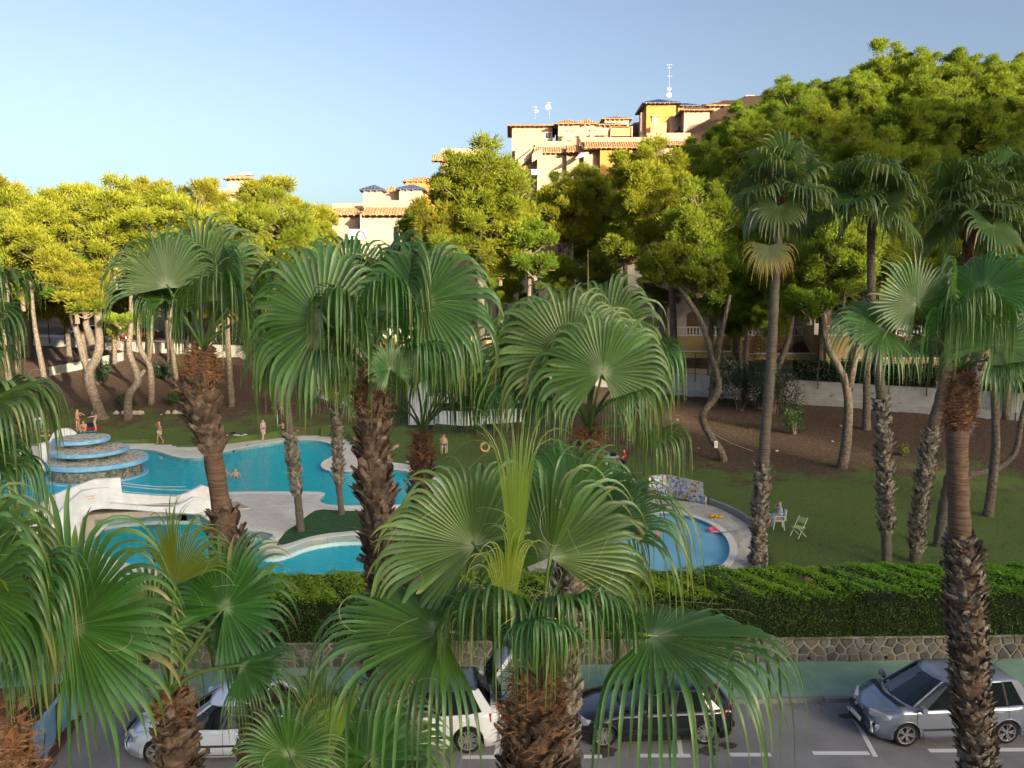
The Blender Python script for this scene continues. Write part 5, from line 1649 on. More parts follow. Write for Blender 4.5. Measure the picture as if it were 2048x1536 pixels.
# second low wall on the slope at far left
a0, a1 = D(100, 782, 78), D(246, 730, 83)
sl = MB()
vs = []
for P_, z_ in ((a0, ground(a0.x, 78)), (a1, ground(a1.x, 83))):
    vs += [(P_.x, P_.y, z_ - .5), (P_.x, P_.y, z_ + .9), (P_.x, P_.y + .3, z_ - .5), (P_.x, P_.y + .3, z_ + .9)]
sl.add(vs, [(0, 4, 5, 1), (2, 3, 7, 6), (1, 5, 7, 3), (0, 1, 3, 2), (4, 6, 7, 5)])
o = sl.build("slope_wall", mat("slope_wall_render", (.17, .19, .17), .9, .2, col2=(.23, .25, .22), scale=2))
tag(o, "low sloping grey-green wall climbing the litter slope behind the pines at left", "wall")
# upper street surface
m_ust = mat("upper_street_paving", (.42, .33, .26), .9, .2, col2=(.34, .27, .22), scale=.4, detail=7)
mb = MB()
pts = []
for x in np.linspace(-108, 118, 60):
    pts.append((x, yw(x) + .3, zt(x) + .03)); pts.append((x, yw(x) + 8.2, zt(x) + .05))
mb.add(pts, [(2 * i, 2 * i + 2, 2 * i + 3, 2 * i + 1) for i in range(59)])
tag(mb.build("upper_street", m_ust), kind='structure')
# hedge behind the fence at right and garden walls/houses across the street
def blob_hedge(x0_, x1_, hh, th, label, seed, dy=.6, m=m_shrubd, z_=zt, group=None, dens=1.0):
    rg = np.random.default_rng(seed)
    root = empty("street_hedge", (x0_, yw(x0_) + dy, z_(x0_)), 0, label, "hedge", group)
    n_ = int((x1_ - x0_) * 260 * dens)
    u = rg.uniform(0, x1_ - x0_, n_); v = rg.uniform(0, th, n_); w = rg.uniform(0, 1, n_) ** .8 * hh * (1 + .12 * np.sin(u * 1.7))
    yy = np.array([yw(x0_ + q) - yw(x0_) for q in u])
    zz = np.array([z_(x0_ + q) - z_(x0_) for q in u])
    side = rg.uniform(0, 1, n_) < .6
    v = np.where(side, rg.uniform(-.1, .15, n_), v); w = np.where(side, w, hh + rg.uniform(-.12, .08, n_))
    P = np.stack([u, yy + v, zz + w], 1)
    N = np.where(side[:, None], np.array([0, -1., 0]), np.array([0, 0, 1.])) + rg.normal(size=(n_, 3)) * .5
    N /= np.linalg.norm(N, axis=1)[:, None]
    leaf_cloud("foliage", P, N, .22, m, root, rg)
    c = [(0, .1, 0), (x1_ - x0_, yw(x1_) - yw(x0_) + .1, z_(x1_) - z_(x0_)), (x1_ - x0_, yw(x1_) - yw(x0_) + th - .1, z_(x1_) - z_(x0_)), (0, th - .1, 0)]
    MB().add(c + [(a, b__, d + hh * .92) for a, b__, d in c], [(0, 3, 2, 1), (4, 5, 6, 7), (0, 1, 5, 4), (1, 2, 6, 5), (2, 3, 7, 6), (3, 0, 4, 7)]).build("shade_core", m_hcore, root)
blob_hedge(24.3, 33, 1.7, 1.0, "dark clipped hedge on the street wall behind the fence, between the right-hand palms", 1)
blob_hedge(34.5, 44, 1.6, 1.0, "dark clipped hedge on the street wall at the right edge", 2)
blob_hedge(-34, -24, 1.7, 1.2, "dark hedge beyond the street wall seen under the left palm's crown", 3, dy=1)
for k, x in enumerate((14.9, 15.9, 16.8, 18.1, 19.3)):
    f = (x, yw(x) + .5, zt(x))
    px_ = 1024 + FPX * x / (f[1] * math.cos(PITCH))
    shrub(px_, 700, 26, 46, f[1], "upright dark bush of the sparse row behind the fence, %s from the left" % ("first", "second", "third", "fourth", "fifth")[k], 30 + k, m_shrubd, dens=.7, group="sparse dark bushes behind the fence")
# ================================================================= ADDED SUN BLOCKER BEHIND THE CAMERA
# unseen hill added to shade the garden; low left end and notch pass sun
YB = -360.0
SHX, SHZ = (-YB) * math.tan(R_(SUN_AZ)), (-YB) / math.cos(R_(SUN_AZ)) * math.tan(R_(SUN_EL))
m_blocker = mat("sun_blocker_scrub", (.10, .10, .05), .95, .1, col2=(.16, .14, .09), scale=.05)
m_glass = mat("window_glass", (.03, .045, .055), .06, .6)
m_slab = mat("balcony_white", (.7, .69, .66), .8, .3)
prof = [(-330, 12), (-120, 16), (-40, 17), (5, 20), (22, 22), (34, 26), (49, 30), (52, 31), (54, 3), (71, 3), (73, 46), (78, 56), (100, 60), (160, 62), (330, 60)]  # crest shaped by where shade should fall; deep notch passes sun to the slope
mb = MB()
rr = random.Random(12)
k = len(prof)
mb.add([(x + SHX, YB + 70, -3) for x, z in prof] + [(x + SHX, YB, z + SHZ) for x, z in prof] + [(x + SHX, YB - 60, -3) for x, z in prof],
       [(i, i + 1, k + i + 1, k + i) for i in range(k - 1)] + [(k + i, k + i + 1, 2 * k + i + 1, 2 * k + i) for i in range(k - 1)] + [(0, k, 2 * k), (k - 1, 3 * k - 1, 2 * k - 1)])
tag(mb.build("sun_blocker_ridge", m_blocker), kind='structure')

# ================================================================= HOUSES ON THE HILL
m_peach = mat("peach_render", (.37, .27, .195), .9, .2, col2=(.33, .24, .17), scale=.7)
m_pink = mat("pink_render", (.36, .255, .20), .9, .2, col2=(.32, .225, .18), scale=.7)
m_orange = mat("orange_render", (.36, .20, .06), .9, .2, col2=(.33, .18, .05), scale=.7)
m_tilem = mat("clay_tiles", (.36, .19, .09), .85, .25, col2=(.24, .12, .06), scale=4, detail=6, col3=(.42, .27, .15), scale3=2, lo3=.5, hi3=.65)
m_tileb = mat("blue_tiles", (.04, .055, .11), .4, .5, col2=(.07, .09, .16), scale=4)
m_trim = mat("trim_cream", (.36, .29, .22), .85, .2)
m_win = mat("dark_window", (.03, .03, .035), .2, .5)
m_whitep = mat("white_paint", (.72, .72, .72), .6, .4)
m_metal = mat("antenna_metal", (.45, .45, .45), .4, .5, metal=.6)
def hip_roof(root, w, d, z, rise, m, over=.5, c=(0, 0)):
    W2, D2 = w / 2 + over, d / 2 + over
    rl = max(0, W2 - D2); rd = max(0, D2 - W2)
    a = [(-W2, -D2), (W2, -D2), (W2, D2), (-W2, D2)]
    r0, r1 = (-rl, -rd), (rl, rd)
    X, Y = c
    P = lambda p, zz: Vector((p[0] + X, p[1] + Y, zz))
    roof = MB()
    lo = [P(q, z) for q in a]; bo = [P(q, z - .12) for q in a]
    if rd == 0: R0, R1 = P((-rl, 0), z + rise), P((rl, 0), z + rise); fs = [(0, 1, 5, 4), (1, 2, 5), (2, 3, 4, 5), (3, 0, 4)]
    else: R0, R1 = P((0, -rd), z + rise), P((0, rd), z + rise); fs = [(0, 1, 4), (1, 2, 5, 4), (2, 3, 5), (3, 0, 4, 5)]
    roof.add(lo + [R0, R1], fs); roof.add(lo + bo, [(0, 4, 5, 1), (1, 5, 6, 2), (2, 6, 7, 3), (3, 7, 4, 0), (4, 7, 6, 5)])
    ro = roof.build("roof", m, root)
    # cover-tile ribs on each slope
    rib = MB()
    V = lo + [R0, R1]
    for f in fs:
        e0, e1 = V[f[0]], V[f[1]]
        tops = [V[i] for i in f[2:]]
        L = (e1 - e0).length; ed = (e1 - e0).normalized()
        nn = ed.cross((tops[0] - e0)).normalized()
        n_ = max(2, int(L / .42))
        mid = (e0 + e1) / 2
        up = (sum(tops, Vector()) / len(tops) - mid); up = (up - ed * up.dot(ed))
        for i in range(n_):
            t = (i + .5) / n_ * L
            q = e0 + ed * t
            # height limit of the slope at this position
            if len(tops) == 1: lim = min(t, L - t) / (L / 2)
            else:
                ta = (tops[1] - e0).dot(ed); tb = (tops[0] - e0).dot(ed)
                lim = min(1, t / max(.01, ta), (L - t) / max(.01, L - tb))
            q2 = q + up * lim * .98
            wd = ed * .11
            rib.add([q - wd, q + nn * .11, q + wd, q2 - wd, q2 + nn * .11, q2 + wd], [(0, 1, 4, 3), (1, 2, 5, 4), (0, 2, 1)])
    tag(rib.build("tile_ribs", m, ro), kind='stuff')
    # rafter tails under the eaves
    raf = MB()
    for i in range(int(w / .9)):
        raf.box((X - W2 + .7 + i * .9, Y - D2 + .28, z - .2), (.12, .5, .14))
    for i in range(int(d / .9)):
        raf.box((X - W2 + .28, Y - D2 + .7 + i * .9, z - .2), (.5, .12, .14))
    tag(raf.build("rafter_tails", m_trim, ro), kind='stuff')
    return ro
def wing(root, x, y, w, d, z0_, z1_, m, roof=None, rise=1.1, over=.5, parapet=0, wins=(), name="wall", mp_=None):
    """a block of the house, front face at local y - d/2"""
    MB().box((x, y, (z0_ + z1_) / 2), (w, d, z1_ - z0_)).build(name, m, root)
    if roof: hip_roof(root, w, d, z1_, rise, roof, over, (x, y))
    if parapet:
        p = MB()
        for cx, cy, sx, sy in ((x, y - d / 2 + .1, w + .1, .22), (x - w / 2 + .1, y, .22, d - .3), (x + w / 2 - .1, y, .22, d - .3)):
            p.box((cx, cy, z1_ + parapet / 2), (sx, sy, parapet))
        p.build("parapet", mp_ or m, root)
        # tiled pent roof along the front under the parapet
    for (wx, wz, ww, wh, kind) in wins:
        fy = y - d / 2
        f = MB().box((x + wx, fy - .03, z0_ + wz), (ww, .08, wh)).build("window", m_win if kind != 'door' else m_win, root)
        fr = MB()
        for q in (-1, 1):
            fr.box((x + wx + q * (ww / 2), fy - .06, z0_ + wz), (.10, .12, wh + .1))
            fr.box((x + wx, fy - .065, z0_ + wz + q * (wh / 2)), (ww + .1, .12, .10))
        fr.box((x + wx, fy - .055, z0_ + wz), (.07, .1, wh))
        fr.build("frame", m_whitep if kind == 'w' else m_trim, f)
def pent(root, x, y, w, z, dep, rise, m):
    r = MB().add([(x - w / 2, y, z), (x + w / 2, y, z), (x + w / 2 - .3, y + dep, z + rise), (x - w / 2 + .3, y + dep, z + rise), (x - w / 2, y, z - .12), (x + w / 2, y, z - .12), (x + w / 2, y + dep, z - .12), (x - w / 2, y + dep, z - .12)],
                 [(0, 1, 2, 3), (0, 4, 5, 1), (1, 5, 6, 2), (3, 7, 4, 0), (4, 7, 6, 5)]).build("roof", m, root)
    rb = MB()
    for i in range(int(w / .42)):
        X = x - w / 2 + .25 + i * .42
        rb.add([(X - .1, y - .02, z), (X, y - .02, z + .12), (X + .1, y - .02, z), (X - .1, y + dep, z + rise), (X, y + dep, z + rise + .12), (X + .1, y + dep, z + rise)], [(0, 1, 4, 3), (1, 2, 5, 4), (0, 2, 1)])
    tag(rb.build("tile_ribs", m, r), kind='stuff')
    raf = MB()
    for i in range(int(w / .9)):
        raf.box((x - w / 2 + .4 + i * .9, y + .3, z - .2), (.12, .5, .14))
    tag(raf.build("rafter_tails", m_trim, r), kind='stuff')
HY = 145.0
def hx(px, y=HY): return D(px, 600, y).x
def hz(py, y=HY): return D(1024, py, y).z
def house(px, y, label, name="hillside_house"):
    f = D(px, 600, y)
    return empty(name, (f.x, y, 0), 0, label, "house"), f.x
def blk(root, ox, y, p0, p1, pt, pb, dep, m, yoff=0, **kw):
    """block given by its outline on the photograph at distance y"""
    x0_, x1_ = D(p0, 500, y + yoff).x, D(p1, 500, y + yoff).x
    zt_, zb__ = D(1024, pt, y + yoff).z, D(1024, pb, y + yoff).z
    wing(root, (x0_ + x1_) / 2 - ox, yoff + dep / 2, x1_ - x0_, dep, zb__, zt_, m, **kw)
# main peach building
h, ox = house(1100, HY, "large peach house with clay tiled roofs stepping down the hill, two antennas on top")
blk(h, ox, HY, 1024, 1104, 252, 420, 9, m_peach, yoff=6, roof=m_tilem, rise=1.1, over=.9, wins=((3.0, 13.9, 1.2, 1.2, 'w'),))
blk(h, ox, HY, 1115, 1157, 248, 420, 8, m_peach, yoff=3.5, roof=m_tilem, rise=1.2, over=.7)
blk(h, ox, HY, 1157, 1186, 248, 420, 7, m_peach, yoff=5, roof=m_tilem, rise=1.2, over=.6)
blk(h, ox, HY, 1186, 1244, 250, 420, 9, m_peach, yoff=6, roof=m_tilem, rise=1.0, over=.6)
blk(h, ox, HY, 1206, 1254, 238, 300, 9, m_peach, yoff=11, roof=m_tilem, rise=1.0, over=.6)
blk(h, ox, HY, 1030, 1085, 301, 460, 5, m_peach, yoff=1, parapet=1.0)
blk(h, ox, HY, 1074, 1132, 308, 470, 6, m_peach, yoff=-1.5, wins=((1.2, 2.5, 2.2, 1.8, 'w'),))
pent(h, hx(1100) - ox, -2.2, 6.6, hz(309), 2.2, 1.35, m_tilem)
MB().box((hx(1102) - ox, .6, hz(289)), (6.0, .25, 1.4)).build("parapet", m_peach, h)
# external stair parapet
for px0, px1, py0, py1, yo in ((1036, 1072, 320, 292, -.6), (1064, 1085, 308, 296, -2.4)):
    a, b_ = D(px0, py0, HY + yo), D(px1, py1, HY + yo)
    MB().add([(a.x - ox, yo, a.z - 1.4), (b_.x - ox, yo, b_.z - 1.4), (b_.x - ox, yo, b_.z), (a.x - ox, yo, a.z), (a.x - ox, yo + .25, a.z - 1.4), (b_.x - ox, yo + .25, b_.z - 1.4), (b_.x - ox, yo + .25, b_.z), (a.x - ox, yo + .25, a.z)],
             [(0, 1, 2, 3), (4, 7, 6, 5), (3, 2, 6, 7)]).build("stair_parapet", m_pink, h)
# balcony balusters low left
bal = MB()
for i in range(12): bal.box((hx(1062 + i * 1.4) - ox, -2.0, hz(348)), (.07, .07, .9))
bal.box((hx(1070) - ox, -2.0, hz(343)), (1.8, .12, .1))
bal.build("balustrade", m_whitep, h).__setitem__('kind', 'stuff')
# chimneys
for px, py, s in ((1139, 266, 1), (1184, 264, 1), (1176, 283, .8)):
    q = D(px, py, HY + 1)
    ch = MB().box((q.x - ox, 1, q.z - .6), (.8 * s, .8, 1.6)).box((q.x - ox, 1, q.z + .35), (1.2 * s, 1.2, .18), taper=.9).build("chimney", m_trim, h)
# orange middle house
h2, ox2 = house(1230, 140, "orange walled house with a pergola terrace and white awning below the peach roofs")
blk(h2, ox2, 140, 1198, 1262, 292, 480, 9, m_orange, yoff=0)
pent(h2, D(1240, 500, 140).x - ox2, -.9, 13.5, hz(294, 139), 2.4, 1.4, m_tilem)
blk(h2, ox2, 140, 1166, 1198, 292, 480, 8, m_peach, yoff=1.5, wins=((.5, 11.8, 1.0, 2.1, 'd'), (-.9, 12.3, .9, .9, 'w')))
blk(h2, ox2, 140, 1132, 1166, 300, 480, 8, m_peach, yoff=2.5)
pent(h2, D(1152, 500, 140).x - ox2, 1.1, 3.6, hz(302, 141), 2.0, 1.3, m_tilem)
pent(h2, D(1181, 500, 140).x - ox2, .0, 3.4, hz(294, 140), 2.0, 1.3, m_tilem)
MB().box((D(1245, 500, 140).x - ox2, 2.2, hz(277, 140)), (15, .25, 1.3)).build("parapet", m_peach, h2)
blk(h2, ox2, 140, 1218, 1260, 253, 272, 4, mat("brick_orange", (.55, .28, .14), .9, .2, col2=(.48, .23, .10), scale=3), yoff=4)
aw = [D(1206, 250, 143), D(1262, 250, 143)]
MB().add([(aw[0].x - ox2, 3.6, hz(252, 143)), (aw[1].x - ox2, 3.6, hz(252, 143)), (aw[1].x - ox2 - .8, 8, hz(243, 143)), (aw[0].x - ox2 + .5, 8, hz(243, 143))], [(0, 1, 2, 3)]).build("pergola_canvas", mat("grey_canvas", (.35, .32, .29), .9, .1), h2)
for px in (1207, 1219, 1261):
    q = D(px, 500, 143.5); MB().box((q.x - ox2, 3.7, hz(262, 143)), (.12, .12, 2.0)).build("pergola_post", m_trim, h2)
q0, q1 = D(1150, 318, 138), D(1170, 312, 139)
MB().add([(q0.x - ox2, -2.2, hz(318, 138)), (D(1178, 1, 138).x - ox2, -1.2, hz(312, 139)), (D(1184, 1, 140).x - ox2, 1.2, hz(302, 141)), (D(1166, 1, 140).x - ox2, 1.2, hz(304, 141))], [(0, 1, 2, 3)]).build("awning", m_whitep, h2)
rl = MB()
for i in range(14): rl.box((D(1158 + i * 3, 1, 139).x - ox2, -.8, hz(336, 139)), (.04, .04, 1.0))
rl.box((D(1178, 1, 139).x - ox2, -.8, hz(330, 139)), (4, .05, .05))
rl.build("balcony_railing", m_fence, h2).__setitem__('kind', 'stuff')
# tower with blue tiles
h3, ox3 = house(1320, 155, "orange tower house with dark blue tiled roof and tall antenna mast")
blk(h3, ox3, 155, 1288, 1346, 207, 420, 8, m_orange, yoff=0, roof=m_tileb, rise=1.5, over=.9)
blk(h3, ox3, 155, 1350, 1386, 212, 420, 8, m_orange, yoff=5, roof=m_tileb, rise=1.0, over=.7)
blk(h3, ox3, 155, 1277, 1288, 225, 300, 2, m_pink, yoff=1)
# pink house right
h4, ox4 = house(1400, 146, "pale pink house with clay tiled roof beside the tower, bamboo screen on its terrace")
blk(h4, ox4, 146, 1362, 1412, 221, 430, 9, m_pink, yoff=0, roof=m_tilem, rise=1.2, over=.8)
blk(h4, ox4, 146, 1412, 1480, 212, 430, 9, m_pink, yoff=2, roof=m_tilem, rise=1.6, over=.8, wins=((-2, 12, 1.2, 1.3, 'w'),))
blk(h4, ox4, 146, 1335, 1362, 232, 430, 6, m_pink, yoff=3, wins=((.2, 15.4, .9, 2.0, 'd'),))
blk(h4, ox4, 146, 1290, 1375, 276, 430, 5, m_peach, yoff=-4, parapet=.9)
pent(h4, D(1340, 1, 141).x - ox4, -5.2, 7, hz(289, 141), 1.5, 1.0, m_tilem)
blk(h4, ox4, 146, 1482, 1500, 190, 240, 3, m_pink, yoff=5)
bm = MB()
rr = random.Random(3)
for i in range(34): bm.box((D(1306 + i * .95, 1, 143).x - ox4, -3.2, hz(258, 143) + rr.uniform(-.1, .2)), (.07, .05, 2.0))
bm.build("bamboo_screen", mat("bamboo", (.42, .33, .2), .9, .1, col2=(.3, .23, .13), scale=9), h4).__setitem__('kind', 'stuff')
ch = D(1307, 250, 146)
MB().box((ch.x - ox4, -1, ch.z), (1.0, 1.0, 2.4)).box((ch.x - ox4, -1, ch.z + 1.3), (1.4, 1.4, .2)).build("chimney", m_trim, h4)
# left end of the peach terrace
h5, ox5 = house(900, 150, "peach house end with tiled eaves rising behind the sunlit centre pine")
blk(h5, ox5, 150, 882, 960, 318, 480, 9, m_peach, yoff=0, parapet=.5)
pent(h5, D(905, 1, 149).x - ox5, -1.2, 8.5, hz(320, 149), 2.0, 1.4, m_tilem)
blk(h5, ox5, 150, 884, 896, 297, 330, 2, m_pink, yoff=2)
blk(h5, ox5, 150, 905, 960, 297, 330, 5, m_peach, yoff=4)
# small far-left villa
h6, ox6 = house(485, 150, "sunlit cream villa with a square tiled turret poking above the left pines")
blk(h6, ox6, 150, 462, 500, 357, 480, 6, m_trim, yoff=0, roof=m_tilem, rise=1.0, over=.9, wins=((2.2, 11.0, .8, 1.2, 'd'),))
blk(h6, ox6, 150, 400, 500, 378, 480, 8, m_peach, yoff=-2.5)
pent(h6, D(440, 1, 148).x - ox6, -3.5, 10, hz(386, 146), 1.5, .8, m_tilem)
blk(h6, ox6, 150, 433, 440, 362, 380, 1, m_trim, yoff=-1)
sp = D(488, 345, 151)
MB().box((sp.x - ox6, 3, sp.z), (2.2, 1.2, .5)).build("solar_tank", m_metal, h6)
# white/pink house behind the palms centre-left
h7, ox7 = house(745, 110, "pale house with two blue pyramid roofed turrets and a tiled eave behind the left-centre palm")
blk(h7, ox7, 110, 722, 818, 428, 620, 10, m_trim, yoff=0, parapet=0)
blk(h7, ox7, 110, 655, 722, 428, 620, 9, m_pink, yoff=3, wins=((1.0, 9.6, 2.0, 1.6, 'w'),))
pent(h7, D(768, 1, 109).x - ox7, -1.1, 7.4, hz(428, 109), 1.8, 1.1, m_tilem)
pent(h7, D(690, 1, 112).x - ox7, 2.0, 5.0, hz(428, 112), 1.6, 1.0, m_tilem)
MB().box((D(770, 1, 112).x - ox7, 1.8, hz(409, 112)), (7.0, .3, 1.1)).build("parapet", m_pink, h7)
MB().box((D(688, 1, 113).x - ox7, 4.0, hz(412, 113)), (5.0, .3, 1.0)).build("parapet", m_pink, h7)
blk(h7, ox7, 110, 728, 766, 380, 430, 3.4, m_trim, yoff=5, roof=m_tileb, rise=.9, over=.45)
blk(h7, ox7, 110, 800, 845, 378, 430, 3.4, m_trim, yoff=5, roof=m_tileb, rise=.9, over=.45)
blk(h7, ox7, 110, 768, 800, 382, 430, 4, m_pink, yoff=7, roof=m_tilem, rise=.8, over=.3)
blk(h7, ox7, 110, 812, 880, 362, 430, 5, m_orange, yoff=22, roof=m_tilem, rise=1, over=.4)
bal = MB()
for i in range(16): bal.lathe([(.05, hz(480, 110)), (.09, hz(474, 110)), (.05, hz(466, 110)), (.08, hz(462, 110))], 6, (D(690 + i * 2.2, 1, 110).x - ox7, -.6))
bal.box((D(706, 1, 110).x - ox7, -.6, hz(460, 110)), (2.8, .2, .1))
bal.build("balustrade", m_whitep, h7).__setitem__('kind', 'stuff')
# lamp post in front of it
q = D(722, 470, 60)
lp_ = empty("lamp_post", (q.x, 60, ground(q.x, 60)), 0, "thin pale post standing before the blue-roofed house at left of centre", "post")
MB().tube([(0, 0, 0), (0, 0, D(722, 428, 60).z - ground(q.x, 60))], [.09, .06], 8).build("pole", m_trim, lp_)
# antennas
def antenna(px, py_top, py_bot, y, label, dishes=()):
    a, b_ = D(px, py_top, y), D(px, py_bot, y)
    r = empty("antenna_mast", (b_.x, y, b_.z), 0, label, "antenna", "antennas on the hill roofs")
    H = a.z - b_.z
    MB().tube([(0, 0, 0), (0, 0, H)], .05, 6).build("mast", m_metal, r)
    m2 = MB()
    for t, w in ((.97, 1.0), (.88, .8), (.62, .9)):
        m2.tube([(-w / 2, 0, H * t), (w / 2, 0, H * t)], .03, 4)
        for k in range(5): m2.tube([(-w / 2 + k * w / 4, -.25, H * t), (-w / 2 + k * w / 4, .25, H * t)], .02, 4)
    m2.build("aerial_bars", m_metal, r).__setitem__('kind', 'stuff')
    for dx, t, rd in dishes:
        MB().lathe([(0, .08), (rd * .6, .04), (rd, -.05), (0, -.02)], 14).build("dish", m_whitep, r).matrix_local = Matrix.Translation((dx, -.1, H * t)) @ Matrix.Rotation(R_(80), 4, 'X')
antenna(1338, 128, 192, 158, "tall red and white lattice antenna mast on the blue-tiled tower", ((0, .03, .5), (0, .22, .35)))
antenna(1099, 204, 238, 152, "taller aerial with a dish on the peach roof, right of two", ((-.3, .7, .5),))
antenna(1070, 212, 238, 152, "shorter aerial on the peach roof, left of two", ((.3, .6, .3),))
# ================================================================= HOUSES ALONG THE UPPER STREET
m_yel = mat("yellow_render", (.50, .36, .17), .9, .2, col2=(.45, .32, .15), scale=.8)
m_shade = mat("pale_house_render", (.60, .54, .46), .9, .2, col2=(.54, .48, .41), scale=.8)
m_sand = mat("sand_block", (.62, .47, .28), .9, .2, col2=(.52, .38, .2), scale=2)
def street_house(px0, px1, y, top, label, arch=()):
    f = D((px0 + px1) / 2, 650, y)
    r = empty("terrace_house", (f.x, y, 0), 0, label, "house", "houses along the upper street")
    x0_, x1_ = D(px0, 650, y).x - f.x, D(px1, 650, y).x - f.x
    w = x1_ - x0_
    zf = D(1024, 672, y).z          # terrace floor
    zt_ = D(1024, top, y).z
    gz = zt(f.x)
    MB().box(((x0_ + x1_) / 2, 1.6, (gz + zf) / 2), (w, 3.2, zf - gz)).build("terrace_base", m_yel, r)
    MB().box(((x0_ + x1_) / 2, 6.0, (gz + zt_) / 2), (w, 5.6, zt_ - gz)).build("wall", m_shade, r)
    hip_roof(r, w, 5.6, zt_, 1.3, m_tilem, .5, ((x0_ + x1_) / 2, 6.0))
    n_ = int(w / 3.6)
    for i in range(n_):
        cx = x0_ + (i + .5) * w / n_
        # arched openings: dark recess with surround
        ar = [(-.75, 0), (.75, 0), (.75, 1.9)] + [(.75 * math.cos(a), 1.9 + .55 * math.sin(a)) for a in [math.pi * k / 8 for k in range(1, 8)]] + [(-.75, 1.9)]
        k_ = len(ar)
        d_ = MB().add([(cx + a, 3.14, zf + .05 + b_) for a, b_ in ar], [tuple(range(k_))]).build("window", mat("brown_shutter", (.20, .13, .08), .7, .3), r)
        MB().tube([(cx + a * 1.06, 3.14, zf + .05 + b_ * 1.03) for a, b_ in ar[1:]], .07, 5).build("frame", m_trim, d_)
        MB().box((cx, 3.13, zf + 4.2), (1.2, .08, 1.3)).build("window", m_win, r)
    rail = MB().box(((x0_ + x1_) / 2, .12, zf + .95), (w, .26, .12)).box(((x0_ + x1_) / 2, .12, zf + .06), (w, .28, .12))
    rail.build("balustrade_rail", m_whitep, r)
    b0 = MB().lathe([(.07, .12), (.05, .2), (.10, .4), (.05, .62), (.07, .88)], 7).mesh("baluster", m_whitep)
    k_ = int(w / .34)
    for i in range(k_):
        if i % 11 == 10: MB().box((x0_ + (i + .5) * w / k_, .12, zf + .5), (.3, .3, 1.05)).build("pillar", m_whitep, r)
        else: obj("baluster", b0, r, (x0_ + (i + .5) * w / k_, .12, zf))
    # garden wall with white cap
    MB().box(((x0_ + x1_) / 2, -3.2, gz + .75), (w - .4, .25, 1.5)).build("garden_wall", m_yel, r)
    MB().box(((x0_ + x1_) / 2, -3.2, gz + 1.56), (w - .3, .4, .12)).build("wall_cap", m_whitep, r)
    return r
street_house(1338, 1462, 83, 540, "yellow terrace house with white balusters behind the S-curved pine")
street_house(1476, 1640, 80, 530, "terrace house with arched openings mostly hidden by dark pines")
street_house(1655, 1905, 74, 545, "terrace house with white balusters seen between the right-hand palms")
street_house(1925, 2140, 70, 550, "terrace house at the right edge behind the foreground palm crown")
street_house(1010, 1320, 86, 520, "terrace house glimpsed behind the centre palm's fans")
street_house(700, 990, 90, 540, "terrace house glimpsed between the two widest palm crowns")
# sunlit ivy on a yellow wall
m_ivy = leafmat("dry_creeper", [(0, (.16, .13, .03)), (1, (.30, .24, .06))], trans=(.3, .2, .05), tw=.2, rough=.6, vary=.5)
shrub(1520, 712, 90, 60, 77, "sunlit yellow creeper over the garden wall beside the slim palm stem", 60, m_ivy, "creeper", "creeper", .2, dens=2)
# parked cars on the upper street, small and half hidden
# ================================================================= POOL HOUSE AND GARDEN WALLS
ph = empty("pool_house", (0, 0, 0), 0, "low white pool house with green shutters behind the small inner palm", "building")
m_wh2 = mat("pool_house_white", (.50, .52, .55), .8, .3, col2=(.44, .46, .49), scale=1)
m_shut = mat("green_shutter", (.05, .10, .09), .6, .3)
yph = 62
def bx(px0, px1, pt, pb, y, dep, m, name):
    x0_, x1_ = D(px0, 700, y).x, D(px1, 700, y).x
    z1_, z0_ = D(1024, pt, y).z, D(1024, pb, y).z
    return MB().box(((x0_ + x1_) / 2, y + dep / 2, (z0_ + z1_) / 2), (x1_ - x0_, dep, z1_ - z0_)).build(name, m, ph)
bx(815, 868, 765, 850, 60, 3, m_wh2, "wall")
bx(868, 1060, 786, 806, 64, 4, m_wh2, "wall")
for a in range(5): bx(1005 + a * 22, 1015 + a * 22, 784, 803, 63.9, .1, m_shut, "shutter")
shrub(960, 822, 190, 22, 61, "dark low planting in front of the white pool house", 71, m_shrubd, dens=4)
def curved_wall(pts, label, th=.25):
    r = empty("curved_garden_wall", (0, 0, 0), 0, label, "wall")
    A_, B_ = [], []
    for px, pt, pb, y in pts:
        A_.append(D(px, pt, y)); B_.append(D(px, pb + 6, y))
    n_ = len(A_)
    vs = [(a.x, a.y, a.z) for a in A_] + [(b.x, a.y, b.z) for a, b in zip(A_, B_)]
    vs += [(v[0], v[1] + th, v[2]) for v in vs]
    fs = []
    for i in range(n_ - 1):
        fs += [(n_ + i, n_ + i + 1, i + 1, i), (i, i + 1, 2 * n_ + i + 1, 2 * n_ + i), (2 * n_ + i, 2 * n_ + i + 1, 3 * n_ + i + 1, 3 * n_ + i)]
    MB().add(vs, fs).build("wall", m_wh2, r)
curved_wall([(617, 771, 782, 68), (640, 776, 790, 67), (670, 783, 800, 66), (700, 790, 805, 65), (730, 797, 812, 64.5)], "low curved white wall on the lawn's far edge right of the shower")
curved_wall([(850, 828, 840, 58), (880, 822, 842, 57), (930, 824, 846, 56.5), (980, 818, 842, 57), (1040, 818, 838, 58), (1046, 822, 838, 58.3)], "white curved wall on the lawn below the pool house")

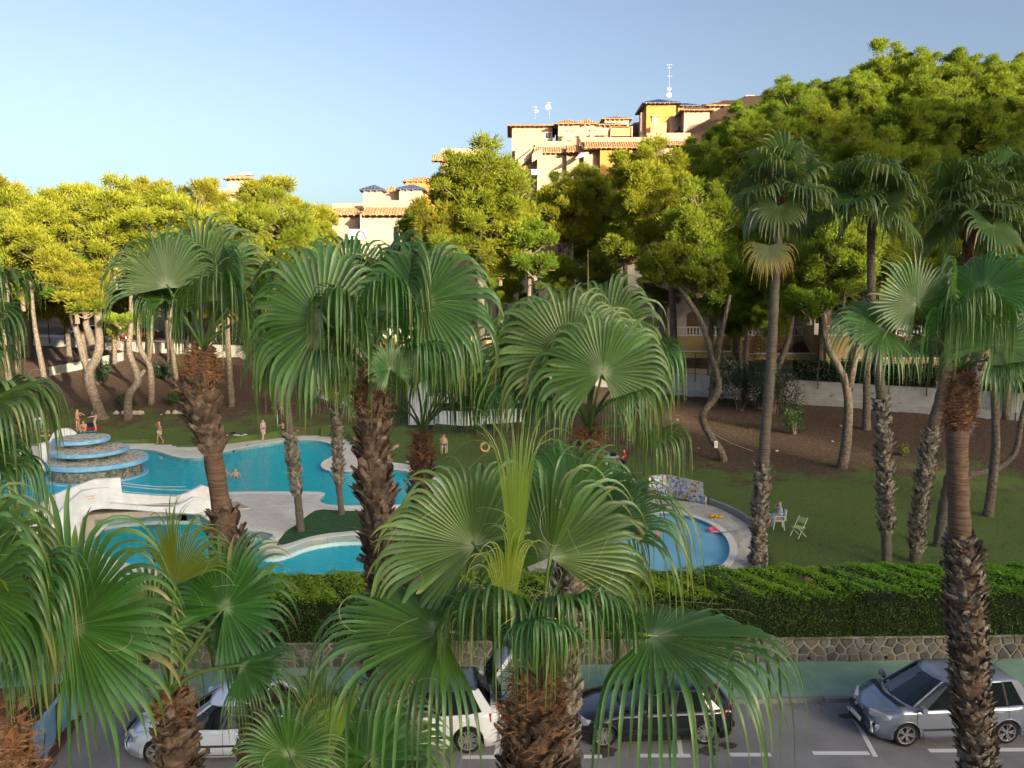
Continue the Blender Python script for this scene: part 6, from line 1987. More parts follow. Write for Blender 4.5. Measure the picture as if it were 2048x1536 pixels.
# ================================================================= PEOPLE
m_skin = mat("skin_tan", (.42, .22, .14), .55, .4)
m_skinl = mat("skin_light", (.55, .32, .22), .55, .4)
m_hair = mat("hair_dark", (.02, .014, .01), .6, .3)
m_hairb = mat("hair_brown", (.10, .06, .03), .6, .3)
BASE = dict(pelvis=(0, 0, .95), waist=(0, 0, 1.08), chest=(0, 0, 1.30), neck=(0, 0, 1.47), head=(0, -.01, 1.60), crown=(0, 0, 1.72),
            ls=(.17, 0, 1.42), le=(.22, .02, 1.14), lh=(.22, -.04, .88), lt=(.22, -.06, .80), rs=(-.17, 0, 1.42), re=(-.22, .02, 1.14), rh=(-.22, -.04, .88), rt=(-.22, -.06, .80),
            lp=(.09, 0, .90), lk=(.10, -.02, .50), la=(.10, .02, .09), lf=(.10, -.15, .035), rp=(-.09, 0, .90), rk=(-.10, -.02, .50), ra=(-.10, .02, .09), rf=(-.10, -.15, .035))
RAD = dict(pelvis=.125, waist=.115, chest=.13, neck=.052, head=.092, crown=.06, ls=.055, le=.04, lh=.03, lt=.025, rs=.055, re=.04, rh=.03, rt=.025, lp=.085, lk=.055, la=.038, lf=.035, rp=.085, rk=.055, ra=.038, rf=.035)
EDG = [("pelvis", "waist"), ("waist", "chest"), ("chest", "neck"), ("neck", "head"), ("head", "crown"), ("chest", "ls"), ("ls", "le"), ("le", "lh"), ("lh", "lt"), ("chest", "rs"), ("rs", "re"), ("re", "rh"), ("rh", "rt"),
       ("pelvis", "lp"), ("lp", "lk"), ("lk", "la"), ("la", "lf"), ("pelvis", "rp"), ("rp", "rk"), ("rk", "ra"), ("ra", "rf")]
def skin_obj(name, J, E, Rr, m, parent, root, lev=1):
    keys = [k for k in J if any(k in e for e in E)]
    me = bpy.data.meshes.new(name)
    me.from_pydata([J[k] for k in keys], [(keys.index(a), keys.index(b)) for a, b in E], [])
    o = obj(name, me, parent)
    sk = o.modifiers.new("skin", 'SKIN'); sk.use_smooth_shade = True
    if not me.skin_vertices: 
        return o
    for k, v in zip(keys, me.skin_vertices[0].data):
        v.radius = (Rr[k] * (1.0), Rr[k]); v.use_root = (k == root)
    s = o.modifiers.new("sub", 'SUBSURF'); s.levels = lev; s.render_levels = lev
    me.materials.append(m)
    return o
def skin_mesh(name, J, E, Rr, m, parent, root, lev=1):
    """skin modifier evaluated into a plain mesh"""
    keys = list(dict.fromkeys([k for e in E for k in e]))
    me = bpy.data.meshes.new(name)
    me.from_pydata([J[k] for k in keys], [(keys.index(a), keys.index(b)) for a, b in E], [])
    tmp = bpy.data.objects.new(name, me)
    COL.objects.link(tmp)
    bpy.context.view_layer.objects.active = tmp
    sk = tmp.modifiers.new("skin", 'SKIN'); sk.use_smooth_shade = True
    if not me.skin_vertices:
        bm_layer = None
        with bpy.context.temp_override(object=tmp, active_object=tmp): bpy.ops.mesh.customdata_skin_add()
    for k, v in zip(keys, me.skin_vertices[0].data):
        v.radius = (Rr[k], Rr[k]); v.use_root = (k == root)
    s = tmp.modifiers.new("sub", 'SUBSURF'); s.levels = lev; s.render_levels = lev
    dg = bpy.context.evaluated_depsgraph_get()
    out = bpy.data.meshes.new_from_object(tmp.evaluated_get(dg))
    bpy.data.objects.remove(tmp)
    out.name = name
    out.materials.clear(); out.materials.append(m)
    for p_ in out.polygons: p_.use_smooth = True
    return obj(name, out, parent)
def person(loc, rz, label, pose=None, h=1.0, skin=None, hair=None, clothes=(), group=None, longhair=False):
    J = dict(BASE); J.update(pose or {})
    root = empty("person", loc, rz, label, "person", group)
    root.scale = (h, h, h)
    skin_mesh("body", J, EDG, RAD, skin or m_skin, root, "pelvis", 2)
    hd, cr = Vector(J["head"]), Vector(J["crown"])
    ax = (cr - hd).normalized()
    # hair cap, nose, ears follow the head
    J2 = {"a": tuple(hd + ax * .06 + Vector((0, .035, 0))), "b": tuple(hd + ax * .12 + Vector((0, .01, 0)))}
    E2, R2 = [("a", "b")], {"a": .095, "b": .078}
    if longhair:
        J2["c"] = tuple(hd - ax * .12 + Vector((0, .09, 0))); R2["c"] = .05; E2.append(("a", "c"))
    skin_mesh("hair", J2, E2, R2, hair or m_hair, root, "a", 2)
    MB().tube([hd + Vector((0, -.085, .0)), hd + Vector((0, -.115, -.02))], [.012, .017], 6).build("nose", skin or m_skin, root, smooth=True)
    for kind, m in clothes:
        if kind == 'shorts':
            E = [("pelvis", "lp"), ("lp", "l2"), ("pelvis", "rp"), ("rp", "r2")]
            K = dict(J); K["l2"] = tuple(Vector(J["lp"]).lerp(Vector(J["lk"]), .45)); K["r2"] = tuple(Vector(J["rp"]).lerp(Vector(J["rk"]), .45))
            skin_mesh("shorts", K, E, dict(pelvis=.145, lp=.105, rp=.105, l2=.09, r2=.09), m, root, "pelvis", 1)
        elif kind == 'shirt':
            K = dict(J); K["l2"] = tuple(Vector(J["ls"]).lerp(Vector(J["le"]), .6)); K["r2"] = tuple(Vector(J["rs"]).lerp(Vector(J["re"]), .6))
            skin_mesh("shirt", K, [("pelvis", "waist"), ("waist", "chest"), ("chest", "ls"), ("ls", "l2"), ("chest", "rs"), ("rs", "r2")], dict(pelvis=.14, waist=.14, chest=.15, ls=.075, rs=.075, l2=.06, r2=.06), m, root, "pelvis", 1)
        elif kind == 'suit':
            skin_mesh("swimsuit", J, [("pelvis", "waist"), ("waist", "chest")], dict(pelvis=.135, waist=.122, chest=.138), m, root, "pelvis", 1)
        elif kind == 'dress':
            K = dict(J); K["hem"] = tuple(Vector(J["pelvis"]) + (Vector(J["lk"]) + Vector(J["rk"])) * .5 - (Vector(J["lp"]) + Vector(J["rp"])) * .5)
            K["l2"] = tuple(Vector(J["ls"]).lerp(Vector(J["le"]), .5)); K["r2"] = tuple(Vector(J["rs"]).lerp(Vector(J["re"]), .5))
            skin_mesh("dress", K, [("hem", "pelvis"), ("pelvis", "waist"), ("waist", "chest"), ("chest", "ls"), ("ls", "l2"), ("chest", "rs"), ("rs", "r2")], dict(hem=.21, pelvis=.17, waist=.145, chest=.15, ls=.08, rs=.08, l2=.07, r2=.07), m, root, "pelvis", 1)
        elif kind == 'trousers':
            skin_mesh("trousers", J, [("pelvis", "lp"), ("lp", "lk"), ("lk", "la"), ("pelvis", "rp"), ("rp", "rk"), ("rk", "ra")], dict(pelvis=.145, lp=.10, rp=.10, lk=.075, rk=.075, la=.06, ra=.06), m, root, "pelvis", 1)
        elif kind == 'shoes':
            for a, b_ in (("la", "lf"), ("ra", "rf")): skin_mesh("shoe", J, [(a, b_)], {a: .055, b_: .05}, m, root, a, 1)
    return root
WALK = dict(lk=(.10, -.16, .52), la=(.10, -.14, .12), lf=(.10, -.30, .06), rk=(-.10, .08, .50), ra=(-.10, .26, .15), rf=(-.10, .14, .04), le=(.23, .10, 1.15), lh=(.22, .08, .90), lt=(.22, .06, .82))
m_wht = mat("white_cloth", (.75, .75, .75), .9, .1)
m_floral = mat("floral_cloth", (.60, .45, .48), .9, .1, col2=(.42, .06, .16), scale=9, lo=.5, hi=.6)
m_redc = mat("red_cloth", (.55, .02, .03), .9, .1)
m_navy = mat("navy_cloth", (.02, .03, .10), .9, .1)
m_lilac = mat("lilac_cloth", (.45, .32, .55), .9, .1)
m_bluep = mat("blue_print_cloth", (.12, .30, .50), .9, .1, col2=(.55, .62, .68), scale=14, lo=.42, hi=.55)
m_redprint = mat("red_print_cloth", (.5, .04, .05), .9, .1, col2=(.6, .45, .42), scale=16, lo=.5, hi=.6)
q = gp(320, 888)
person(q, R_(-60), "person in white shorts walking along the deck beside the fountain, hand raised to the face", dict(WALK, re=(-.22, -.16, 1.28), rh=(-.06, -.19, 1.50), rt=(-.02, -.17, 1.56)), clothes=(("shorts", m_wht),), hair=m_hairb)
q = gp(527, 884, ZD)
person(q, R_(60), "person wrapped in a pink and white beach dress walking along the pool edge", dict(WALK, rk=(-.10, -.1, .5), ra=(-.1, -.1, .1), rf=(-.1, -.25, .04), lk=(.1, .1, .5), la=(.12, .3, .14), lf=(.12, .2, .04)), clothes=(("dress", m_floral),), hair=m_hair, skin=m_skinl)
q = gp(567, 877, ZD)
person(q, R_(-80), "child in dark blue shorts reaching to the garden shower, long dark hair", dict(le=(.18, -.25, 1.36), lh=(.10, -.50, 1.30), lt=(.09, -.58, 1.30), re=(-.18, -.22, 1.30), rh=(-.1, -.45, 1.2), rt=(-.1, -.52, 1.2)), h=.80, clothes=(("shorts", m_navy), ("suit", mat("dark_top", (.08, .07, .05), .9, .1))), longhair=True)
# group with the bar
ARMF = dict(le=(.20, -.26, 1.36), lh=(.14, -.52, 1.28), lt=(.13, -.6, 1.28), re=(-.20, -.26, 1.36), rh=(-.14, -.52, 1.28), rt=(-.13, -.6, 1.28))
q = gp(156, 862)
person(q, R_(75), "person in red patterned shorts stretching both arms towards a child", dict(ARMF, head=(0, -.03, 1.60)), clothes=(("shorts", m_redprint),), hair=m_hairb, skin=m_skinl)
q = gp(192, 862)
person(q, R_(-75), "child in a lilac swimsuit leaning back and holding hands behind the fountain", dict(ARMF, pelvis=(0, -.10, .93), waist=(0, -.02, 1.06), chest=(0, .08, 1.26), neck=(0, .12, 1.42), head=(0, .12, 1.55), crown=(0, .15, 1.67), ls=(.16, .08, 1.38), rs=(-.16, .08, 1.38),
       lp=(.09, -.1, .88), rp=(-.09, -.1, .88)), h=.86, clothes=(("suit", m_lilac),), longhair=True, hair=m_hairb, skin=m_skinl)
SIT = dict(pelvis=(0, .05, .12), waist=(0, .05, .26), chest=(0, 0, .48), neck=(0, -.04, .64), head=(0, -.08, .77), crown=(0, -.09, .89), ls=(.17, 0, .60), rs=(-.17, 0, .60), le=(.24, -.2, .42), lh=(.12, -.4, .45), lt=(.1, -.46, .45), re=(-.24, -.2, .42), rh=(-.12, -.4, .45), rt=(-.1, -.46, .45),
           lp=(.1, .0, .12), rp=(-.1, .0, .12), lk=(.2, -.42, .40), la=(.12, -.55, .06), lf=(.1, -.70, .04), rk=(-.2, -.42, .40), ra=(-.12, -.55, .06), rf=(-.1, -.70, .04))
q = gp(168, 864)
person(q, R_(20), "person sitting on the lawn between the pair with stretched arms", SIT, clothes=(("suit", m_redprint),), hair=m_hairb, skin=m_skinl)
q = gp(93, 874)
CROSS = dict(SIT, lk=(.38, -.22, .14), la=(.02, -.36, .07), lf=(-.1, -.36, .06), rk=(-.38, -.22, .14), ra=(-.02, -.30, .07), rf=(.1, -.30, .06))
person(q, R_(10), "tanned person sitting cross-legged on the grass left of the white shell wall", CROSS, hair=m_hairb)
mt = gp(178, 858)
tag(MB().box((mt.x, mt.y, mt.z + .04), (1.9, .8, .06), rz=.1).build("red_mat", m_redc), "red mat spread on the lawn behind the fountain", "mat")
mt = gp(172, 862)
tag(MB().box((mt.x + .3, mt.y - .5, mt.z + .04), (1.6, .4, .05), rz=-.05).build("teal_towel", mat("teal_cloth", (.03, .30, .33), .9, .1)), "teal towel lying in front of the red mat", "towel")
mt = gp(180, 853)
tag(MB().lathe([(0, 0), (.25, .02), (.3, .15), (.2, .3), (0, .33)], 10).build("dark_bag", m_navy, loc=mt), "dark beach bag lying on the red mat", "bag")
# swimmers
DEEP = dict(ARMF, le=(.28, -.12, 1.30), lh=(.30, -.32, 1.22), lt=(.3, -.4, 1.22), re=(-.28, -.12, 1.30), rh=(-.3, -.32, 1.22), rt=(-.3, -.4, 1.22))
for (px, py, z, dz, s, rz, lab, cl) in ((451, 953, .74, -1.13, .95, 150, "swimmer with dark hair in the main pool, left of two, shoulders above water", ()),
        (472, 956, .74, -1.08, .95, 20, "swimmer in dark swimwear in the main pool, right of two", (("suit", m_navy),)),
        (1271, 1076, .80, -1.02, .72, 60, "dark-haired child standing in the paddling pool behind the palm fronds", ()),
        (1316, 1084, .80, -.70, .62, -20, "child standing waist deep in the middle of the paddling pool", ())):
    q = G(px, py, z)
    person((q.x, q.y, z + dz * s + .0), R_(rz), lab, DEEP, h=s, clothes=cl, skin=m_skinl)
# plastic chairs
m_pl = mat("white_plastic", (.74, .75, .76), .4, .5)
m_lime_f = mat("lime_fabric", (.45, .55, .20), .8, .2)
m_stripe = mat("blue_stripe_fabric", (.05, .20, .42), .8, .2, col2=(.6, .62, .62), scale=3, stretch=(1, 1, 9), lo=.48, hi=.52)
def plastic_chair(loc, rz, label, group=None):
    r = empty("garden_chair", loc, rz, label, "chair", group)
    MB().box((0, 0, .42), (.50, .46, .035)).build("seat", m_pl, r)
    mb = MB()
    for i in range(5): mb.box((-.18 + i * .09, .26 + .05, .66), (.055, .03, .46))
    mb.tube([(-.23, .23, .42), (-.24, .30, .80), (-.15, .33, .90), (.15, .33, .90), (.24, .30, .80), (.23, .23, .42)], .022, 6)
    mb.build("backrest", m_pl, r)
    for s in (-1, 1):
        MB().tube([(s * .25, -.20, .42), (s * .28, -.20, .62), (s * .28, -.1, .65), (s * .26, .26, .66)], .022, 6).build("armrest", m_pl, r)
        for t in (-1, 1): MB().tube([(s * .22, t * .19, .42), (s * .27, t * .25, 0)], [.03, .022], 6).build("leg", m_pl, r)
    return r
def folding_chair(loc, rz, label, m, fr=None, group=None):
    r = empty("folding_chair", loc, rz, label, "chair", group)
    fr = fr or m_pl
    MB().box((0, 0, .43), (.44, .42, .03)).build("seat", m, r)
    mb = MB().box((0, 0, 0), (.42, .025, .26))
    b_ = mb.build("backrest", m, r, loc=(0, .27, .72)); b_.rotation_euler = (R_(-12), 0, 0)
    for s in (-1, 1):
        MB().tube([(s * .23, .33, .88), (s * .23, -.25, .0)], .014, 6).build("leg", fr, r)
        MB().tube([(s * .21, -.2, .43), (s * .21, .28, .0)], .014, 6).build("leg", fr, r)
    return r
q = gp(1556, 1057, .9)
plastic_chair(q, R_(60 + 180 + 20), "white plastic armchair occupied by the person in blue beside the slim palm trunk")
SEAT = dict(pelvis=(0, .05, .52), waist=(0, .07, .66), chest=(0, .08, .88), neck=(0, .06, 1.04), head=(0, .04, 1.17), crown=(0, .05, 1.29), ls=(.17, .08, 1.0), rs=(-.17, .08, 1.0), le=(.26, -.02, .78), lh=(.20, -.24, .68), lt=(.16, -.3, .66), re=(-.26, -.16, .90), rh=(-.10, -.12, 1.12), rt=(-.07, -.1, 1.17),
            lp=(.1, 0, .50), rp=(-.1, 0, .50), lk=(.12, -.42, .50), la=(.12, -.46, .10), lf=(.12, -.60, .04), rk=(-.12, -.42, .50), ra=(-.12, -.50, .10), rf=(-.12, -.64, .04))
person(q, R_(260), "grey-haired person in a blue print dress sitting in the white armchair", SEAT, clothes=(("dress", m_bluep),), hair=mat("hair_grey", (.30, .28, .26), .7, .2), skin=m_skinl)
q2 = gp(1530, 1050, .9)
folding_chair(q2 + Vector((.15, .5, 0)), R_(100), "blue striped folding chair half hidden by the slim palm trunk", m_stripe)
person(q2 + Vector((.1, .5, 0)), R_(280), "person in dark clothes on the striped chair behind the slim palm trunk", SEAT, clothes=(("shirt", m_stripe), ("shorts", m_navy)), hair=m_hair)
folding_chair(gp(1596, 1073, .9), R_(-60), "empty lime green folding chair standing alone on the lawn", m_lime_f)
# table group behind the centre fronds
q = gp(1222, 935)
tb = empty("round_table", q, 0, "round white plastic table on the lawn beyond the paddling pool", "table")
MB().lathe([(0, .70), (.52, .70), (.54, .73), (0, .745)], 28).build("tabletop", m_pl, tb)
for s in (-1, 1):
    for t in (-1, 1): MB().tube([(s * .2, t * .2, .70), (s * .36, t * .36, 0)], .025, 6).build("leg", m_pl, tb)
tag(MB().lathe([(0, 0), (.18, .02), (.22, .12), (.12, .24), (0, .25)], 9).build("black_bag", m_black, loc=q + Vector((.12, 0, .745))), "black bag lying on the round white table", "bag")
q = gp(1246, 938)
folding_chair(q, R_(-100), "dark folding chair beside the round white table", m_navy, m_fence)
person(q, R_(-100), "person in a red top sitting beside the round white table", SEAT, clothes=(("shirt", m_redc), ("shorts", m_navy)), skin=m_skin)
# sun loungers / chairs
q = gp(76, 857)
folding_chair(q, R_(30), "striped folding chair with a high back on the lawn at far left", mat("bw_stripe", (.04, .04, .07), .8, .2, col2=(.7, .7, .7), scale=3, stretch=(1, 1, 8), lo=.48, hi=.52), group=None)
q = gp(888, 905)
folding_chair(q, R_(5), "lime green framed chair on the lawn behind the inner palm neck", m_lime_f, m_lime_f)
person(q, R_(5), "person in blue shorts sitting in the lime green chair behind the palm leaf", SEAT, clothes=(("shorts", mat("blue_cloth", (.02, .12, .5), .9, .1)),), skin=m_skinl)
q = gp(450, 872)
tw_ = MB()
n_ = 8
for i in range(n_):
    for j in range(4): tw_.v.append((q.x + i * .28 - .3, q.y + j * .42 - .2 + .05 * math.sin(i), q.z + .05 + .03 * math.sin(i * 2 + j)))
tw_.f = [(i * 4 + j, (i + 1) * 4 + j, (i + 1) * 4 + j + 1, i * 4 + j + 1) for i in range(n_ - 1) for j in range(3)]; tw_.m = [0] * len(tw_.f)
tag(tw_.build("white_towel", m_wht), "crumpled white towel spread on the lawn right of the left palm trunk", "towel")
tag(MB().lathe([(0, 0), (.22, .02), (.28, .08), (.15, .16), (0, .17)], 9).build("dark_clothes", m_black, loc=q + Vector((.5, .2, .1))), "small heap of dark clothes on the white towel", "clothes")
# shower
q = gp(556, 871, .95)
sh_ = empty("garden_shower", q, 0, "steel garden shower with two arms on a grey slab at the pool's far edge", "shower")
MB().tube([(0, 0, 0), (0, 0, 2.0)], .035, 8).build("pole", m_steel, sh_, smooth=True)
for s in (-1, 1):
    a_ = MB().tube([(0, 0, 2.0), (s * .35, -.05, 2.32), (s * .42, -.06, 2.25)], .022, 6).build("arm", m_steel, sh_, smooth=True)
    MB().lathe([(.02, 2.26), (.07, 2.2), (0, 2.2)], 10, (s * .43, -.06)).build("shower_head", m_steel, a_)
pl = GP([(508, 876), (600, 872), (596, 858), (532, 861)], .96, 0)
tag(MB().prism(pl, .5, .965).build("shower_slab", m_conc), kind='structure')
# life ring on the tree trunk
q = D(970, 894, 52)
lr_ = empty("life_ring", (q.x, 52, q.z), 0, "yellow life ring on a post, left of the pale spear leaf", "life ring")
m_ring = mat("ring_yellow", (.62, .42, .16), .6, .3)
ri = MB()
pts = [(math.cos(a) * .29, 0, math.sin(a) * .29) for a in [2 * math.pi * k / 20 for k in range(21)]]
ri.tube(pts, .075, 8, cap=False).build("ring", m_ring, lr_, smooth=True)
MB().tube([(0, .12, .3), (0, .12, ground(q.x, 52) - q.z)], .04, 6).build("post", m_steel, lr_)
# yellow float ring toy + pink float
q = G(1432, 1036, ZD)
fl = empty("pool_float", (q.x, q.y, ZD), 0, "yellow inflatable toy lying on the paddling pool deck", "pool float")
m_yelp = mat("yellow_plastic", (.75, .38, .01), .35, .5)
for k, dx in enumerate((-.18, 0, .18)): MB().lathe([(0, 0), (.09, .01), (.13, .09), (.09, .17), (0, .18)], 12, (dx, (k - 1) * -.05)).build("float_segment", m_yelp, fl, smooth=True)
q = G(1428, 1064, .80)
fl = empty("pool_float", (q.x, q.y, .84), 0, "pink inflatable ring floating by the paddling pool handrail", "pool float")
m_pinkp = mat("pink_plastic", (.80, .16, .22), .35, .5)
MB().tube([(math.cos(a) * .24, math.sin(a) * .24, .05) for a in [2 * math.pi * k / 18 for k in range(19)]], .09, 8, cap=False).build("ring", m_pinkp, fl, smooth=True)
MB().lathe([(0, .0), (.2, .02)], 16).build("ring_floor", m_pinkp, fl)
# handrail
a, b_ = G(1399, 1100, .2), G(1477, 1096, ZD)
hr = empty("pool_handrail", (0, 0, 0), 0, "steel handrail bridging the steps of the paddling pool", "handrail")
p0 = Vector((a.x, a.y, .2))
MB().tube([(a.x, a.y, .25), (a.x, a.y, D(1402, 1070, a.y).z), (a.x + .12, a.y, D(1402, 1066, a.y).z), (b_.x - .1, b_.y, D(1478, 1063, b_.y).z), (b_.x, b_.y, D(1479, 1068, b_.y).z), (b_.x, b_.y, ZD)], .024, 8).build("rail", m_steel, hr, smooth=True)
# mosaic bench
m_mos = mat("mosaic", (.50, .50, .52), .5, .4, col2=(.10, .10, .30), scale=7, kind='voronoi', lo=.25, hi=.75, col3=(.45, .40, .10), scale3=9, lo3=.52, hi3=.56)
def mosmat():
    m = bpy.data.materials.new("broken_tile_mosaic"); m.use_nodes = True
    n = m.node_tree; p_ = n.nodes["Principled BSDF"]; p_.inputs["Roughness"].default_value = .4
    tc_ = n.nodes.new("ShaderNodeTexCoord"); v = n.nodes.new("ShaderNodeTexVoronoi"); v.inputs["Scale"].default_value = 8.5
    n.links.new(tc_.outputs["Object"], v.inputs["Vector"])
    sp_ = n.nodes.new("ShaderNodeSeparateColor"); n.links.new(v.outputs["Color"], sp_.inputs[0])
    r = n.nodes.new("ShaderNodeValToRGB"); r.color_ramp.interpolation = 'CONSTANT'
    cs = [(.0, (.55, .55, .56)), (.28, (.22, .20, .45)), (.42, (.50, .46, .12)), (.58, (.60, .60, .58)), (.68, (.02, .02, .03)), (.76, (.42, .40, .60)), (.88, (.45, .05, .04)), (.93, (.04, .30, .42))]
    e = r.color_ramp.elements; e[0].position = cs[0][0]; e[0].color = (*cs[0][1], 1); e[1].position = cs[-1][0]; e[1].color = (*cs[-1][1], 1)
    for a_, c_ in cs[1:-1]: q_ = e.new(a_); q_.color = (*c_, 1)
    n.links.new(sp_.outputs[0], r.inputs[0]); n.links.new(r.outputs[0], p_.inputs["Base Color"])
    return m
m_mos = mosmat()
def mosaic(pxs, label):
    r = empty("mosaic_bench", (0, 0, 0), 0, label, "bench")
    P_ = smooth_poly_open([(G(a, b__, ZD).x, G(a, b__, ZD).y) for a, b__ in pxs])
    def band(y0_, z0_, y1_, z1_, name):
        vs = [(x, y + y0_, z0_) for x, y in P_] + [(x, y + y1_, z1_) for x, y in P_]
        k = len(P_)
        MB().add(vs, [(i, i + 1, k + i + 1, k + i) for i in range(k - 1)]).build(name, m_mos, r)
    band(0, ZD, 0, 1.38, "seat_front"); band(0, 1.38, .55, 1.36, "seat"); band(.55, 1.36, .75, 1.95, "backrest"); band(.75, 1.95, 1.0, 1.95, "back_cap"); band(1.0, 1.95, 1.0, .8, "back_face")
    for q_ in (P_[0], P_[-1]):
        MB().prism([(q_[0] - .04, q_[1]), (q_[0] + .04, q_[1]), (q_[0] + .04, q_[1] + 1.0), (q_[0] - .04, q_[1] + 1.0)], .8, 1.36).build("bench_end", m_mos, r)
def smooth_poly_open(p, it=2):
    for _ in range(it):
        q = [p[0]]
        for i in range(len(p) - 1):
            a, b__ = p[i], p[i + 1]
            q += [(a[0] * .75 + b__[0] * .25, a[1] * .75 + b__[1] * .25), (a[0] * .25 + b__[0] * .75, a[1] * .25 + b__[1] * .75)]
        p = q + [p[-1]]
    return p
mosaic([(1302, 995), (1340, 992), (1378, 1002), (1412, 1010)], "curved bench clad in broken multicoloured tile behind the paddling pool, right one")
mosaic([(1110, 1003), (1150, 992), (1190, 985), (1228, 980)], "multicoloured tile bench mostly hidden by fronds, left one")
# curb round the small pool deck
cu = [(1418, 1008), (1459, 1024), (1480, 1035), (1500, 1050), (1516, 1066)]
P_ = smooth_poly_open([(G(a, b__, ZD).x, G(a, b__, ZD).y) for a, b__ in cu])
mb = MB(); k = len(P_)
mb.add([(x, y, .9) for x, y in P_] + [(x, y, 1.22) for x, y in P_] + [(x + .12, y + .2, 1.22) for x, y in P_] + [(x + .12, y + .2, .8) for x, y in P_],
       [(j * k + i, j * k + i + 1, (j + 1) * k + i + 1, (j + 1) * k + i) for j in range(3) for i in range(k - 1)])
tag(mb.build("stone_curb", m_conc), "low curved stone curb holding the lawn back from the paddling pool deck", "curb")
# sign on the S-curved pine and its rope
q = D(1432, 889, 60)
sg = empty("tree_sign", (q.x, 60 , q.z), 0, "small white sign with a dark symbol on the S-curved pine trunk", "sign")
gq = D(1432, 889, 49.5)
sg.location = (gq.x, 49.5, gq.z)
MB().box((0, 0, 0), (.22, .02, .46)).build("sign_plate", m_sign, sg)
MB().tube([(-.05, -.012, .12), (.05, -.012, .1), (-.04, -.012, 0), (.05, -.012, -.12)], .012, 4).build("symbol", m_black, sg)
a, b_ = D(1424, 866, 49.5), D(1505, 902, 46)
tag(MB().tube([a, a.lerp(b_, .5) + Vector((0, 0, -.1)), b_], .012, 4).build("tether_rope", m_rope), "thin rope running down from the S-curved pine to the slim palm", "rope")
# ================================================================= CARS
m_tyre = mat("tyre_rubber", (.018, .018, .018), .85, .2)
m_rim = mat("alloy_rim", (.50, .50, .51), .3, .5, metal=.7)
m_cglass = mat("car_glass", (.012, .016, .018), .04, .8)
m_blackpl = mat("black_plastic", (.02, .02, .022), .55, .4)
m_lamp = mat("headlamp", (.55, .58, .60), .08, .8, metal=.35)
m_tail = mat("tail_lamp", (.55, .01, .012), .15, .7)
m_plate = mat("number_plate", (.72, .72, .70), .5, .4)
m_chrome = mat("chrome", (.65, .65, .66), .12, .6, metal=1)
def wheel_meshes(r, spokes):
    ty = MB().lathe([(r * .72, -.10), (r * .92, -.11), (r, -.08), (r, .08), (r * .92, .11), (r * .72, .10), (r * .72, -.10)], 32).mesh("tyre", m_tyre, True)
    rm = MB()
    rm.lathe([(r * .73, -.09), (r * .73, -.105), (r * .67, -.10), (r * .65, -.03), (r * .65, .05)], 32)
    rm.lathe([(0, -.085), (r * .12, -.085), (r * .15, -.05)], 16)
    for i in range(spokes):
        a = 2 * math.pi * i / spokes
        for s in (-.10, .10):
            d0 = Vector((math.cos(a + s * 1.2), math.sin(a + s * 1.2), 0)); d1 = Vector((math.cos(a + s * 1.9), math.sin(a + s * 1.9), 0))
            t = Vector((-d0.y, d0.x, 0)) * r * .045
            p0, p1 = d0 * r * .1, d1 * r * .68
            rm.add([p0 - t + Vector((0, 0, -.088)), p0 + t + Vector((0, 0, -.088)), p1 + t + Vector((0, 0, -.098)), p1 - t + Vector((0, 0, -.098)), p0 - t + Vector((0, 0, -.05)), p0 + t + Vector((0, 0, -.05)), p1 + t + Vector((0, 0, -.06)), p1 - t + Vector((0, 0, -.06))],
                   [(0, 3, 2, 1), (0, 1, 5, 4), (2, 3, 7, 6), (1, 2, 6, 5), (3, 0, 4, 7)])
    rmm = rm.mesh("rim", m_rim)
    dk = MB().lathe([(0, -.02), (r * .6, -.02)], 24).mesh("brake_disc", m_blackpl)
    return ty, rmm, dk
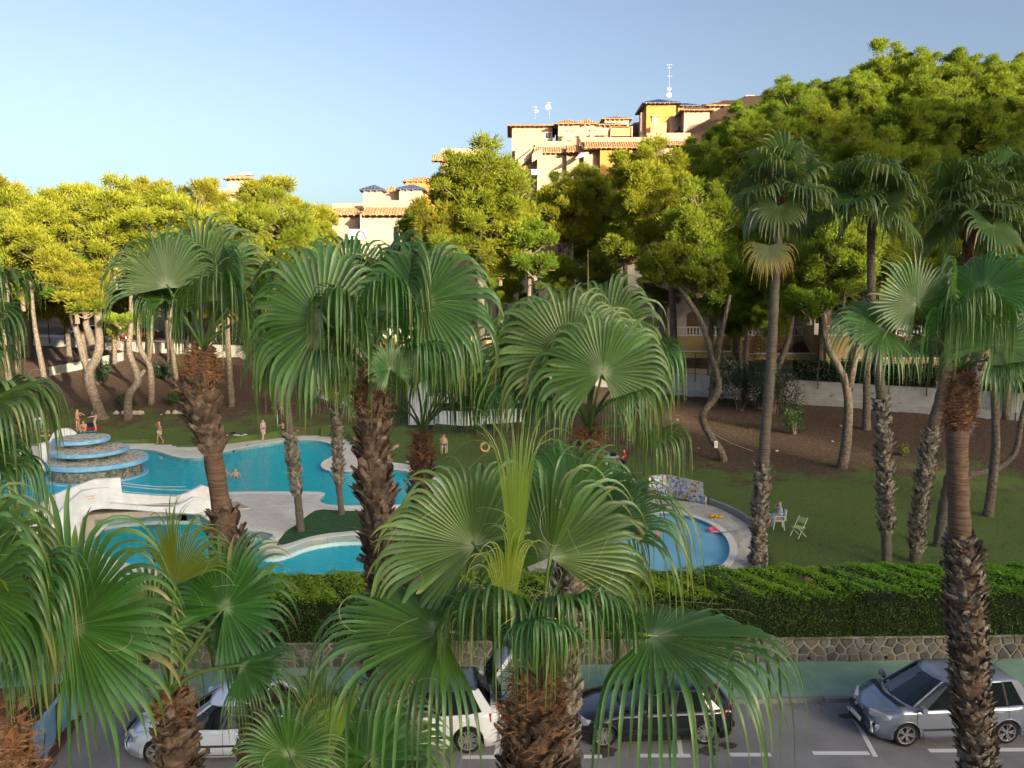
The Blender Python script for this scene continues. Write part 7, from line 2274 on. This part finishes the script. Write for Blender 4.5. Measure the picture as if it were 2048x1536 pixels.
def car(loc, rz, L, Wd, H, wb, fo, paint, label, belt=.92, hood=.78, wsx=None, spokes=5, wr=.31, tail='hatch', roof_paint=None, greenhouse=None, tailgate=True, roofx=None, ride=.17, antenna=False, name="parked_car", badge=None):
    """front towards -x. fo = front overhang; greenhouse = (windscreen foot, roof front, roof rear, rear glass foot) in metres from the nose"""
    root = empty(name, loc, rz, label, "car", "cars parked along the pavement")
    xn = -L / 2
    xf = xn + fo; xr = xf + wb
    gA, gB, gC, gD = [xn + v for v in greenhouse]
    rb = wr + .055
    xs_ = sorted(set([round(v, 3) for v in list(np.linspace(xn, xn + .5, 6)) + list(np.linspace(-xn - .4, -xn, 5)) + list(np.linspace(xn + .5, -xn - .4, 26)) +
                      [xf + rb * math.cos(a) for a in np.linspace(0, math.pi, 11)] + [xr + rb * math.cos(a) for a in np.linspace(0, math.pi, 11)]]))
    def top(x):
        t = [(xn, hood - .30), (xn + .10, hood - .17), (xn + .28, hood - .06), (xn + .55, hood), (gA, belt - .01), (gD - .02, belt + .04), (-xn - .15, belt + .03), (-xn, belt - .03)]
        return float(np.interp(x, [a for a, _ in t], [b for _, b in t]))
    def hw(x):
        t = (x - xn) / L
        k = 1
        if t < .20: k = 1 - .30 * ((.20 - t) / .20) ** 2.4
        if t > .86: k = 1 - .16 * ((t - .86) / .14) ** 2.2
        return Wd / 2 * k
    def sill(x):
        s = ride + (.06 if x < xn + .1 or x > -xn - .1 else 0)
        for c in (xf, xr):
            if abs(x - c) < rb + .001: s = max(s, wr + math.sqrt(max(0, rb * rb - (x - c) ** 2)) - .0)
        return s
    def wp(x, y):        # plan curvature of nose and tail
        q = (abs(y) / (Wd / 2)) ** 2.2
        return x + .24 * q * max(0, 1 - (x - xn) / .75) - .12 * q * max(0, 1 - (-xn - x) / .5)
    mb = MB()
    rows = []
    for x in xs_:
        w, t, s = hw(x), top(x), sill(x)
        nose = x <= xn + .001 or x >= -xn - .001
        prof = [(w * .72, s + 0.0), (w * .985, s + .0), (w, max(s + .02, .42)), (w * 1.0, max(s + .03, .55)), (w * .985, max(s + .04, t - .13)), (w * .955, max(s + .05, t - .045)), (w * .88, t), (w * .5, t + .028), (0, t + .036)]
        rows.append([(wp(x, a), -a, b) for a, b in prof] + [(wp(x, a), a, b) for a, b in prof[-2::-1]])
    n_ = len(rows[0])
    vs = [v for r in rows for v in r]
    fs = [(i * n_ + j, i * n_ + j + 1, (i + 1) * n_ + j + 1, (i + 1) * n_ + j) for i in range(len(rows) - 1) for j in range(n_ - 1)]
    mb.add(vs, fs)
    # bumpers: rounded nose and tail
    for ri_, sg in ((0, -1), (len(rows) - 1, 1)):
        row = rows[ri_]
        c = len(vs)
        ring1 = [(row[0][0] + sg * .07 * (1 - abs(y) / (Wd / 2) * .8), y * .9, lerp(z, .52, .22)) for x, y, z in row]
        b0 = len(mb.v)
        mb.v += ring1
        for j in range(n_ - 1):
            q = (ri_ * n_ + j, ri_ * n_ + j + 1, b0 + j + 1, b0 + j)
            mb.f.append(q if sg < 0 else q[::-1]); mb.m.append(0)
        mb.f.append(tuple(range(b0, b0 + n_)) if sg > 0 else tuple(range(b0, b0 + n_))[::-1]); mb.m.append(0)
    body = mb.build("body", paint, root, smooth=True)
    # wheel arch liners / underbody
    MB().box((0, 0, .40), (L * .93, Wd * .70, .42)).build("underbody", m_blackpl, root)
    # greenhouse
    zb_ = belt - .03
    rw = Wd / 2 * .74
    def outl(x0_, x1_, w, c0, c1, z0_, z1_):
        mid = [(x0_ + c0 * 1.6), lerp(x0_, x1_, .42), lerp(x0_, x1_, .47), lerp(x0_, x1_, .80), x1_ - c1 * .4]
        ys = [w, w * 1.02, w * 1.02, w * .99, w * .94]
        half = [(x0_, 0), (x0_ + c0 * .25, w * .55), (x0_ + c0 * .75, w * .88)] + list(zip(mid, ys)) + [(x1_ - c1 * .12, w * .84), (x1_, w * .5), (x1_ + c1 * .05, 0)]
        z = lambda x: lerp(z0_, z1_, (x - x0_) / (x1_ - x0_))
        return [(x, -y, z(x)) for x, y in half] + [(x, y, z(x)) for x, y in half[-2:0:-1]]
    lo = outl(gA, gD, Wd / 2 * .93, .42, .30, zb_ - .03, zb_ + .05)
    hi = outl(gB, gC, rw, .22, .16, H - .05, H - .06)
    m = len(lo)
    gl = MB().add(lo + hi, [(i, (i + 1) % m, m + (i + 1) % m, m + i) for i in range(m)])
    gl.build("window_glass", m_cglass, root, smooth=False)
    # roof skin
    cen = lambda k, dz: [(lerp((gB + gC) / 2, x, k), y * k, z + dz) for x, y, z in hi]
    rf = MB()
    r0 = [(x, y * 1.012, z - .035) for x, y, z in hi]
    rr_ = [r0, [(x, y * 1.0, z + .005) for x, y, z in hi], cen(.86, .04), cen(.5, .055), cen(.1, .06)]
    rf.add([v for r in rr_ for v in r], [(a * m + i, a * m + (i + 1) % m, (a + 1) * m + (i + 1) % m, (a + 1) * m + i) for a in range(4) for i in range(m)] + [tuple(4 * m + i for i in range(m))])
    rf.build("roof", roof_paint or paint, root, smooth=True)
    # pillars: strips over the glass
    def strip_(i, w0, w1, mt, nm, off=.012):
        for side in (1, -1):
            a, b__ = Vector(lo[i]), Vector(hi[i])
            if side < 0: a.y, b__.y = -a.y, -b__.y
            o_ = Vector((0, -1 if a.y < 0 else 1, 0)) * off + (Vector((-.01, 0, 0)) if i < 4 else Vector())
            vs_ = [a + o_ + Vector((-w0, 0, 0)), a + o_ + Vector((w0, 0, 0)), b__ + o_ + Vector((w1, 0, 0)), b__ + o_ + Vector((-w1, 0, 0))]
            vs_ += [v - o_ * 2.2 for v in vs_]
            MB().add(vs_, [(0, 1, 2, 3), (4, 7, 6, 5), (0, 3, 7, 4), (1, 5, 6, 2)]).build(nm, mt, root)
    strip_(2, .05, .035, paint, "front_pillar")
    strip_(4, .03, .03, m_blackpl, "door_pillar")
    strip_(5, .03, .03, m_blackpl, "door_pillar")
    strip_(6, .03, .025, m_blackpl, "rear_pillar")
    strip_(7, .13, .10, paint, "rear_pillar")
    strip_(8, .05, .05, paint, "rear_pillar", .008)
    # scuttle, wipers
    MB().add([(gA + .02, -Wd * .40, belt + .035), (gA - .07, 0, belt + .047), (gA + .02, Wd * .40, belt + .035), (gA + .20, Wd * .42, belt + .03), (gA + .03, 0, belt + .05), (gA + .20, -Wd * .42, belt + .03)], [(0, 5, 4, 1), (1, 4, 3, 2)]).build("scuttle", m_blackpl, root)
    ws = lambda u, v: Vector((lerp(gA, gB, v) + .08 * u * u, u * lerp(Wd * .42, rw, v), lerp(belt + .03, H - .06, v)))
    for u0, u1 in ((-.5, .15), (.25, .75)):
        a, b__ = ws(u0, .04) + Vector((-.03, 0, .03)), ws(u1, .16) + Vector((-.03, 0, .04))
        MB().tube([a, b__], .011, 5).build("wiper", m_blackpl, root)
    # lamps
    for s in (-1, 1):
        x0_, x1_ = xn + .05, xn + .36
        y0_, y1_ = s * hw(xn) * .62, s * hw(x1_) * .985
        zz = hood - .16
        V_ = [(x0_ - .02, y0_, zz - .07), (x0_ - .01, y0_, zz + .05), (x0_ + .17, s * (hw(xn + .2) * 1.0), zz + .075), (x1_, y1_, zz + .09), (x1_ - .08, y1_ + s * .012, zz - .02), (x0_ + .12, s * (hw(xn + .12) * 1.03), zz - .08)]
        inn = [(x + .08, y - s * .08, z) for x, y, z in V_]
        k = len(V_)
        V_ = [(wp(x, y), y, z) for x, y, z in V_]; inn = [(wp(x, y), y, z) for x, y, z in inn]
        MB().add([(x - .012, y + s * .010, z) for x, y, z in V_] + inn, [tuple(range(k)), tuple(range(k, 2 * k))[::-1]] + [(i, (i + 1) % k, k + (i + 1) % k, k + i) for i in range(k)]).build("headlight", m_lamp, root)
        xt = -xn
        V_ = [(xt - .03, s * hw(xt) * .68, belt - .16), (xt - .03, s * hw(xt) * .70, belt + .02), (xt - .25, s * hw(xt - .25) * .99, belt + .0), (xt - .22, s * (hw(xt - .22) + .008), belt - .20)]
        V_ = [(x + (.03 if i < 2 else 0), y + s * .016, z) for i, (x, y, z) in enumerate(V_)]
        inn = [(x - .06, y - s * .09, z) for x, y, z in V_]
        V_ = [(wp(x, y), y, z) for x, y, z in V_]; inn = [(wp(x, y), y, z) for x, y, z in inn]
        MB().add(V_ + inn, [(0, 1, 2, 3), (7, 6, 5, 4)] + [(i, (i + 1) % 4, 4 + (i + 1) % 4, 4 + i) for i in range(4)]).build("tail_light", m_tail, root)
        # mirror
        mx = gA + .50
        mi = MB().box((mx, s * (Wd / 2 + .10), belt + .06), (.13, .20, .14), taper=.8).build("wing_mirror", paint, root, smooth=False)
        MB().box((mx, s * (Wd / 2 - .0), belt + .0), (.06, .12, .04)).build("mirror_arm", m_blackpl, mi)
        # seams, handles, rub strip
        w = Wd / 2
        se = MB()
        for sx in (gA + .42, lerp(gA, gD, .46), lerp(gA, gD, .80)):
            se.tube([(sx, s * (hw(sx) + .000), ride + .06), (sx, s * (hw(sx) + .001), belt - .13), (sx + .01, s * hw(sx) * .957, belt - .045)], .006, 4)
        se.tube([(gA + .42, s * w, ride + .06), (xr - rb - .05, s * w, ride + .06)], .006, 4)
        tag(se.build("door_seams", m_blackpl, root), kind='stuff')
        for sx in (lerp(gA, gD, .40), lerp(gA, gD, .74)):
            MB().box((sx, s * (hw(sx) * .985 + .018), belt - .14), (.20, .035, .03)).build("door_handle", paint, root)
        MB().box(((xf + xr) / 2, s * (w + .006), .47), (wb - 2 * rb - .1, .018, .05)).build("rub_strip", m_blackpl, root)
        MB().tube([(lerp(lo[3][0], hi[3][0], 0), s * abs(lo[3][1]) * 1.005, lo[3][2] + .02), (lo[6][0], s * abs(lo[6][1]) * 1.005, lo[6][2] + .015)], .012, 4).build("window_trim", m_blackpl, root)
    # arches edge + wheels
    ty, rm_, dk = wheel_meshes(wr, spokes)
    for wx in (xf, xr):
        for s in (-1, 1):
            we = empty("wheel", (0, 0, 0)); we.parent = root
            we.location = (wx, s * (Wd / 2 - .13), wr)
            we.rotation_euler = (R_(-90) if s < 0 else R_(90), 0, 0)
            if s < 0: we.rotation_euler = (R_(-90), 0, 0)
            for nm, me in (("tyre", ty), ("rim", rm_), ("brake_disc", dk)):
                oo = obj(nm, me, we)
                # lathe axis z: outside face is at -z -> turn so that it looks outwards
            MB().tube([(wx + rb * math.cos(a), s * (hw(wx) * .99), wr + rb * math.sin(a)) for a in np.linspace(-.15, math.pi + .15, 15)], .018, 5, cap=False).build("wheel_arch", m_blackpl if paint.name == 'paint_white' else paint, root, smooth=True)
    # front: grille, plate, lower intake
    for nm, z, hh, ww, mt, dx in (("grille", hood - .19, .08, Wd * .36, m_blackpl, .075), ("lower_intake", .30, .13, Wd * .40, m_blackpl, .078), ("number_plate", .45, .11, .50, m_plate, .10)):
        MB().box((xn - dx + .01, 0, z), (.03, ww, hh)).build(nm, mt, root)
    MB().lathe([(0, 0), (.05, 0), (.05, .015), (0, .02)], 12).build("badge", m_chrome, root).matrix_local = Matrix.Translation((xn - .085, 0, hood - .15)) @ Matrix.Rotation(R_(-90), 4, 'Y')
    if tailgate:
        MB().box((-xn + .075, 0, .58), (.02, .50, .11)).build("number_plate", m_plate, root)
        MB().box((-xn + .05, 0, .36), (.07, Wd * .62, .12)).build("rear_bumper_insert", m_blackpl, root)
    if antenna:
        MB().tube([(gC - .15, .1, H + .005), (gC + .15, .1, H + .25)], .006, 4).build("roof_antenna", m_blackpl, root)
    # wing crease
    MB().tube([(xn + .35, -hw(xn + .35) * .80, top(xn + .35) + .012), (gA - .1, -hw(gA) * .86, top(gA - .1) + .008)], .004, 4).build("bonnet_seam", m_blackpl, root)
    MB().tube([(xn + .35, hw(xn + .35) * .80, top(xn + .35) + .012), (gA - .1, hw(gA) * .86, top(gA - .1) + .008)], .004, 4).build("bonnet_seam", m_blackpl, root)
    MB().tube([(xn + .13, -hw(xn) * .75, top(xn + .13) + .012), (xn + .08, 0, top(xn + .08) + .045), (xn + .13, hw(xn) * .75, top(xn + .13) + .012)], .004, 4).build("bonnet_seam", m_blackpl, root)
    return root, dict(xn=xn, gA=gA, gD=gD, gC=gC, gB=gB, hw=hw, belt=belt, H=H, rw=rw)
def place(px, py, wr, which, L, fo, wb, Wd, yaw):
    """car centre from the contact point of a near-side wheel"""
    q = G(px, py, 0)
    lx = (-L / 2 + fo + (wb if which == 'rear' else 0)); ly = -(Wd / 2 - .02)
    ca, sa = math.cos(yaw), math.sin(yaw)
    return (q.x - (lx * ca - ly * sa), q.y - (lx * sa + ly * ca), 0)
m_psil = mat("paint_grey_silver", (.27, .30, .37), .25, .5, metal=.45, coat=.6)
m_pblk = mat("paint_dark_blue", (.006, .007, .011), .18, .6, coat=1)
m_pwht = mat("paint_white", (.74, .76, .80), .3, .5, coat=.8)
m_pwh2 = mat("paint_pearl_white", (.62, .67, .76), .28, .5, coat=.8)
YAW = R_(3.0)
car(place(1812, 1495, .31, 'front', 4.26, .82, 2.69, 1.81, YAW), YAW, 4.26, 1.81, 1.66, 2.69, .82, m_psil, "silver grey minivan behind the shaggy palm trunk at right", belt=1.0, hood=.90, greenhouse=(.66, 1.72, 3.86, 4.22), antenna=True, spokes=5, wr=.32)
car(place(1207, 1497, .32, 'front', 4.24, .78, 2.66, 1.75, R_(3.3)), R_(3.3), 4.24, 1.75, 1.43, 2.66, .78, m_pblk, "dark blue-black hatchback partly veiled by hanging palm leaf tips", belt=.90, hood=.80, greenhouse=(1.30, 2.05, 3.55, 4.10), spokes=7, wr=.32)
car(place(312, 1531, .31, 'front', 4.37, .90, 2.64, 1.79, R_(2.5)), R_(2.5), 4.37, 1.79, 1.45, 2.64, .90, m_pwh2, "white hatchback with dark side windows behind the slim palm trunk at bottom left", belt=.90, hood=.78, greenhouse=(1.15, 2.05, 3.60, 4.20), spokes=5, wr=.32)
# SUV with open tailgate
sl_ = place(936, 1508, .34, 'rear', 4.36, .85, 2.65, 1.84, R_(3))
suv, I = car(sl_, R_(3), 4.36, 1.84, 1.62, 2.65, .85, m_pwht, "white crossover with its tailgate raised, rear at the nearest palm trunk", belt=1.02, hood=.92, greenhouse=(1.2, 1.9, 3.75, 4.12), roof_paint=mat("paint_roof_dark", (.05, .055, .07), .2, .5, coat=.8), tailgate=False, spokes=7, wr=.345)
xb = -I['xn']
MB().add([(xb + .085, -.62, .62), (xb + .085, .62, .62), (xb + .03, .60, 1.05), (xb - .25, .55, 1.50), (xb - .25, -.55, 1.50), (xb + .03, -.60, 1.05)], [(0, 1, 2, 5), (5, 2, 3, 4)]).build("boot_opening", m_black, suv)
tg = MB()
a0 = Vector((xb - .42, 0, 1.60)); up = Vector((.62, 0, .78)).normalized(); nn = Vector((-.78, 0, .62))
def tgp(u, v, o_=0): return a0 + up * v + Vector((0, u, 0)) + nn * o_
tg.add([tgp(-.60, 0), tgp(.60, 0), tgp(.66, .45), tgp(-.66, .45), tgp(-.60, 0, -.05), tgp(.60, 0, -.05), tgp(.66, .45, -.05), tgp(-.66, .45, -.05)], [(0, 1, 2, 3), (4, 7, 6, 5), (0, 3, 7, 4), (1, 5, 6, 2), (0, 4, 5, 1)])
tgl = tg.build("tailgate_window", m_cglass, suv)
tg = MB()
tg.add([tgp(-.68, .45, .02), tgp(.68, .45, .02), tgp(.62, 1.12, .06), tgp(-.62, 1.12, .06), tgp(-.68, .45, -.07), tgp(.68, .45, -.07), tgp(.62, 1.12, -.05), tgp(-.62, 1.12, -.05)], [(0, 1, 2, 3), (4, 7, 6, 5), (0, 3, 7, 4), (1, 5, 6, 2), (2, 6, 7, 3), (0, 4, 5, 1)])
tgo = tg.build("tailgate", m_pwht, suv)
for s in (-1, 1):
    tl = MB().add([tgp(s * .50, .47, .035), tgp(s * .67, .47, .035), tgp(s * .67, .66, .04), tgp(s * .56, .64, .04)], [(0, 1, 2, 3)]).build("tail_light", m_tail, tgo)
pt = tgp(0, .80, .052)
pl_ = empty("number_plate", pt); pl_.parent = tgo
pl_.rotation_euler = Matrix(((0, up.x, nn.x), (1, 0, 0), (0, up.z, nn.z))).to_euler()
MB().box((0, 0, 0), (.50, .11, .008)).build("plate", m_plate, pl_)
for i, w in enumerate((.04, .03, .05, .04)):
    MB().box((-.14 + i * .09, 0, .006), (w, .06, .004)).build("plate_character", m_navy, pl_)
# person loading the boot
q = Vector(sl_) + Vector((xb + .62, -.25, 0))
BEND = dict(BASE, pelvis=(0, .05, .92), waist=(0, -.02, 1.05), chest=(0, -.16, 1.24), neck=(0, -.27, 1.37), head=(0, -.36, 1.45), crown=(0, -.42, 1.54), ls=(.18, -.18, 1.33), rs=(-.18, -.18, 1.33), le=(.22, -.36, 1.12), lh=(.15, -.58, 1.05), lt=(.13, -.66, 1.05), re=(-.22, -.36, 1.12), rh=(-.15, -.58, 1.05), rt=(-.13, -.66, 1.05), lp=(.09, .04, .88), rp=(-.09, .04, .88), rk=(-.1, .06, .48), ra=(-.12, .14, .09), rf=(-.12, 0, .035))
person(q, R_(-90), "person in blue shirt and red shorts leaning into the open boot of the crossover", BEND, clothes=(("shirt", mat("denim_cloth", (.06, .12, .25), .9, .1)), ("shorts", m_redc), ("shoes", m_wht)), hair=m_hair, skin=m_skinl)
bg_ = Vector(sl_) + Vector((xb - .12, -.2, .80))
tag(MB().box((bg_.x, bg_.y, bg_.z), (.3, .4, .35), taper=.8).build("red_bag", m_redc), "red bag inside the open boot of the white crossover", "bag")
tag(MB().tube([bg_ + Vector((.1, .1, .2)), bg_ + Vector((.3, .0, .55))], .03, 6).build("blue_rolled_mat", mat("bright_blue", (.02, .25, .7), .6, .3)), "thin blue roll sticking out of the white crossover's boot", "rolled mat")
# second small cars on the upper street
for px, y, col, lab in ((176, 96, m_pwh2, "pale parked car on the sunlit upper street, seen between pine trunks at left"), (273, 93, mat("paint_blue", (.03, .07, .25), .3, .5, coat=.7), "blue parked car on the upper street between the left pine trunks"), (293, 94, mat("paint_red", (.40, .02, .02), .3, .5, coat=.7), "red parked car on the upper street beside the blue one")):
    x = D(px, 660, y).x
    o_, _ = car((x, yw(x) + 4.5, zt(x) + .04), R_(20), 4.2, 1.75, 1.45, 2.6, .85, col, lab, greenhouse=(1.25, 2.0, 3.55, 4.05))
    o_['group'] = "cars on the upper street"

# ================================================================= SKIP
m_skip = mat("skip_blue", (.10, .24, .40), .6, .4, col2=(.16, .32, .48), scale=2, detail=7, col3=(.20, .09, .05), scale3=5, lo3=.60, hi3=.68, bump=.1)
m_rust = mat("rusty_steel", (.11, .055, .035), .85, .3, col2=(.05, .03, .025), scale=6, bump=.3)
cN = G(143, 1470, 0); 
# long side visible: from (140,1395) top far-right to (60,1500) near-left
A_ = G(146, 1452, 0); B_ = G(72, 1560, 0)
d_ = Vector((A_.x - B_.x, A_.y - B_.y)).normalized(); Ls = 3.9; Wk = 1.9; Hk = 1.25
ang = math.atan2(d_.y, d_.x)
sk = empty("skip", (A_.x, A_.y, 0), ang, "open blue steel skip full of rubble and cardboard at the kerb, lower left", "skip")
# local: +x away from camera along the side, +y to the left
def slabq(name, p, q_, zb0, zt0, th, m, flare=.0):
    d__ = (Vector(q_) - Vector(p)).normalized(); nrm = Vector((-d__.y, d__.x)) * th
    vs = [(p[0], p[1], zb0), (q_[0], q_[1], zb0), (q_[0], q_[1], zt0), (p[0], p[1], zt0)]
    vs += [(a + nrm.x, b__ + nrm.y, c) for a, b__, c in vs]
    return MB().add(vs, [(0, 1, 2, 3), (4, 7, 6, 5), (0, 4, 5, 1), (1, 5, 6, 2), (2, 6, 7, 3), (3, 7, 4, 0)]).build(name, m, sk)
slabq("side_wall", (-Ls, 0), (0, 0), .22, Hk, .05, m_skip)
slabq("side_wall", (-Ls, Wk), (0, Wk), .22, Hk, .05, m_skip)
slabq("end_wall", (0, 0), (0, Wk), .22, Hk, .05, m_rust)
slabq("end_wall", (-Ls, 0), (-Ls, Wk), .22, Hk, .05, m_skip)
MB().box((-Ls / 2, Wk / 2, .2), (Ls, Wk, .08)).build("floor_plate", m_rust, sk)
for i in range(5):
    MB().box((-Ls + .1 + i * (Ls - .2) / 4, -.045, .72), (.10, .08, 1.02)).build("rib", m_rust if i % 2 else m_skip, sk)
MB().tube([(-Ls, -.02, Hk), (0, -.02, Hk), (0, Wk, Hk), (-Ls, Wk, Hk), (-Ls, 0, Hk)], .045, 6).build("top_rail", m_skip, sk)
MB().box((-Ls / 2, -.12, .20), (Ls + .1, .16, .10)).build("base_rail", m_rust, sk)
for i in range(3): MB().tube([(-Ls * .3 - i * .8, -.09, .95), (-Ls * .3 - i * .8 - .25, -.13, .5), (-Ls * .3 - i * .8 - .4, -.1, .3)], .018, 5).build("door_latch", m_rust, sk)
ca_, sa_ = math.cos(ang), math.sin(ang)
def skw(x, y, z): return Vector((A_.x + x * ca_ - y * sa_, A_.y + x * sa_ + y * ca_, z))
rr = random.Random(6)
m_rub = mat("rubble", (.20, .15, .12), .95, .1, col2=(.09, .06, .05), scale=9)
mb = MB()
for i in range(420):
    x, y = -rr.uniform(.1, Ls - .1), rr.uniform(.1, Wk - .1)
    z = .55 + .35 * math.exp(-((x + Ls / 2) ** 2) / 2) + rr.uniform(-.05, .1)
    s = rr.uniform(.03, .12)
    p_ = skw(x, y, z)
    mb.box((p_.x, p_.y, p_.z), (s * 1.6, s, s * .7), rz=rr.uniform(0, 3), taper=rr.uniform(.4, 1))
pb_ = [skw(-.06, .06, 0), skw(-Ls + .06, .06, 0), skw(-Ls + .06, Wk - .06, 0), skw(-.06, Wk - .06, 0)]
mb.prism([(v.x, v.y) for v in pb_], .3, .58)
tag(mb.build("rubble_heap", m_rub), "heap of brown rubble filling the blue skip", "rubble", kind='stuff')
m_card = mat("cardboard", (.42, .27, .16), .9, .1, col2=(.34, .21, .12), scale=3)
for i, (x, y, z, sx, sy, sz, r, lab) in enumerate([(-.9, 1.2, .95, .75, .5, .35, .4, "tilted cardboard box near the far end of the skip"), (-1.7, .7, .92, .6, .45, .2, -.3, "flattened cardboard box in the middle of the skip"), (-2.5, 1.0, .9, .8, .6, .12, .7, "large cardboard sheet in the near half of the skip"), (-3.2, .5, .9, .5, .5, .4, .1, "small cardboard box at the near end of the skip")]):
    p_ = skw(x, y, z)
    bx_ = MB().box((0, 0, 0), (sx, sy, sz)).add([(-sx / 2, -sy / 2, sz / 2), (sx / 2, -sy / 2, sz / 2), (sx / 2, -sy / 2 - .2, sz / 2 + .12), (-sx / 2, -sy / 2 - .2, sz / 2 + .12)], [(0, 1, 2, 3)]).build("cardboard_box", m_card, loc=p_, rz=ang + r)
    bx_.rotation_euler = (rr.uniform(-.3, .3), rr.uniform(-.3, .3), ang + r)
    tag(bx_, lab, "box", "cardboard in the skip")
# litter and fallen debris along the kerb
mb = MB()
for i in range(260):
    px = rr.choice([rr.uniform(1280, 1700), rr.uniform(90, 280), rr.uniform(1000, 1150)])
    x, y = G(px, 1420, 0).x, YC - abs(rr.gauss(0, .16)) - .03
    X, Y = roadx(x, y)
    mb.box((X, Y, .012), (rr.uniform(.01, .05), rr.uniform(.008, .02), .012), rz=rr.uniform(0, 3))
tag(mb.build("leaf_litter", m_red), kind='stuff', label="scattered dry leaf litter along the kerb", cat="litter")
# ================================================================= GRASS, NEEDLES AND LITTER ON THE GROUND
def scatter(name, n_, region, size, m, seed, up=True, dens=None):
    rg = np.random.default_rng(seed)
    X = rg.uniform(region[0], region[1], n_); Y = rg.uniform(region[2], region[3], n_)
    # patchiness
    f = np.sin(X * .7 + np.sin(Y * .5) * 2) + np.sin(Y * .9 + X * .3) + rg.normal(size=n_) * .8
    keep = f > (dens if dens is not None else -1.5)
    P = []
    for x, y in zip(X[keep], Y[keep]):
        if y < 26: continue
        if pip(x, y, deck1) or pip(x, y, deck2): continue
        P.append((x, y, ground(x, y)))
    P = np.array(P); k = len(P)
    a = rg.uniform(0, 6.28, k); s = size * rg.uniform(.5, 1.5, k)
    T = np.stack([np.cos(a), np.sin(a), np.zeros(k)], 1)
    if up:
        d = np.stack([rg.normal(size=k) * .35, rg.normal(size=k) * .35, np.ones(k)], 1)
        V = np.stack([P - T * (s * .16)[:, None], P + T * (s * .16)[:, None], P + d * s[:, None]], 1)
    else:
        B = np.stack([-np.sin(a), np.cos(a), rg.normal(size=k) * .25], 1)
        V = np.stack([P + [0, 0, .03] - T * s[:, None], P + [0, 0, .03] + T * s[:, None], P + [0, 0, .045] + B * (s * .3)[:, None]], 1)
    UV = np.stack([np.repeat(rg.uniform(0, 1, k), 3), np.repeat(rg.uniform(0, 1, k), 3)], 1)
    tag(obj(name, np_mesh(name, V.reshape(-1, 3), np.arange(3 * k).reshape(-1, 3), m, UV)), kind='stuff')
m_gb = leafmat("grass_blade", [(0, (.045, .095, .018)), (.6, (.09, .15, .03)), (1, (.22, .22, .09))], trans=(.15, .22, .03), tw=.25, rough=.7, spec=.2, vary=.4)
m_ndl = leafmat("fallen_needle", [(0, (.10, .05, .03)), (.5, (.20, .11, .06)), (1, (.36, .26, .17))], trans=(.2, .1, .05), tw=.1, rough=.8, spec=.1, vary=.4)
o = scatter("lawn_grass", 42000, (-34, 36, 26, 62), .085, m_gb, 3)
o = scatter("fallen_needles", 16000, (-50, 44, 40, 88), .075, m_ndl, 4, up=False)
o = scatter("fallen_needles", 3500, (-30, 36, 26, 50), .06, m_ndl, 5, up=False, dens=.3)
for o_ in COL.objects:
    if o_.name.startswith("lawn_grass"): tag(o_, "short patchy grass of the lawn", "grass")
    elif o_.name.startswith("fallen_needles"): tag(o_, "fallen brown needles and dry bits scattered on the %s" % ("lawn" if o_.name.endswith("1") else "slope"), "litter")
# stones and fallen palm bits on the slope
rr = random.Random(77)
for i in range(26):
    x, y = rr.uniform(-30, 36), rr.uniform(48, 66)
    if y > yw(x) - 2: continue
    r = rr.uniform(.07, .16)
    mb = MB().lathe([(r * .8, -.05), (r, .03), (r * .6, r * .6), (0, r * .7)], 7)
    mb.v = [(a * rr.uniform(.7, 1.2), b_ * rr.uniform(.7, 1.2), c) for a, b_, c in mb.v]
    tag(mb.build("loose_stone", m_lime, loc=(x, y, ground(x, y))), "small loose stone lying on the pine litter slope", "stone", "loose stones on the slope")
# ================================================================= LABELS: single out look-alikes by their place in their row
ORD = ["first", "second", "third", "fourth", "fifth", "sixth", "seventh", "eighth", "ninth", "tenth", "eleventh", "twelfth", "thirteenth", "fourteenth", "fifteenth", "sixteenth", "seventeenth", "eighteenth", "nineteenth", "twentieth"] + ["twenty-" + s for s in ("first", "second", "third", "fourth", "fifth", "sixth", "seventh", "eighth")]
def pxof(o):
    c = [ch for ch in o.children if ch.name.startswith("crown")]
    v = o.matrix_basis.translation.copy() + (c[0].location if c else Vector())
    w = v - CP
    return w.dot(RT) / w.dot(FW), w.dot(UP) / w.dot(FW)
def rank(objs, fmt):
    for k, o in enumerate(sorted(objs, key=lambda q: pxof(q)[0])):
        o['label'] = fmt % ORD[min(k, len(ORD) - 1)]
grp = {}
for o in COL.objects:
    if o.parent is None and 'group' in o: grp.setdefault(o['group'], []).append(o)
hp = grp["pines massed on the hillside at right"]
ysd = sorted({round(o.location.y) for o in hp})
for yy_, nm in zip(ysd, ("lowest", "second lowest", "middle", "second highest", "skyline")):
    rank([o for o in hp if round(o.location.y) == yy_], "green pine, %%s from the left in the %s row on the right hillside" % nm)
lb = grp["pines massed behind the front row"]
ups = [o for o in lb if pxof(o)[1] > (768 - 500) / FPX]
rank(ups, "sunlit yellow-green pine, %s from the left along the left-hand treetop line")
rank([o for o in lb if o not in ups], "sunlit pine, %s from the left in the lower tier behind the left trunks")
rank(grp["dark pines below the houses"], "dark pine below the hilltop houses, %s from the left")
rank(grp["low shaded pines before the terrace houses"], "low shaded pine in front of the right terrace houses, %s from the left")
rank(grp["loose stones on the slope"], "small loose stone on the litter slope, %s from the left")
rank(grp["pale stones round the shrubs"], "pale limestone lump edging the low shrubs, %s from the left")
